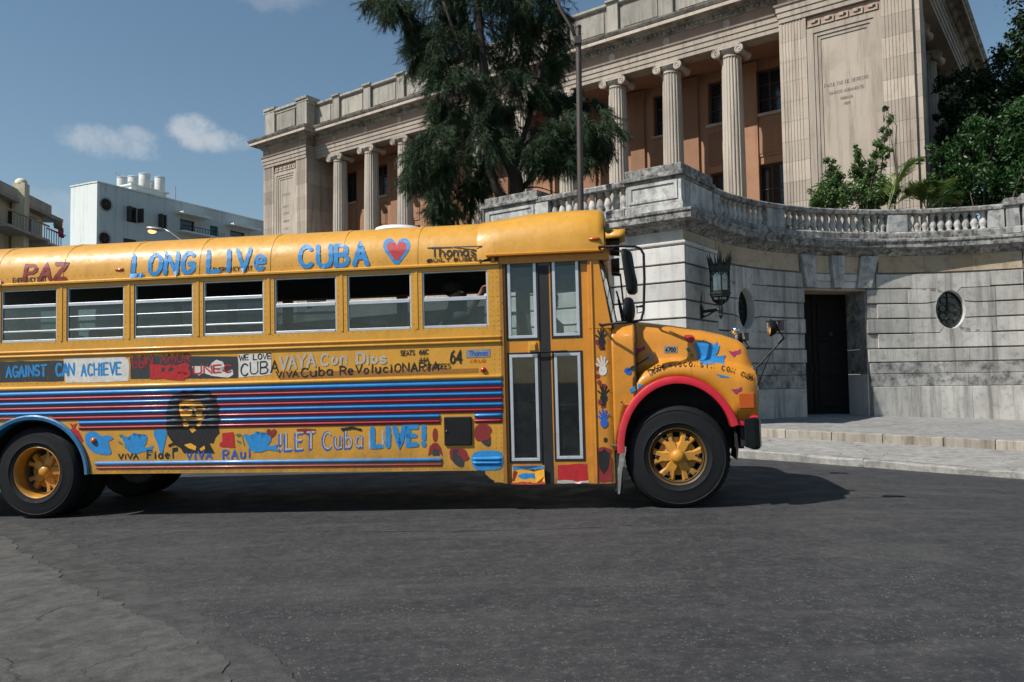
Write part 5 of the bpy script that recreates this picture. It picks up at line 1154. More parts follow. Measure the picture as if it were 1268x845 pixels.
    def ztop(x): return interp(x, [(-.62, 1.855), (-.35, 1.853), (0, 1.80), (.3, 1.745), (.55, 1.68), (.70, 1.625), (.76, 1.58), (.79, 1.50), (.805, 1.30)])
    def zsh(x): return interp(x, [(-.60, 1.06), (-.45, 1.22), (-.3, 1.36), (-.12, 1.435), (.1, 1.445), (.35, 1.43), (.6, 1.375), (.80, 1.33)])
    def hoodsec(x, side=1):
        e = max(0, (x-.66)/.145); sh = .06*e*e       # nose pulls in
        zt_, zs = ztop(x), zsh(x); lo = arch(x); zs = max(zs, lo+.06)
        crown = .085*(1-.5*e)
        p = [(.015+sh, lo), (.0+sh, lo+(zs-lo)*.35), (.003+sh, lo+(zs-lo)*.7), (.03+sh, zs-.03), (.07+sh, zs-.004), (.14+sh, zs+.012), (.20+sh, zs+.02), (.235+sh, zs+.035), (.25+sh, zs+.07)]
        zt2 = max(zt_, zs+.1)
        p += [(.265+sh, lerp(zs+.07, zt2, .45)), (.285+sh, zt2-.07), (.32+sh, zt2-.015), (.40+sh, zt2+.02), (.60, zt2+.05), (.85, zt2+.07), (WB/2, zt2+crown)]
        return [(x, y, z) for y, z in p]
    xs = sorted(set([-.37, XN-.01, XN]+[lerp(-.37, XN, k/46) for k in range(47)]))
    half = [hoodsec(x) for x in xs]
    rg = [h+[(x, WB-y, z) for x, y, z in reversed(h[:-1])] for h in half]
    m = MB(); m.rings(rg, closed=False); m.f.append(tuple(range(len(m.v)-len(rg[0]), len(m.v)))); hd = bpart('hood', m, 'y2', bz, 60, surf=True)
    sm = hd.modifiers.new('solid', 'SOLIDIFY'); sm.thickness = .02; sm.offset = -1
    xs = sorted(set([lerp(xf+.002, -.382, k/10) for k in range(11)]))
    rg = []
    for x in xs:
        h = hoodsec(x); lo = arch(x)
        h = [(x, 0.002, lo), (x, .0, lo+.2), (x, .0, 1.05), (x, .001, 1.25), (x, .002, 1.45), (x, .004, 1.6), (x, .012, 1.70), (x, .04, 1.77), (x, .10, 1.815), (x, .2, 1.845), (x, .4, 1.87), (x, .8, 1.90), (x, WB/2, 1.92)]
        rg.append(h+[(x, WB-y, z) for x, y, z in reversed(h[:-1])])
    m = MB(); m.rings(rg, closed=False); cw = bpart('cowl', m, 'y2', bz, 60, surf=True); sm = cw.modifiers.new('solid', 'SOLIDIFY'); sm.thickness = .02; sm.offset = -1
    m = MB(); m.tube([(-.376, .008+.0*k, z) for k, z in enumerate((arch(-.376)+.02, 1.05, 1.3, 1.5, 1.65))]+[(-.376, .04, 1.76), (-.376, .12, 1.83)], .006, 5); bpart('hood_seam', m, 'rubk', bz)
    lip('front_arch_trim', ax, az, arx+.015, arz+.02, 18, 184, .070, -.014, .16, 'lip')
    # lower front corner behind the wheel arch, indicator
    m = MB(); x0, z1 = BS(914.5, 486); x1, z0_ = BS(937, 507); m.rings([[(x, y, z) for y, z in ((.04+e, z0_), (-.006+e, z0_+.01), (-.006+e, z1-.01), (.04+e, z1))] for x, e in ((x0, 0), (x1-.02, .012), (x1+.01, .06))]); bpart('indicator', m, 'amber', bz, bevel=.006)
    m = MB(); m.box(.60, .795, .02, .25, .80, .90); m.box(.60, .795, WB-.25, WB-.02, .80, .90); bpart('fender_corner', m, 'lip', bz, bevel=.01)
    # nose: grille, headlights
    m = MB(); m.box(XN+.001, XN+.02, .45, WB-.45, .95, 1.42); gr = bpart('grille', m, 'black', bz)
    for k in range(8): m = MB(); m.box(XN+.02, XN+.034, .48, WB-.48, .98+.055*k, 1.005+.055*k); part('grille_slat', m, 'chrome', gr)
    for y in (.25, WB-.25): m = MB(); m.lathe([(.10, 0), (.095, .03), (.0, .05)], 16, (XN-.005, y, 1.15), 'x'); bpart('headlight', m, 'chrome', bz, 50)
    # bumper
    bx0, bz1 = BS(921, 517.5); bx1, bz0 = BS(943, 557); m = MB()
    rg = []
    for y, x0, x1 in ((-.02, bx0, bx1-.06), (.0, bx0-.0, bx1-.01), (.10, bx0+.03, bx1+.02), (.3, bx1-.04, bx1+.05), (WB/2, bx1-.03, bx1+.09), (WB-.3, bx1-.04, bx1+.05), (WB-.10, bx0+.03, bx1+.02), (WB, bx0, bx1-.01)): rg.append([(x0, y, bz0+.03), (x1-.02, y, bz0), (x1, y, bz0+.03), (x1, y, bz1-.03), (x1-.02, y, bz1), (x0, y, bz1-.01)])
    m.rings(rg); bpart('bumper', m, 'bumper', bz, bevel=.008)
    # mirrors near side
    ym = -.20
    P = lambda px, py, y=ym: (lambda q: (q[0], y, q[1]))(BS(px, py, y))
    m = MB(); m.tube([(-.70, .0, BS(728, 310)[1]), P(742, 306, -.12), P(765, 305), P(786, 305.5), P(793, 308), P(797, 315), P(798, 345), P(797, 385), P(794, 396), P(786, 399), P(765, 400), P(745, 403, -.08), (-.72, .0, BS(730, 402)[1])], .013, 8); ma = bpart('mirror_arm', m, 'black', bz, True)
    m = MB(); m.tube([P(754, 310, -.1), P(768, 305)], .009, 6); m.tube([P(797, 378), P(789, 380), P(789, 388), P(797, 386)], .007, 6); m.tube([P(787, 380), P(798, 380)], .009, 6); part('mirror_bracket', m, 'black', ma)
    def mir(name, a, b, c, d, rr, sh):
        x0, z1 = BS(a, b, ym); x1, z0 = BS(c, d, ym); xc, zc_ = (x0+x1)/2, (z0+z1)/2; hw, hh = .072, (z1-z0)/2; tl = .10
        n = 20; rg = []
        for ox, k in ((-.03, .96), (-.026, 1), (.0, 1), (.025, .9), (.035, .5)):
            ring = []
            for i in range(n):
                t = 2*math.pi*i/n; c_, s_ = math.cos(t), math.sin(t)
                if sh == 'r': u, v = c_*hw*1.15, s_*hh
                else: u = math.copysign(min(1, abs(c_)**.35), c_)*hw; v = math.copysign(min(1, abs(s_)**.35), s_)*hh
                ring.append((xc+ox+rr*(v/hh)*-.5+u*k*.42, ym-.0+u*k*.9, zc_+v*k))
            rg.append(ring)
        m = MB(); m.rings(rg); o = bpart(name, m, 'black', bz, 50); 
        m = MB(); q = [(p[0]-.003, p[1], p[2]) for p in rg[0]]; m.add(q, [tuple(range(n))]); part('mirror_glass', m, 'chrome', o)
    mir('mirror', 771, 308.5, 789, 365, .05, 's'); mir('round_mirror', 771, 368.5, 788, 398.5, 0, 'r')
    # fender mirrors on bent arms (near and far)
    for yy, h in ((.10, None), (WB-.10, None)):
        if yy < 1: pts = [BS(935, 487, yy), BS(937, 455, yy), BS(971, 418.5, yy), BS(963, 408, yy)]; hc = BS(957, 406, yy); s2 = [BS(939, 478, yy), BS(955, 437, yy)]
        pts3 = [(x, yy, z) for x, z in pts]; m = MB(); m.tube(pts3, .0095, 7); m.tube([(s2[0][0], yy+.03, s2[0][1]), (s2[1][0], yy+.03, s2[1][1])], .005, 5); m.lathe([(.022, -.05), (.026, .03), (.01, .05)], 8, (pts[0][0], yy, pts[0][1]+.02)); a_ = bpart('fender_mirror_arm', m, 'black', bz)
        m = MB(); n = 16; rg = []
        for ox, k in ((-.035, 1), (-.02, 1.02), (.02, .8), (.045, .3)): rg.append([(hc[0]+ox-.3*.09*math.sin(2*math.pi*i/n)*0, yy+.085*k*math.cos(2*math.pi*i/n), hc[1]+.085*k*math.sin(2*math.pi*i/n)) for i in range(n)])
        m.rings(rg); mm_ = bpart('fender_mirror', m, 'black', bz, 50)
        m = MB(); m.lathe([(.082, 0), (.06, -.012), (.0, -.02)], 16, (hc[0]-.036, yy, hc[1]), 'x'); part('mirror_glass', m, 'chrome', mm_, 50)
        m = MB(); m.box(hc[0]-.06, hc[0]+.11, yy-.05, yy+.05, hc[1]+.062, hc[1]+.07); m.box(hc[0]+.06, hc[0]+.10, yy-.05, yy+.05, hc[1]-.03, hc[1]+.062); part('mirror_visor', m, 'chassis', mm_)
    x, z = BS(911, 411, .5); m = MB(); m.sphere((x, .5, z+.01), .045, 12, 8); m.tube([(x, .5, z-.06), (x+.01, .5, z-.02)], .012, 6); m.tube([(x+.03, .5, z+.03), (x+.07, .5, z), (x+.08, .5, z-.08)], .01, 6); bpart('hood_spotlight', m, 'chrome', bz, 50)
    # cowl vent bump, wipers
    m = MB(); m.sphere((-.44, .55, 1.90), .06, 10, 6, (1.1, 1, .6)); bpart('air_intake', m, 'rubk', bz, True)
    for pts in ([(-.47, .5, 1.86), (-.50, .42, 2.05), (-.545, .40, 2.22)], [(-.50, .38, 2.40), (-.47, .42, 2.0)], [(-.47, 1.7, 1.86), (-.53, 1.6, 2.25)]): m = MB(); m.tube(pts, .010, 5); bpart('wiper', m, 'rubk', bz)
    # mud flap with chrome edge
    x0, z0_ = BS(768, 612); x1, z1 = BS(770, 553); m = MB(); m.box(x0-.05, x0+.03, .03, .32, z0_+.02, z1); bpart('mud_flap', m, 'rubk', bz)
    m = MB(); m.rings([[(x-w_, .0, z), (x+w_, -.008, z), (x+w_, .03, z), (x-w_, .03, z)] for x, z, w_ in ((x0-.012, z0_, .010), (x0+.005, (z0_+z1)/2, .022), (x1+.01, z1-.05, .030), (x1+.015, z1, .03))]); m.tube([(x1-.14, .01, z1+.01), (x1+.02, .0, z1+.01)], .008, 6); bpart('flap_bar', m, 'chrome', bz, 50)
    # ---- wheels
    def tyre_prof(dy=0): return [(.283, .035+dy), (.295, .008+dy), (.33, -.002+dy), (.335, -.007+dy), (.345, -.002+dy), (.41, -.008+dy), (.455, .002+dy), (.463, -.003+dy), (.49, .018+dy), (.505, .035+dy), (.513, .06+dy), (.515, .10+dy), (.503, .104+dy), (.503, .112+dy), (.516, .116+dy), (.516, .158+dy), (.503, .162+dy), (.503, .170+dy), (.515, .174+dy), (.513, .215+dy), (.49, .255+dy), (.41, .272+dy), (.295, .262+dy), (.283, .235+dy)]
    def wheel(cx, cz, y0, s, front):
        M_ = lambda prof: [(r, h*s) for r, h in prof]
        m = MB(); m.lathe(M_([(.515, .137), (.515, .139)]), 8, (cx, y0, cz), 'y'); m = MB()
        m.lathe(M_(tyre_prof()), 56, (cx, y0, cz), 'y', caps=False); m2 = len(tyre_prof()); n = 56
        m.f += [(k, (k+1) % n, (m2-1)*n+(k+1) % n, (m2-1)*n+k) for k in range(n)]
        wh = bpart('wheel', m, 'rub', bz, 40)
        # shoulder lugs
        lg = MB()
        for k in range(56):
            a = 2*math.pi*k/56; c, q = math.cos(a), math.sin(a); c2, q2 = math.cos(a+.055), math.sin(a+.055)
            lg.add([(cx+r*cc, y0+s*h, cz+r*qq) for r, h in ((.497, .026), (.519, .066)) for cc, qq in ((c, q), (c2, q2))]+[(cx+.50*cc, y0+s*.07, cz+.50*qq) for cc, qq in ((c, q), (c2, q2))], [(0, 1, 3, 2), (2, 3, 5, 4), (0, 2, 4), (1, 5, 3)])
        l_ = part('tread_lugs', lg, 'rub', wh); l_['kind'] = 'stuff'
        m = MB(); m.lathe(M_([(.286, .03), (.291, .018), (.283, .012), (.272, .022), (.264, .05), (.262, .20), (.275, .24)]), 48, (cx, y0, cz), 'y', caps=False); part('rim', m, 'rimd' if front else 'rim', wh, 40)
        d = .035 if front else .15
        m = MB(); m.lathe(M_([(.264, d+.01), (.256, d+.0), (.240, d+.035), (.236, d+.07), (.262, d+.08)]), 48, (cx, y0, cz), 'y', caps=False); part('rim_band', m, 'rimd', wh, 40)
        m = MB(); m.lathe(M_([(.15, d+.045), (.19, d+.05), (.19, d+.07), (.15, d+.075)]), 36, (cx, y0, cz), 'y'); m.lathe(M_([(.0, d+.03), (.12, d+.035), (.145, d+.045), (.145, d+.08), (.0, d+.08)]), 24, (cx, y0, cz), 'y'); part('wheel_centre', m, 'rim', wh, 40)
        m = MB(); m.lathe(M_([(.285, .225), (.0, .23), (.0, .235), (.285, .235)]), 24, (cx, y0, cz), 'y'); part('brake_drum', m, 'chassis', wh)
        sp = [(.05, -.050), (.11, -.058), (.15, -.054), (.230, -.092), (.240, -.036), (.172, -.008), (.172, .008), (.240, .036), (.230, .092), (.15, .054), (.11, .058), (.05, .050)]
        for k in range(6 if front else 5):
            a = 2*math.pi*k/(6 if front else 5)+.02; ca, sa = math.cos(a), math.sin(a)
            m = MB(); rg = []
            for y, sc_ in ((d+.06, 1.0), (d+.015, .94), (d-.004, .72)): rg.append([(cx+ca*r-sa*t*sc_, y0+s*(y+(.02*(r-.05)/.2 if True else 0)), cz+sa*r+ca*t*sc_) for r, t in sp])
            m.rings(rg); o = part('spoke', m, 'rim', wh, bevel=.003)
            m = MB(); r = .205; m.lathe(M_([(.018, 0), (.018, -.016), (.010, -.022)]), 6, (cx+ca*r, y0+s*(d+.02), cz+sa*r), 'y'); part('wheel_nut', m, 'chassis', wh)
        m = MB(); m.lathe(M_([(.075, d+.04), (.07, d-.015), (.055, d-.04), (.035, d-.052), (.0, d-.055)]), 20, (cx, y0, cz), 'y'); part('hub', m, 'rim', wh, 40)
        for k in range(8):
            a = 2*math.pi*k/8; m = MB(); m.lathe(M_([(.009, 0), (.009, -.012)]), 6, (cx+.088*math.cos(a), y0+s*(d+.03), cz+.088*math.sin(a)), 'y'); part('hub_bolt', m, 'chassis', wh)
        return wh
    fx, fz = BS(839.5, 567.5, .05); wheel(fx, .505, .05, 1, True); wheel(fx, .505, WB-.05, -1, True)
    rx, rz = BS(41, 585.5, .05); wheel(RIM_X, .405, .05, 1, False); wheel(RIM_X, .405, WB-.05, -1, False); wheel(RIM_X, .405, .38, 1, True); wheel(RIM_X, .405, WB-.38, -1, True)
    m = MB(); m.lathe([(.055, .3), (.055, WB-.3)], 12, (RIM_X, 0, .41), 'y'); m.sphere((RIM_X, WB/2, .41), .19, 12, 8); bpart('rear_axle', m, 'chassis', bz)
    m = MB(); m.lathe([(.045, .3), (.045, WB-.3)], 10, (fx, 0, .46), 'y'); bpart('front_axle', m, 'chassis', bz)
    # chassis
    for y in (.72, 1.56): m = MB(); m.box(-9.6, .75, y, y+.08, .52, .76); bpart('frame_rail', m, 'chassis', bz)
    for k in range(6): m = MB(); m.box(-8.6+1.6*k, -8.5+1.6*k, .80, 1.56, .55, .72); bpart('cross_member', m, 'chassis', bz)
    m = MB(); m.tube([(RIM_X+.1, 1.18, .45), (-3.6, 1.18, .58), (-1.0, 1.18, .62)], .05, 10); bpart('drive_shaft', m, 'chassis', bz)
    x0, z0_ = BS(133, 590, .5); x1, _ = BS(216, 590, .5); m = MB(); m.lathe([(.25, 0), (.27, .02), (.27, .55), (.25, .57)], 20, ((x0+x1)/2, .42, .50), 'y'); bpart('air_tank', m, 'chassis', bz, 40)
    m = MB(); m.box(-4.2, -2.9, .85, 1.5, .42, .60); m.box(-1.2, .2, .8, 1.5, .45, .95); bpart('gearbox_and_engine', m, 'chassis', bz, bevel=.03)
    m = MB(); m.tube([(-.4, .62, .48), (-3.4, .62, .50), (-9.9, .6, .45)], .035, 8); bpart('exhaust_pipe', m, 'chassis', bz)
    # wheel wells
    m = MB(); m.rings([[(ax+(arx-.02)*math.cos(a), y, az+(arz-.03)*math.sin(a)) for a in [rad(lerp(-12, 192, k/18)) for k in range(19)]] for y in (.03, .52)], closed=False); w_ = bpart('wheel_well', m, 'chassis', bz); m = MB(); m.box(-.6, .62, .52, .56, .6, 1.5); m.box(.62, .78, .05, .7, .60, .80); bpart('inner_fender', m, 'chassis', bz)
    m = MB(); m.rings([[(AR_x+(ARx-.01)*math.cos(a), y, AR_z+(ARz-.01)*math.sin(a)) for a in [rad(lerp(0, 180, k/18)) for k in range(19)]] for y in (.03, .75)], closed=False); bpart('wheel_well', m, 'chassis', bz)
    # ---- inside
    m = MB(); m.box(XR+.05, XD, .032, WB-.032, .98, 1.03); m.box(XD, -.7, .62, WB-.055, .98, 1.03); bpart('floor', m, 'innerd', bz)
    for k, (y, z) in enumerate(((.10, .30), (.34, .54), (.58, .78))): m = MB(); m.box(XD+.04, -.84, y, y+.26, z-.03, z); m.box(XD+.04, -.84, y+.24, y+.26, z, z+.24); bpart('step', m, 'inner', bz)
    m = MB(); m.box(XD+.04, -.84, .08, .62, .24, .265); m.box(XD-.02, XD+.03, .11, .62, .26, .98); m.box(-.83, -.80, .06, .62, .26, 1.8); bpart('step_well', m, 'innerd', bz)
    m = MB(); rp2 = [(y+.03*(1-y/1.175) if y < WB/2 else y-.03*(1-(WB-y)/1.175), z-.03) for y, z in rp]; m.rings([[(x, y, z) for y, z in rp2] for x in (XR+.05, -.7)], closed=False); bpart('ceiling', m, 'inner', bz)
    for yy in (.032, WB-.035): m = MB(); m.box(XR+.05, XD, yy, yy+.003, 1.03, 1.855); bpart('inner_lining', m, 'inner', bz)
    def seat(x, y0, y1):
        m = MB(); m.box(x, x+.42, y0, y1, 1.36, 1.48); s_ = bpart('passenger_seat', m, 'seat', bz, bevel=.03)
        m = MB(); m.rings([[(x-.02-.10*t+dx, y, 1.42+.57*t) for y in (y0+.0, y1-.0) for dx in ((0, .09) if y == y0 else (.09, 0))] for t in (0, .5, .92, 1)]); part('seat_back', m, 'seat', s_, bevel=.06)
        m = MB(); m.tube([(x+.05, y0+.1, 1.03), (x+.05, y0+.1, 1.36)], .015, 6); m.tube([(x+.35, y1-.1, 1.03), (x+.35, y1-.1, 1.36)], .015, 6); part('leg', m, 'black', s_)
    for k in range(10):
        for y0, y1 in ((.07, 1.0), (1.36, WB-.07)): seat(-9.35+.76*k, y0, y1)
    m = MB(); m.tube([(-1.80, .62, 1.03), (-1.80, .62, 1.95), (-1.80, .10, 1.95)], .016, 8); m.box(-1.80, -1.79, .1, .62, 1.1, 1.6); bpart('stanchion', m, 'black', bz)
    m = MB(); m.box(-.74, -.55, .25, WB-.15, 1.30, 1.86); bpart('dashboard', m, 'innerd', bz, bevel=.04)
    m = MB(); m.tube([(-.98+.06*math.sin(2*math.pi*k/20)*0+.10*math.sin(2*math.pi*k/20), 1.75+.22*math.cos(2*math.pi*k/20), 1.80+.20*math.sin(2*math.pi*k/20)) for k in range(20)], .014, 6, loop=True); m.tube([(-.98, 1.75, 1.80), (-.75, 1.75, 1.60)], .02, 6); m.tube([(-.98, 1.54, 1.80), (-.98, 1.96, 1.80)], .01, 5); bpart('steering_wheel', m, 'black', bz)
    m = MB(); m.box(-1.62, -1.18, 1.5, 2.02, 1.30, 1.42); m.rings([[(-1.66-.1*t+dx, y, 1.40+.75*t) for y in (1.52, 2.0) for dx in ((0, .1) if y == 1.52 else (.1, 0))] for t in (0, .9, 1)]); bpart('driver_seat', m, 'seat', bz, bevel=.03)
    return bz

# ------------------------------------------------------------ paint on the bus: every mark lies on the real surface under it
def decals(bz):
    V = []; F = []
    for v, f in SURF: o = len(V); V += v; F += [tuple(i+o for i in q) for q in f]
    bvh = BVHTree.FromPolygons([Vector(v) for v in V], F, all_triangles=False)
    RM = BMI.to_3x3()
    def hit(px, py, off):
        d = (RM @ ray(px, py)).normalized(); loc, n, i, t = bvh.ray_cast(EYEL, d, 30)
        if loc is None: x, z = BS(px, py); return (x, -off, z)
        if n.dot(d) > 0: n = -n
        return tuple(loc-d*off*1.2)
    lev = [0]
    def nxt(): lev[0] = (lev[0]+1) % 4; return .0030+.0006*lev[0]
    R = random.Random(12)
    def slices(poly, st):
        """fill a 2-D polygon and cut it into strips st px high and wide so it follows ribs and curves"""
        bm = bmesh.new(); vs = [bm.verts.new((x, y, 0)) for x, y in poly]
        try: bm.faces.new(vs)
        except ValueError: return [], []
        bmesh.ops.triangulate(bm, faces=bm.faces[:])
        y0, y1 = min(p[1] for p in poly), max(p[1] for p in poly); x0, x1 = min(p[0] for p in poly), max(p[0] for p in poly)
        if st:
            x = x0+st
            while x < x1: bmesh.ops.bisect_plane(bm, geom=bm.verts[:]+bm.edges[:]+bm.faces[:], plane_co=(x, 0, 0), plane_no=(1, 0, 0)); x += max(st, 2)
            y = y0+st
            while y < y1: bmesh.ops.bisect_plane(bm, geom=bm.verts[:]+bm.edges[:]+bm.faces[:], plane_co=(0, y, 0), plane_no=(0, 1, 0)); y += st
        bm.verts.index_update(); v = [(q.co.x, q.co.y) for q in bm.verts]; f = [tuple(q.index for q in fc.verts) for fc in bm.faces]; bm.free(); return v, f
    def smooth_(p, it=2):
        for _ in range(it):
            q = []
            for i in range(len(p)):
                a, b = p[i], p[(i+1) % len(p)]; q += [(a[0]*.75+b[0]*.25, a[1]*.75+b[1]*.25), (a[0]*.25+b[0]*.75, a[1]*.25+b[1]*.75)]
            p = q
        return p
    def put(name, polys, mat, st=0, sm=0, off=None, label=None):
        m = MB(); 
        for p in polys:
            if sm: p = smooth_(p, sm)
            v, f = slices(p, st); o = off if off else nxt(); m.add([hit(x, y, o) for x, y in v], f)
        return part(name, m, mat, bz, label=label)
    def rag(p, j=.6, n=3):       # ragged brush edge
        q = []
        for i in range(len(p)):
            a, b = p[i], p[(i+1) % len(p)]
            for k in range(n): q.append((lerp(a[0], b[0], k/n)+R.uniform(-j, j), lerp(a[1], b[1], k/n)+R.uniform(-j, j)))
        return q
    def text(name, s, p0, p1, h, mat, w, sp=.32, jit=.0, off=None, slant=0, label=None, curved=False):
        strokes, wd = layout(s, sp); m = MB(); k = (p1[0]-p0[0])/wd; sl = (p1[1]-p0[1])/(p1[0]-p0[0])
        for j, st in enumerate(strokes):
            o = (off if off else nxt())+(.0035 if curved else 0); jx, jy = R.uniform(-jit, jit), R.uniform(-jit, jit)
            pts = []
            for u, v in st:
                x = p0[0]+u*k+v*h*slant+jx; pts.append((x, p0[1]+(u*k)*sl-v*h+jy))
            if h > 12 and curved:
                q = [pts[0]]
                for a, b in zip(pts, pts[1:]):
                    nn = max(1, int(math.dist(a, b)/2.2)); q += [(lerp(a[0], b[0], i/nn), lerp(a[1], b[1], i/nn)) for i in range(1, nn+1)]
                pts = [(x+R.uniform(-.25, .25), y) for x, y in q]
            elif h > 8:
                q = [pts[0]]
                for a, b in zip(pts, pts[1:]):
                    nn = max(1, int(math.dist(a, b)/2.4)); q += [(lerp(a[0], b[0], i/nn), lerp(a[1], b[1], i/nn)) for i in range(1, nn+1)]
                pts = [(x+R.uniform(-.18, .18), y+R.uniform(-.1, .1)) for x, y in q]
            ribbon(m, pts, w*R.uniform(.9, 1.1), lambda x, y, o=o: hit(x, y, o), wj=.14 if h > 8 else 0)
        return part(name, m, mat, bz, label=label)
    # roof band
    text('roof_lettering', 'LONG', (164, 341.5), (238, 337.5), 24.5, 'pb', 5.2, .42, .5, slant=.12, curved=True, label='LONG in blue brush letters')
    text('roof_lettering', 'LIVe', (257, 337), (329, 333), 25, 'pb', 5.2, .42, .5, slant=.05, curved=True, label='LIVe in blue brush letters')
    text('roof_lettering', 'CUBA', (371, 331), (454, 327.5), 25, 'pb', 5.4, .42, .5, curved=True, label='CUBA in blue brush letters')
    text('roof_lettering', 'AL', (-28, 352.5), (3, 350), 20, 'prd', 5.0, .4, .4, slant=.1, curved=True, label='last letters of a red brush word'); text('roof_lettering', 'PAZ', (30, 347.5), (80, 345), 18.5, 'prd', 4.6, .42, .4, slant=.15, curved=True, label='PAZ in dark red brush letters')
    text('stencil', 'EMERGENCY EXIT', (16, 350), (57, 348.3), 5.2, 'pk', .9); text('stencil', 'EMERGENCY EXIT', (264, 337), (312, 334.8), 5.2, 'pk', .9)
    heart = lambda cx, cy, w, h: [(cx, cy+h*.5), (cx-w*.3, cy+h*.12), (cx-w*.48, cy-h*.15), (cx-w*.42, cy-h*.42), (cx-w*.22, cy-h*.5), (cx-w*.04, cy-h*.38), (cx, cy-h*.22), (cx+w*.06, cy-h*.40), (cx+w*.25, cy-h*.5), (cx+w*.44, cy-h*.42), (cx+w*.48, cy-h*.15), (cx+w*.3, cy+h*.14)]
    put('heart_border', [heart(491, 312.5, 36, 36)], 'pb', 3, 1, .003); put('heart', [heart(491, 311.5, 26, 26)], 'pr', 3, 1, .0042)
    text('maker_plate_lettering', 'Thomas', (534, 318.4), (589, 316.6), 11.5, 'pk', 1.7, .22, curved=True); text('maker_plate_lettering', 'BUILT BUSES', (531, 324.8), (591, 322.8), 3.6, 'pk', 1.0, .3)
    put('maker_plate_bar', [[(529, 306.5), (560, 305.6), (560, 307.0), (529, 307.9)]], 'pk'); put('maker_plate_bar', [[(561, 305.4), (597, 304.4), (597, 306), (561, 307)]], 'pk')
    for cx in (530.5, 594.5): put('maker_plate_ring', [[(cx+2.4*math.cos(rad(a)), 323.5+2.4*math.sin(rad(a))) for a in range(0, 360, 40)]], 'pk')
    # upper band
    put('paint_patch', [rag([(-2, 448), (40, 447), (79, 446.5), (79, 472), (40, 473), (-2, 474)])], 'ps', off=.0022)
    put('paint_patch', [rag([(79, 444.5), (120, 443.5), (154, 442), (160, 447), (159, 472.5), (120, 473.5), (81, 474)])], 'pw', off=.0024)
    text('slogan', 'AGAINST', (8, 467), (57, 465.5), 13, 'pb', 2.4, .3, .4); text('slogan', 'CAN', (69, 466), (92, 465), 15, 'pb', 2.6, .25, .4); text('slogan', 'ACHIEVE', (101, 465.5), (150, 463.5), 14.5, 'pb', 2.3, .35, .4)
    put('paint_patch', [rag([(161, 443), (200, 441.5), (294, 441), (295, 468), (240, 469), (162, 470)])], 'ps', off=.0022)
    text('slogan', 'CON AMOR', (163, 451.5), (236, 448), 9.5, 'prd', 2.2, .3, .4); text('slogan', 'LOS', (188, 468), (235, 466), 15, 'pr', 4.0, .5, .7, off=.0047)
    text('slogan', 'CON', (164, 456), (187, 455), 8, 'prd', 2.0, .3, .4, off=.0044); put('paint_blob', [rag([(190, 452), (212, 453), (232, 450), (234, 458), (215, 462), (233, 466), (228, 471), (205, 470), (190, 468)], .9)], 'pr', off=.0038); put('paint_blob', [rag([(200, 455), (222, 455), (210, 460), (200, 461)], .5)], 'ps', off=.0043)
    put('paint_blob', [rag([(238, 454), (252, 453), (262, 457), (262, 450), (268, 446), (276, 448), (278, 453), (272, 455), (268, 459), (280, 461), (288, 458), (289, 464), (282, 468), (262, 466), (252, 462), (246, 465), (240, 461)], .4)], 'pw', off=.0036)
    text('slogan', 'UNEC', (240, 463), (287, 461), 9, 'pr', 2.0, .3, .4, off=.0047)
    put('paint_patch', [rag([(295, 439), (335, 437.5), (337, 464), (296, 468)])], 'pw', off=.0024)
    text('slogan', 'WE LOVE', (296, 446.5), (336, 444.5), 6.5, 'pk', 1.3, .3, .3); text('slogan', 'CUBA', (298, 465.5), (344, 460.5), 14.5, 'pk', 1.6, .35, .4)
    text('slogan', 'VAYA', (346, 458), (390, 453.5), 15.5, 'pwg', 2.7, .2, .5); text('slogan', 'Con', (397, 453), (430, 450.5), 13.5, 'pwg', 2.5, .35, .4); text('slogan', 'Dios', (442, 450.5), (478, 450), 12.5, 'pwg', 2.5, .3, .4)
    text('slogan', 'ViVA', (342, 468), (369, 466.5), 7.5, 'pk', 1.5, .25, .4); text('slogan', 'Cuba', (373, 467), (412, 464.5), 10.5, 'pk', 1.6, .3, .4); text('slogan', 'ReVoluciONARIA', (421, 464), (543, 458.5), 10.2, 'pk', 1.7, .38, .4)
    text('stencil', 'SEATS', (496, 440.3), (513.5, 439.7), 5.8, 'pk', 1.1, .22); text('stencil', '66C', (519, 439.2), (530.5, 438.8), 5.8, 'pk', 1.1, .22); text('stencil', '44A', (519, 448.5), (530.5, 448), 5.6, 'pk', 1.1, .22); text('stencil', 'STANDEES', (527, 457.3), (558, 456.3), 5.8, 'pk', 1.0, .22)
    text('fleet_number', '64', (557.5, 450), (571.5, 449.5), 15.5, 'pk', 2.3, .3)
    put('name_plate', [[(577, 433.5), (607, 432), (607, 442), (577, 443.5)]], 'pgy', off=.003); text('name_plate_lettering', 'Thomas', (581, 441), (604, 440), 6, 'pb2', 1.1, .15, off=.0042); text('small_stencil', 'ATO LAD', (582, 449), (601, 448.2), 3.4, 'por', .8)
    put('brown_panel', [[(346, 461), (592.5, 456.3), (592.5, 461.8), (346, 470.5)]], 'pbr', off=.0015)
    # lower band
    dove = [(0, 14), (12, 8), (22, 18), (30, 38), (36, 30), (36, 8), (44, -6), (50, 16), (60, 0), (63, 26), (70, 30), (78, 2), (84, 18), (94, 4), (98, 22), (94, 50), (84, 68), (100, 72), (122, 60), (114, 82), (118, 100), (84, 92), (62, 104), (38, 104), (22, 86), (12, 50)]
    def bird(x, y, sx, sy, mat='pb', off=None): return put('dove', [[(x+u*sx, y+v*sy) for u, v in dove]], mat, 0, 0, off)
    put('painted_fish', [[(105, 540), (108, 535.5), (114, 534), (121, 536), (126, 541), (132, 538.5), (141, 542), (138, 545), (134, 546), (135, 552), (139, 563), (128, 563.5), (116, 561), (110, 556), (105, 547)]], 'pb', 0, 1)
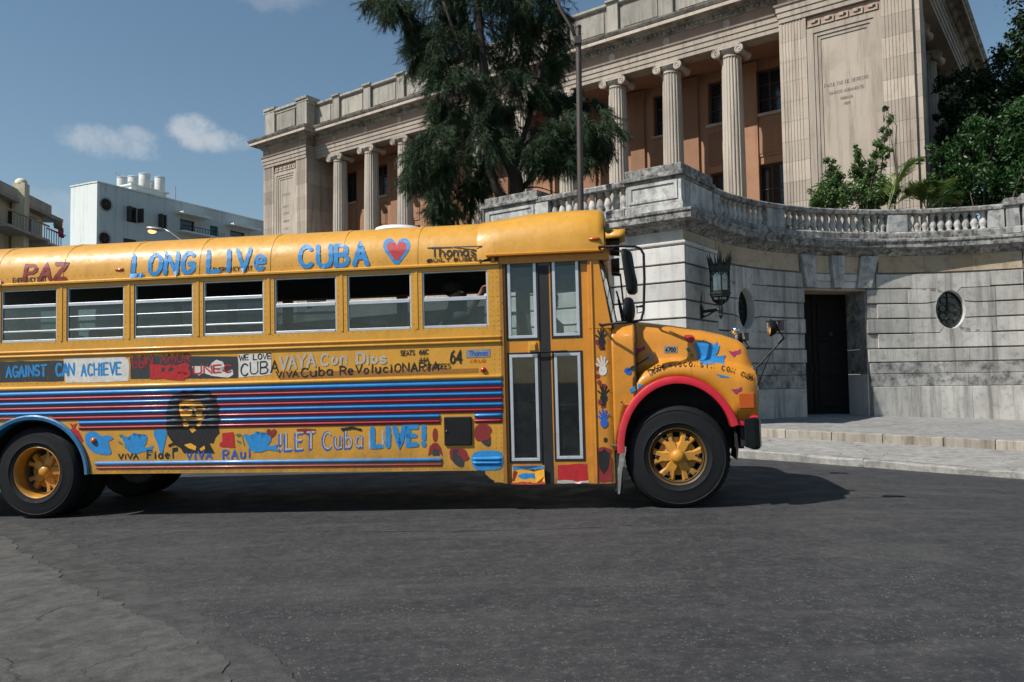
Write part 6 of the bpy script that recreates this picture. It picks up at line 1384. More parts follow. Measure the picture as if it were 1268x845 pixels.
    text('slogan', 'ViVA', (147, 568.5), (171, 568), 6, 'pk', 1.4, .3, .4); text('slogan', 'Fidel', (182, 568), (215, 567.5), 9.5, 'pk', 1.6, .5, .4)
    bird(150, 537.5, .33, .235); put('sprig', [[(147, 539), (151, 538), (153, 541), (149, 542)], [(146, 546), (150, 548), (152, 551), (147, 549)], [(152.5, 541), (153.5, 541), (156, 556), (155, 556)]], 'pg')
    put('blue_cone', [[(190, 534), (197, 531.5), (205, 532), (207, 537), (204, 550), (201, 562), (198, 562), (195, 550), (191, 541)]], 'pb')
    put('red_square', [rag([(275, 536), (289, 535), (290, 541), (291, 555), (282, 554), (272, 553), (272, 548), (275, 547)], .5)], 'pr')
    put('sprig', [[(291, 538), (297, 537), (299, 539), (294, 541)], [(293, 545), (298, 547), (299, 550), (294, 548)], [(299, 539), (300, 539), (303, 552), (302, 552)]], 'pg'); bird(301, 535.5, .36, .235); put('small_heart', [heart(336, 537, 13, 11.5)], 'prd', 0, 1)
    text('slogan', 'ViVA', (231, 569), (262, 568), 9, 'pb2', 1.9, .4, .4); text('slogan', 'RAul', (276, 568.5), (310, 567), 10.5, 'pb2', 1.9, .5, .4)
    text('slogan_outline', '!LET', (344, 559), (388, 557), 20, 'pb2', 3.0, .55, .3, off=.0028); text('slogan', '!LET', (346, 557), (389, 555), 20, 'pwg', 2.2, .55, .3, off=.0044)
    put('red_brush_mark', [rag([(367, 532), (378, 530.5), (391, 532), (386, 537), (370, 537)], .5)], 'prd'); put('black_brush_mark', [rag([(421, 531), (436, 528), (447, 531), (448, 534), (436, 531.5), (424, 534.5)], .5)], 'pk')
    text('slogan_outline', 'Cuba', (399, 557.5), (449, 554.5), 22, 'pb2', 3.0, .4, .3, off=.0028); text('slogan', 'Cuba', (400.5, 556), (449, 553.5), 20, 'pwg', 1.6, .4, .3, off=.0044)
    text('slogan_outline', 'LI', (458, 554.5), (476, 554), 20, 'pwg', 2.2, .5, .3, off=.0028); text('slogan', 'LIVE!', (461, 553), (527, 550.5), 22, 'pb', 6.4, .42, .3, off=.0044)
    put('red_drop', [[(539, 529), (542, 534), (541.5, 545), (538.5, 548), (536, 545), (535.5, 534)]], 'prd', 0, 1); put('red_arch', [[(530, 565), (532, 553), (537, 548.5), (542, 549), (546, 555), (548, 565), (544, 561), (539, 558), (535, 561)]], 'prd', 0, 0); put('dark_figure', [[(535, 564), (537, 556), (543, 557), (544, 564)]], 'ps')
    # two painted profile heads (red with a dark beard) and the ribbed blue panel
    put('painted_head', [[(587, 531), (592, 526), (600, 524), (607, 528), (609, 533), (606, 538), (608, 543), (601, 546), (594, 546), (588, 545)]], 'prd', 0, 1); put('painted_beard', [[(596, 528), (602, 527), (606, 530), (602, 536), (607, 541), (608, 550), (605, 554), (598, 550), (594, 545), (594, 535)]], 'ps', 0, 1)
    put('painted_head', [[(556, 558), (560, 554.5), (570, 555), (577, 557), (579, 564), (582, 568), (576, 571), (570, 572), (558, 572)]], 'prd', 0, 1); put('painted_beard', [[(561, 557), (569, 556), (565, 563), (572, 566), (575, 572), (573, 579), (566, 577), (560, 572), (560, 562)]], 'ps', 0, 1)
    put('blue_panel_paint', [[(583, 571), (585, 562), (592, 558.5), (615, 558), (622.5, 561), (623, 577), (618, 582), (592, 583), (586, 579)]], 'pb', 1.2, 1, .0035)
    # large stencilled portrait: a plain generic bearded man in a cap, black on the body colour
    RP = random.Random(77)
    hair = [(206, 522), (205, 512), (208, 506), (207, 499), (212, 494), (213, 488), (221, 487), (227, 483.5), (236, 485), (244, 483), (253, 485), (259, 484.5), (263, 489), (268, 491), (268, 498), (272, 505), (270, 512), (273, 520), (270, 528), (272, 536), (267, 542), (264, 549), (259, 549), (263, 556), (266, 561.5), (228, 561.5), (224, 555), (216, 551), (214, 544), (208, 540), (209, 532), (205, 528)]
    put('portrait_silhouette', [[(x+RP.uniform(-.5, .5), y) for x, y in hair]], 'pk', .9, 0, .0030)
    put('portrait_face', [[(222, 500), (228, 496.5), (238, 495), (248, 497), (254, 502), (254.5, 508), (250, 511), (254, 514), (252, 519), (247, 520), (241, 517), (238, 520), (233, 519), (228, 521), (224, 516), (222, 509)], [(226, 524), (231, 522.5), (234, 526), (232, 530), (228, 529)], [(246, 523), (250, 521.5), (249, 527), (245, 529), (243, 526)], [(234, 531), (240, 529.5), (243, 533), (238, 536.5)]], 'py', .9, 0, .0042)
    put('portrait_features', [[(224, 504), (229, 502.5), (235, 504.5), (235, 507), (231, 509), (226, 508.5)], [(241, 504.5), (247, 502.5), (252, 505), (249, 509), (243, 508.5)], [(238, 505), (240, 505), (241.5, 513), (244, 515.5), (240, 517), (236, 515.5), (238, 512)], [(248, 497.5), (254, 502), (254.5, 512), (250, 518), (250, 508), (251, 502)]], 'pk', .9, 0, .0054)
    put('portrait_collar', [[(228, 551), (236, 549), (243, 553), (242, 558), (233, 555)], [(247, 556), (253, 552), (254, 556), (249, 559)]], 'py', 0, 0, .0042); put('black_brush_mark', [[(208, 551), (217, 547), (218, 550), (209, 554)], [(213, 555), (220, 554), (220, 559), (214, 560)]], 'pk')
    put('red_star', [rag([(86, 524), (91, 526), (95, 524), (93, 530), (97, 534), (103, 546), (101, 548), (92, 536), (86, 535), (89, 530)], .3)], 'pr')
    # hand prints up the corner panel
    def hand(cx, cy, s, mat, lean=0):
        m = MB(); o = nxt()
        for a, l, w_ in ((-52, 8.5, 1.8), (-22, 11.5, 2.0), (-4, 12.5, 2.0), (14, 11.5, 2.0), (42, 9, 1.8)):
            a = rad(a+lean+R.uniform(-4, 4)); ribbon(m, [(cx+math.sin(a)*2.5*s, cy-math.cos(a)*2.5*s), (cx+math.sin(a)*l*s, cy-math.cos(a)*l*s)], w_*s, lambda x, y: hit(x, y, o))
        v, f = slices([(cx+4.4*s*math.cos(rad(t)), cy+3+5.6*s*math.sin(rad(t))) for t in range(0, 360, 30)], 0); m.add([hit(x, y, o+.0008) for x, y in v], f); part('hand_print', m, mat, bz)
    def blob(cx, cy, r, mat): put('paint_blob', [[(cx+r*R.uniform(.7, 1.2)*math.cos(rad(t)), cy+r*R.uniform(.7, 1.2)*math.sin(rad(t))) for t in range(0, 360, 36)]], mat)
    for c in ((740, 424), (744, 430), (741, 457), (740, 466), (742, 474), (743, 498), (747, 503), (748, 478)): blob(*c, 3.2, 'prd')
    hand(745, 420, 1.0, 'pk', -4); blob(746, 430, 3.5, 'pk'); hand(746.5, 456, 1.15, 'pw', -6); hand(747.5, 490, 1.05, 'pk', 0); blob(747, 500, 3.5, 'pk'); hand(748, 521, 1.1, 'pb2', -4); blob(750, 545, 3, 'pk')
    put('paint_patch', [rag([(739, 556), (746, 553), (756, 556), (757.5, 575), (757, 596), (742, 597), (740, 580)], .8)], 'prd'); put('paint_smear', [rag([(741, 560), (748, 556), (755, 562), (754, 580), (748, 588), (742, 580)], .9)], 'pk')
    # painted door panels
    put('door_paint', [rag([(633.5, 577.5), (674, 576.5), (674.5, 597), (664, 598.5), (650, 597), (634, 598)], .4)], 'py', off=.0024); put('door_paint', [[(634, 577.6), (673, 576.6), (673, 580.6), (656, 580.4), (652, 581.6), (642, 581), (636, 583)]], 'pb'); put('door_paint', [[(641, 589), (648, 586), (660, 586.5), (664, 585), (664, 594), (658, 592), (650, 594), (643, 592)]], 'pb')
    put('door_paint', [rag([(636, 583), (641, 584), (639, 590), (637, 596), (634, 596)], .3), rag([(655, 581), (666, 580), (673, 586), (669, 586), (662, 583.5)], .3)], 'prd'); put('door_paint', [rag([(690.5, 576), (727, 574.5), (728.5, 596), (715, 597.5), (700, 595.5), (690.5, 596)], .5)], 'pr', off=.0026)
    put('chipped_edge', [rag([(633, 598), (650, 596.8), (664, 598), (675, 596), (675, 599.5), (660, 600.5), (645, 600), (633, 600.5)], .7)], 'prd'); put('chipped_edge', [rag([(690, 595.5), (705, 594.8), (716, 597), (729, 595), (729, 598.2), (712, 599), (690, 598.4)], .7)], 'pwg')
    # hood paintings
    put('painted_rose', [[(846, 416), (851, 414.5), (858, 415), (860.5, 419), (858, 424), (853, 425), (849, 420)]], 'pr', 2, 1); put('sprig', [[(848, 431), (853, 431.5), (856, 436), (851, 435)], [(855, 438), (859, 439), (858, 443), (855.5, 442)]], 'pg')
    D = [(752, 232), (772, 226), (790, 236), (806, 262), (822, 268), (828, 240), (838, 202), (848, 222), (860, 208), (868, 232), (884, 222), (890, 250), (902, 226), (912, 240), (936, 208), (940, 236), (956, 246), (948, 284), (926, 318), (960, 326), (1002, 314), (988, 346), (990, 384), (940, 370), (885, 384), (845, 388), (815, 376), (795, 350), (782, 300), (768, 262)]
    Dp = [(740+x/6.34, 390+y/6.34) for x, y in D]; cx, cy = sum(p[0] for p in Dp)/len(Dp), sum(p[1] for p in Dp)/len(Dp)
    put('dove_border', [[(cx+(x-cx)*1.06, cy+(y-cy)*1.08) for x, y in Dp]], 'pgy', 1.3, 0, .003); put('dove', [Dp], 'pb', 1.3, 0, .0065)
    def smudge(x, y, s): put('magenta_smudge', [rag([(x-9*s, y-2*s), (x-4*s, y-1*s), (x+3*s, y-2*s), (x+8*s, y-5*s), (x+8*s, y+0*s), (x+2*s, y+3*s), (x-1*s, y+6*s), (x-4*s, y+4*s)], .5)], 'pm', 2)
    smudge(791, 433, .95); smudge(910, 436.5, .95); smudge(912, 483, .8)
    m = MB(); o = nxt(); ribbon(m, [(lerp(777, 803, t/12), lerp(459, 443, t/12)) for t in range(13)], 1.4, lambda x, y: hit(x, y, o)); part('painted_guitar_neck', m, 'pk', bz); blob(778, 460, 5, 'pb2'); blob(785, 456, 4, 'ps'); blob(805.5, 442, 4, 'pgy')
    put('hood_badge', [[(822, 428.5), (838.5, 428.5), (838.5, 437), (822, 437)]], 'pgy', 2, 0, .004); text('hood_badge_lettering', '4700', (824, 435.7), (836.5, 435.7), 5, 'pk', 1.2, .25, off=.0058)
    # slogan bending over the wheel arch
    s = 'DeSDe WiSCONSiN CON CUBA'; strokes = []; n = len(s)
    path = [(805, 464), (815, 458), (828, 455), (845, 453.5), (865, 454), (885, 456), (903, 460), (920, 466), (930, 470)]
    def along(t):
        t = t*(len(path)-1); i = min(int(t), len(path)-2); u = t-i; a, b = path[i], path[i+1]; return (lerp(a[0], b[0], u), lerp(a[1], b[1], u)), math.atan2(b[1]-a[1], b[0]-a[0])
    m = MB()
    for i, ch in enumerate(s):
        (x, y), a = along(i/(n-1)*.98)
        for st in FONT.get(ch, []):
            o = nxt(); ribbon(m, [(x+(u*3.6)*math.cos(a)+(v*5.2)*math.sin(a), y+(u*4.0)*math.sin(a)-(v*5.2)*math.cos(a)) for u, v in st], 1.0, lambda x, y, o=o: hit(x, y, o+.004))
    part('fender_slogan', m, 'pk', bz)['kind'] = 'stuff'
    put('blue_brush_mark', [[(779, 483), (790, 475), (797, 477), (790, 482), (781, 487)]], 'pb', 1.5); put('blue_brush_mark', [[(886, 463), (902, 466), (903, 468), (892, 467)]], 'pb', 1.5)

# ------------------------------------------------------------ lamps
def lantern():
    a0, b0 = wpos2(.70, .05); w = thing('wall_lantern', 'large black wrought iron lantern with a crown of spikes on the wall bracket', 'lantern', WALLM @ Matrix.Translation((a0, b0, 0)))
    s = .235; cx, cz = .42, 0
    m = MB(); m.box(-.05, .02, -.06, .06, 2.55, 2.85); m.box(.02, .05, -.04, .04, 2.6, 2.8); part('wall_plate', m, 'iron', w, bevel=.01)
    m = MB(); m.tube([(.02, 0, 2.70), (.42, 0, 2.72)], .032, 8); m.tube([(.02, 0, 2.58), (.15, 0, 2.62), (.28, 0, 2.69)], .016, 6); m.tube([(.0, .0, 2.86), (.02, 0, 3.0), (.05, 0, 3.12)], [.014, .01, .004], 5); part('bracket', m, 'iron', w)
    zb, zt = 3.02, 3.62
    m = MB(); m.lathe([(.0, 2.52), (.025, 2.55), (.05, 2.60), (.03, 2.64), (.05, 2.68), (.05, 2.76), (.035, 2.80), (.06, 2.84), (.12, 2.92), (.02, 2.93)], 8, (cx, 0, 0)); fn = part('finial', m, 'iron', w, 40)
    m = MB()
    for k in range(6): a = math.pi/3*k; m.tube([(cx+.04*math.cos(a), .04*math.sin(a), 2.82), (cx+.15*math.cos(a), .15*math.sin(a), 2.90), (cx+.19*math.cos(a), .19*math.sin(a), 3.0)], .014, 5)
    part('basket', m, 'iron', w)
    for pr in ([(.205, 2.98), (.205, 3.02), (.225, 3.02), (.225, 3.06), (.20, 3.06), (.20, 3.10)], [(.205, 3.46), (.205, 3.50), (.225, 3.50), (.225, 3.60), (.21, 3.60), (.21, 3.64)]): m = MB(); m.lathe(pr, 6, (cx, 0, 0)); part('lantern_ring', m, 'iron', w)
    for k in range(6):
        a = math.pi/3*k; x, y = cx+.195*math.cos(a), .195*math.sin(a); m = MB(); m.tube([(x, y, 3.08), (x, y, 3.50)], .020, 6); part('upright', m, 'iron', w)
        a2 = a+math.pi/3; x2, y2 = cx+.185*math.cos(a2), .185*math.sin(a2); x1, y1 = cx+.185*math.cos(a), .185*math.sin(a)
        m = MB(); m.add([(x1, y1, 3.10), (x2, y2, 3.10), (x2, y2, 3.46), (x1, y1, 3.46)], [(0, 1, 2, 3)]); part('pane', m, MT['clear'], w)
        m = MB(); m.tube([(x1, y1, 3.40), ((x1+x2)/2, (y1+y2)/2, 3.475), (x2, y2, 3.40)], .012, 5); part('arch', m, 'iron', w)
    m = MB()
    for k in range(12):
        a = math.pi/6*k; L = .22 if k % 2 else .30; r0 = .20; m.tube([(cx+r0*math.cos(a), r0*math.sin(a), 3.60), (cx+(r0+.02)*math.cos(a), (r0+.02)*math.sin(a), 3.60+L*.5), (cx+(r0+.06)*math.cos(a), (r0+.06)*math.sin(a), 3.60+L)], [.024, .016, .003], 5)
    m.tube([(cx, 0, 3.6), (cx, 0, 4.05)], [.02, .004], 6); part('crown_spikes', m, 'iron', w)
    m = MB(); m.lathe([(.03, 3.10), (.035, 3.2), (.06, 3.25), (.065, 3.35), (.04, 3.42), (.0, 3.44)], 10, (cx, 0, 0)); part('bulb', m, 'white', w, True)
def poles():
    P = at(718, 262, 16.0); P.z = .25; h = 12.2
    w = thing('lamp_post', 'tall slender brown steel lamp post standing in front of the left balustrade', 'lamp post', T(P.x, P.y, P.z))
    zt = at(716, 35, 16.0).z-P.z; dx = at(716, 35, 16.0).x-P.x
    m = MB(); m.tube([(0, 0, 0), (dx*.4, 0, zt*.45), (dx*.48, 0, zt*.52)], [.085, .082, .080], 14); m.tube([(dx*.48, 0, zt*.52), (dx, 0, zt)], [.066, .058], 14); m.tube([(dx*.475, 0, zt*.515), (dx*.49, 0, zt*.53)], .088, 14); part('pole', m, 'steel', w, 40)
    m = MB(); m.lathe([(.16, 0), (.16, .03), (.10, .06), (.10, .3)], 12); part('base', m, 'steel', w)
    def q(px, py): p = at(px, py, 16.0); return (p.x-P.x, p.y-P.y, p.z-P.z)
    m = MB(); m.tube([q(715.5, 53), q(706, 32), q(694, 12), q(685, -14), q(672, -34)], .035, 8); part('arm', m, 'steel', w, True)
    m = MB(); m.box(dx-.09, dx+.06, -.09, .09, zt-.36, zt-.20); m.tube([(dx, 0, zt), (dx, 0, zt+.05)], .07, 10); part('arm_clamp', m, 'steel', w, bevel=.01)
    a, b = q(672, -34), q(640, -44); m = MB(); m.rings([[(lerp(a[0], b[0], t)+0, a[1]+r*math.cos(k*math.pi/4), lerp(a[2], b[2], t)+.5*r*math.sin(k*math.pi/4)) for k in range(8)] for t, r in ((-.1, .04), (.1, .12), (.6, .16), (1, .10))]); part('lamp_head', m, 'galv', w, True)
    # the small cobra-head street light, lit
    Y = 22.0; pb = at(243, 310, Y); w = thing('street_lamp', 'cobra head street lamp with a lit amber bulb in front of the white apartments', 'street lamp', T(pb.x, pb.y, -.3))
    def g(px, py): p = at(px, py, Y); return (p.x-pb.x, p.y-pb.y, p.z+.3)
    m = MB(); m.tube([(0, 0, 0), (0, 0, g(243, 310)[2])], [.10, .06], 10); part('pole', m, 'galv', w, True)
    m = MB(); m.tube([g(243, 310), g(233, 303), g(222, 296.5), (g(211, 288)), g(203, 284)], .028, 8); part('arm', m, 'galv', w, True)
    a, b = g(205, 285), g(182, 283); m = MB(); m.rings([[(lerp(a[0], b[0], t), a[1]+r*math.cos(k*math.pi/5), lerp(a[2], b[2], t)+.45*r*math.sin(k*math.pi/5)) for k in range(10)] for t, r in ((0, .05), (.2, .10), (.6, .15), (.9, .13), (1.0, .06))]); hd = part('lamp_head', m, 'galv', w, True)
    m = MB(); c = g(188.5, 284.3); m.sphere((c[0], c[1], c[2]-.05), .10, 12, 8, (1.2, .9, .7)); part('bulb', m, 'lamp', w, True)

# ------------------------------------------------------------ apartments on the left
def apartments():
    C0 = at(123, 300, 50.0); ang = math.radians(90-26.5); A = Vector((math.cos(ang), math.sin(ang), 0)); Bv = Vector((-math.sin(ang), math.cos(ang), 0))
    # local x runs away along the long pale blue side, y to the left along the short white side
    w = thing('apartment_block', 'four storey white apartment block with pale blue side wall and round windows', 'apartments', T(C0.x, C0.y, -.5, ang)); zt = at(123, 227, 50.0).z+.5
    Wd = 2.65; L = 44.0
    MI = w.matrix_world.inverted()
    def pick(px, py):    # point on the long side
        d = ray(px, py); n = Bv; t = ((C0-EYE).dot(n))/d.dot(n); p = MI @ (EYE+d*t); return p.x, p.z
    m = MB(); 
    ops = []     # window openings x0,x1,z0,z1
    for (a, b, c, d) in ((157, 255, 170, 277), (196, 264.5, 207, 284), (223, 271, 241, 290), (260, 279, 270, 295), (285, 285, 303, 296)):
        x0, z1 = pick(a, b); x1, z0 = pick(c, (b+d)/2+(d-b)/2); ops.append((x0, x1, z0, z1))
    x0, z0 = ops[0][0], ops[0][2]; m.box(0, L, 0, .25, 0, min(o[2] for o in ops)-.0)
    zlo, zhi = min(o[2] for o in ops), max(o[3] for o in ops); m.box(0, L, 0, .25, zhi, zt); ops.sort(); x = 0
    for o in ops:
        m.box(x, o[0], 0, .25, zlo, zhi); m.box(o[0], o[1], 0, .25, o[3], zhi) if zhi-o[3] > .01 else None; m.box(o[0], o[1], 0, .25, zlo, o[2]) if o[2]-zlo > .01 else None; x = o[1]
    m.box(x, L, 0, .25, zlo, zhi); part('long_wall', m, 'ablue', w)
    m = MB(); m.box(.02, L, .25, Wd-.02, 0, zt-.1); part('core', m, 'black', w) if False else None
    m = MB(); m.box(-.20, -.001, -.0, Wd, 0, zt+.02); part('end_wall', m, 'awhite', w)
    m = MB(); m.box(0, L, .26, Wd, zt-.25, zt-.05); part('roof', m, 'ablue', w); m = MB(); m.box(.3, L, 2.2, Wd, 0, zt-.3); part('inner_wall', m, 'ablue', w)
    m = MB(); m.box(-.24, L+.1, -.06, .30, zt, zt+.09); m.box(-.24, .1, .30, Wd+.05, zt+.0205, zt+.11); part('parapet_cap', m, 'awhite', w)
    for i, o in enumerate(ops):
        m = MB(); t = .07; m.box(o[0], o[1], .12, .2, o[2], o[2]+t); m.box(o[0], o[1], .12, .2, o[3]-t, o[3]); m.box(o[0], o[0]+t, .12, .2, o[2]+t, o[3]-t); m.box(o[1]-t, o[1], .12, .2, o[2]+t, o[3]-t); f = part('window', m, 'teal' if i == 3 else 'wframe', w)
        m = MB(); m.box(o[0]+t, o[1]-t, .16, .17, o[2]+t, o[3]-t); part('pane', m, 'dglass' if i != 3 else 'teal', f)
        if i in (0, 1):
            for sg in ((0, 1) if i == 0 else (0,)):
                m = MB(); X = o[0] if sg == 0 else o[1]; m.add([(X, -.01, o[2]+.05), (X+(-.05 if sg == 0 else .12), -.45, o[2]+.05), (X+(-.05 if sg == 0 else .12), -.45, o[3]-.05), (X, -.01, o[3]-.05)], [(0, 1, 2, 3)]); s_ = part('shutter', m, 'wframe', f); k = s_.modifiers.new('solid', 'SOLIDIFY'); k.thickness = .05
        if i in (2, 4): m = MB(); m.box(o[0]-.5, o[1]+.9, -.85, -.001, o[3]+.30, o[3]+.38); m.box(o[0]-.5, o[1]+.9, -.9, -.851, o[3]+.22, o[3]+.40); part('canopy', m, 'awhite', w)
        if i == 2: m = MB(); m.box(o[0]-.3, o[1]+1.6, -.7, -.001, o[2]-.12, o[2]-.02); part('balcony_slab', m, 'awhite', w); m = MB(); [m.tube([(o[0]-.3+k*.25, -.66, o[2]), (o[0]-.3+k*.25, -.66, o[2]+.35)], .02, 5) for k in range(16)]; m.tube([(o[0]-.3, -.66, o[2]+.35), (o[1]+1.6, -.66, o[2]+.35)], .025, 5); part('railing', m, 'iron', w)
    for px, py in ((131, 253.5), (129, 295.5)):
        x, z = pick(px, py); m = MB(); m.lathe([(.46, -.06), (.46, .02), (.38, .02), (.38, -.06)], 24, (x, -.0, z), 'y', caps=False); f = part('round_window', m, 'ablue', w, 40); m = MB(); m.lathe([(.39, -.012), (.0, -.012)], 24, (x, 0, z), 'y'); part('pane', m, 'dglass', f)
        m = MB(); m.box(x-.015, x+.015, -.035, -.014, z-.38, z+.38); m.box(x-.38, x+.38, -.034, -.015, z-.015, z+.015); part('glazing_bar', m, 'wframe', f)
    x0, z1 = pick(153, 295); x1, z0 = pick(168, 302); m = MB(); m.box(x0, x1, -.03, -.002, z1-2.0, z1); part('window', m, 'dglass', w)
    m = MB(); xa, _ = pick(170, 236); xb, _ = pick(213, 250); m.box(xa, xb, .6, 2.4, zt-.05, zt+.55); m.box(xa-.1, xb+.2, .5, 2.5, zt+.55, zt+.65); part('roof_room', m, 'awhite', w)
    # tanks and aerials on the roof are things of their own
    labs = ['round pale water tank farthest left on the apartment roof', 'round water tank second from left, slightly lower than its neighbour', 'tallest round water tank, standing in the middle of the roof group', 'round water tank farthest right on the apartment roof', 'small water tank half hidden behind the tallest tank']
    for (px, py, r, Y), lb in zip(((151, 219.5, .33, 55.5), (165, 218.5, .36, 56.5), (179, 215.5, .40, 57.5), (198, 219.5, .38, 60), (187, 224, .33, 61)), labs):
        p = at(px, py, Y); zb = zt-.5+(.0 if px < 160 else .6); h = p.z-zb
        t = thing('water_tank', lb, 'water tank', T(p.x, p.y, zb), 'water tanks on the apartment roof')
        m = MB(); m.lathe([(r*.96, 0), (r, .05), (r, h-.12), (r*.98, h-.10)], 20); part('tank_body', m, 'tank', t, 40); m = MB(); m.lathe([(r*1.05, h-.10), (r*1.05, h-.03), (r*.5, h+.04), (.0, h+.05)], 20); part('lid', m, 'ablue', t, 40)
    p = at(217, 249, 66); t = thing('roof_mast', 'thin vertical mast on the apartment roof right of the water tanks', 'mast', T(p.x, p.y, zt-.5)); m = MB(); m.tube([(0, 0, 0), (0, 0, at(217, 231, 66).z-zt+.5)], .045, 6); part('mast', m, 'galv', t)
    p = at(150, 222, 56); t = thing('roof_aerial', 'thin television aerial leaning above the leftmost water tank', 'aerial', T(p.x, p.y, zt-.5)); m = MB(); m.tube([(0, 0, 0), (-.1, 0, 2.3)], .025, 5); m.tube([(-.5, 0, 2.35), (.6, 0, 1.9)], .018, 5); m.tube([(-.35, -.2, 2.3), (-.3, .2, 2.25)], .014, 4); part('aerial', m, 'galv', t)

def left_house():
    # cream building at the far left edge: wall face receding to the right
    Y0 = 33.0; C0 = at(64, 300, Y0); e = at(0, 300, 28.8); A = Vector((C0.x-e.x, C0.y-e.y, 0)); L = A.length; A.normalize(); ang = math.atan2(A.y, A.x)
    w = thing('cream_house', 'cream two tone house with grey roof parapet and a round topped pier, far left', 'house', T(e.x, e.y, -.4, ang)); MI = w.matrix_world.inverted(); N_ = Vector((-A.y, A.x, 0))
    def pick(px, py, off=0): d = ray(px, py); t = ((e-EYE).dot(N_)-off)/d.dot(N_); p = MI @ (EYE+d*t); return p.x, p.z
    x1, z1 = pick(64, 255); _, zc = pick(64, 271); x9, _z = pick(0, 300)
    m = MB(); m.box(-8, x1-.15, .3, 8, 0, zc); part('wall', m, 'cream', w)
    m = MB(); m.box(-8, x1, .0, 8, zc+.15, z1); part('parapet', m, 'creamg', w); m = MB(); m.box(-8, x1+.9, -.10, 8.2, zc, zc+.15); part('eaves_slab', m, 'creamg', w)
    xp0, _ = pick(18, 250); xp1, zp = pick(30, 224); xm = pick(24, 240)[0]; m = MB(); m.box(xm-.2, xm+.2, -.28, .16, 0, zp-.22); m.lathe([(.22, 0), (.20, .12), (.11, .2), (.0, .23)], 12, (xm, -.06, zp-.22)); part('pier', m, 'cream', w, 40)
    for a, b, c, d in ((43, 268, 52, 300), (-4, 250, 3, 275), (20, 262, 24, 290)):
        x0, zt_ = pick(a, b); xx, zb = pick(c, d); m = MB(); m.box(x0, xx, .20, .299, zb, zt_); f = part('window' if a > 20 else 'door', m, 'wframe', w); m = MB(); m.box(x0+.06, xx-.06, .18, .199, zb+.06, zt_-.06); part('pane', m, 'dglass', f)
    for a, b, y in ((0, 275, 0), (38, 293, 0)):
        x0, z = pick(a, b); xx = x0+(2.6 if a == 0 else x1-x0-.1); m = MB(); m.box(x0-.8 if a == 0 else x0, xx, -.65, .29, z-.3, z-.2); part('balcony', m, 'creamg', w); m = MB(); m.tube([(x0-.8 if a == 0 else x0, -.6, z+.35), (xx, -.6, z+.35)], .035, 6); [m.tube([(x0+k*.22, -.6, z-.2), (x0+k*.22, -.6, z+.35)], .018, 4) for k in range(int((xx-x0)/.22))]; part('railing', m, 'creamg', w)
    t = thing('hanging_laundry', 'green and pink laundry hanging on the balcony of the cream house', 'laundry', w.matrix_world.copy())
    R = random.Random(2)
    for px0, px1, py0, py1, mt in ((43, 48, 270, 284, 'pg'), (48.5, 53, 272, 286, 'pbr'), (49, 54.5, 280, 295, 'pm')):
        a, zA = pick(px0, py0); b, zB = pick(px1, py1); m = MB(); n = 8; m.v = [(lerp(a, b, i/n), -.75+.07*math.sin(i*2.1+j)*j/3, lerp(zA, zB, j/3)) for j in range(4) for i in range(n+1)]; m.f = [(j*(n+1)+i, j*(n+1)+i+1, (j+1)*(n+1)+i+1, (j+1)*(n+1)+i) for j in range(3) for i in range(n)]; c = part('cloth', m, mt, t, True); k = c.modifiers.new('solid', 'SOLIDIFY'); k.thickness = .01
    m = MB(); a, zA = pick(40, 269); b, _ = pick(56, 272); m.tube([(a, -.6, zA), (b, -.6, zA-.1)], .012, 4); part('line', m, 'black', t)

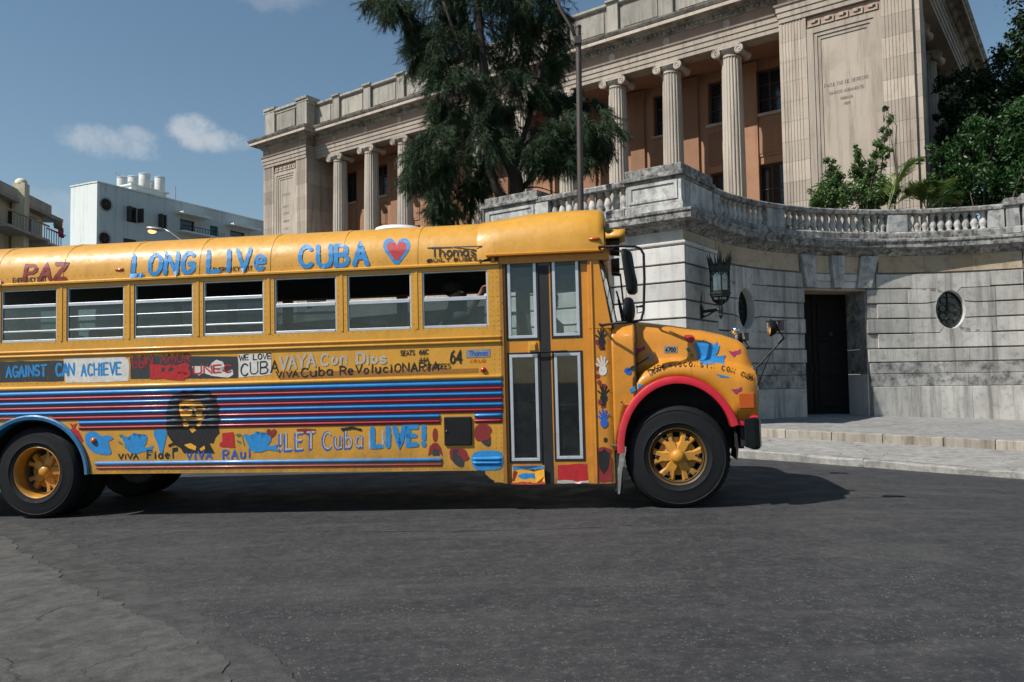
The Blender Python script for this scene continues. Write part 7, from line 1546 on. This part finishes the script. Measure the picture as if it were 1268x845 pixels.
# ------------------------------------------------------------ people inside the bus (local coordinates of the bus)
def person(label, hip, head, hands, elbows, shirt, feet, mat4):
    root = thing('person', label, 'person', mat4 @ Matrix.Translation(hip)); H = Vector(hip)
    V = []; E = []; Rr = []
    def add(p, r, par=None):
        V.append(tuple(Vector(p)-H)); Rr.append(r); i = len(V)-1
        if par is not None: E.append((par, i))
        return i
    hd = Vector(head); pel = add(H, .15); wa = add(H+(hd-H)*.30, .14, pel); ch = add(H+(hd-H)*.58, .155, wa); nk = add(H+(hd-H)*.78, .055, ch); h1 = add(hd+Vector((0, 0, -.04)), .075, nk); h2 = add(hd+Vector((0.01, 0, .05)), .088, h1); add(hd+Vector((.0, 0, .12)), .06, h2)
    add(hd+Vector((.095, 0, -.01)), .014, h1)      # nose
    for sg, hn, el in ((-1, hands[0], elbows[0]), (1, hands[1], elbows[1])):
        sh = add(H+(hd-H)*.68+Vector((0, sg*.17, 0)), .058, ch); e = add(el, .042, sh); wr = add(Vector(hn), .028, e); d = (Vector(hn)-Vector(el)).normalized(); s_ = d.cross(Vector((0, 0, 1))).normalized(); up = s_.cross(d)
        pm = add(Vector(hn)+d*.05, .034, wr)
        for k, (o, L) in enumerate(((-.032, .055), (-.011, .068), (.011, .064), (.031, .05))):
            f1 = add(Vector(hn)+d*.09+s_*o, .0105, pm); f2 = add(Vector(hn)+d*(.09+L*.5)+s_*o*1.1-up*.012, .0095, f1); add(Vector(hn)+d*(.09+L*.8)+s_*o*1.1-up*.038, .008, f2)
        t1 = add(Vector(hn)+d*.04+s_*.045*sg, .012, pm); add(Vector(hn)+d*.07+s_*.065*sg-up*.01, .010, t1)
    for sg, ft in ((-1, feet[0]), (1, feet[1])):
        hp = add(H+Vector((.02, sg*.09, -.02)), .09, pel); kn = add(Vector((ft[0]-.02, H.y+sg*.11, H.z+.05)), .06, hp); an = add(Vector(ft)+Vector((0, 0, .06)), .04, kn); add(Vector(ft)+Vector((.15, 0, .03)), .035, an)
    me = bpy.data.meshes.new('body'); me.from_pydata(V, E, []); me.materials.append(MT['skin']); o = link('body', me, root)
    sk = o.modifiers.new('skin', 'SKIN'); sk.use_smooth_shade = True
    for i, r in enumerate(Rr): me.skin_vertices[0].data[i].radius = (r, r)
    me.skin_vertices[0].data[0].use_root = True
    ss = o.modifiers.new('sub', 'SUBSURF'); ss.levels = 1; ss.render_levels = 1
    m = MB(); c0, c1 = H+(hd-H)*.0, H+(hd-H)*.76; ax = hd-H
    m.rings([[tuple(H+ax*t+Vector((r*1.0*math.cos(k*math.pi/8), r*sy*math.sin(k*math.pi/8), 0))-H) for k in range(16)] for t, r, sy in ((-.06, .19, 1.1), (.2, .17, 1.15), (.5, .185, 1.25), (.66, .17, 1.3), (.74, .10, 1.1), (.79, .07, 1.0))])
    for sg, el in ((-1, elbows[0]), (1, elbows[1])): m.tube([tuple(ax*.66+Vector((0, sg*.15, 0))), tuple(Vector(el)*.6+(H+ax*.68+Vector((0, sg*.17, 0)))*.4-H), tuple(Vector(el)-H)], [.085, .068, .060], 10)
    part('shirt', m, shirt, root, True)
    m = MB(); rg = []; m.sphere(tuple(hd-H+Vector((-.02, 0, .075))), .112, 14, 9, (1.05, .92, .95)); part('hair', m, 'hair', root, True)
    m = MB()
    for sg in (-1, 1): m.sphere(tuple(hd-H+Vector((.082, sg*.032, .02))), .012, 8, 6)
    part('eyes', m, 'white', root, True); m = MB(); m.tube([tuple(hd-H+Vector((.088, -.022, -.055))), tuple(hd-H+Vector((.093, 0, -.058))), tuple(hd-H+Vector((.088, .022, -.055)))], .006, 5); part('mouth', m, 'redlens', root)
    m = MB()
    for sg, ft in ((-1, feet[0]), (1, feet[1])): m.tube([(0.02, sg*.09, -.01), tuple(Vector((ft[0]-.02, H.y+sg*.11, H.z+.05))-H), tuple(Vector(ft)+Vector((0, 0, .08))-H)], [.11, .078, .058], 10)
    part('trousers', m, 'innerd', root, True)
def people():
    hx, hz = BS(600, 366, .03)
    person('passenger in a dark shirt resting one hand on the last window before the bus door', (-2.38, .45, 1.52), (-2.30, .45, 2.26), ((hx-.06, .12, hz+.02), (-1.95, .62, 1.62)), ((-2.12, .22, 1.98), (-2.25, .72, 1.72)), 'shirt2', ((-1.95, .35, 1.03), (-1.95, .58, 1.03)), BM)
    person('bus driver in a white shirt sitting at the steering wheel', (-1.42, 1.76, 1.48), (-1.36, 1.76, 2.24), ((-1.02, 1.57, 1.86), (-1.02, 1.93, 1.86)), ((-1.25, 1.50, 1.72), (-1.25, 2.02, 1.72)), 'shirt', ((-.98, 1.66, 1.03), (-.98, 1.88, 1.03)), BM)

# ------------------------------------------------------------ build
ground()
terrace_wall()
facade()
apartments()
left_house()
poles()
lantern()
_bus = bus()
decals(_bus)
people()
vegetation()
bpy.context.view_layer.update()
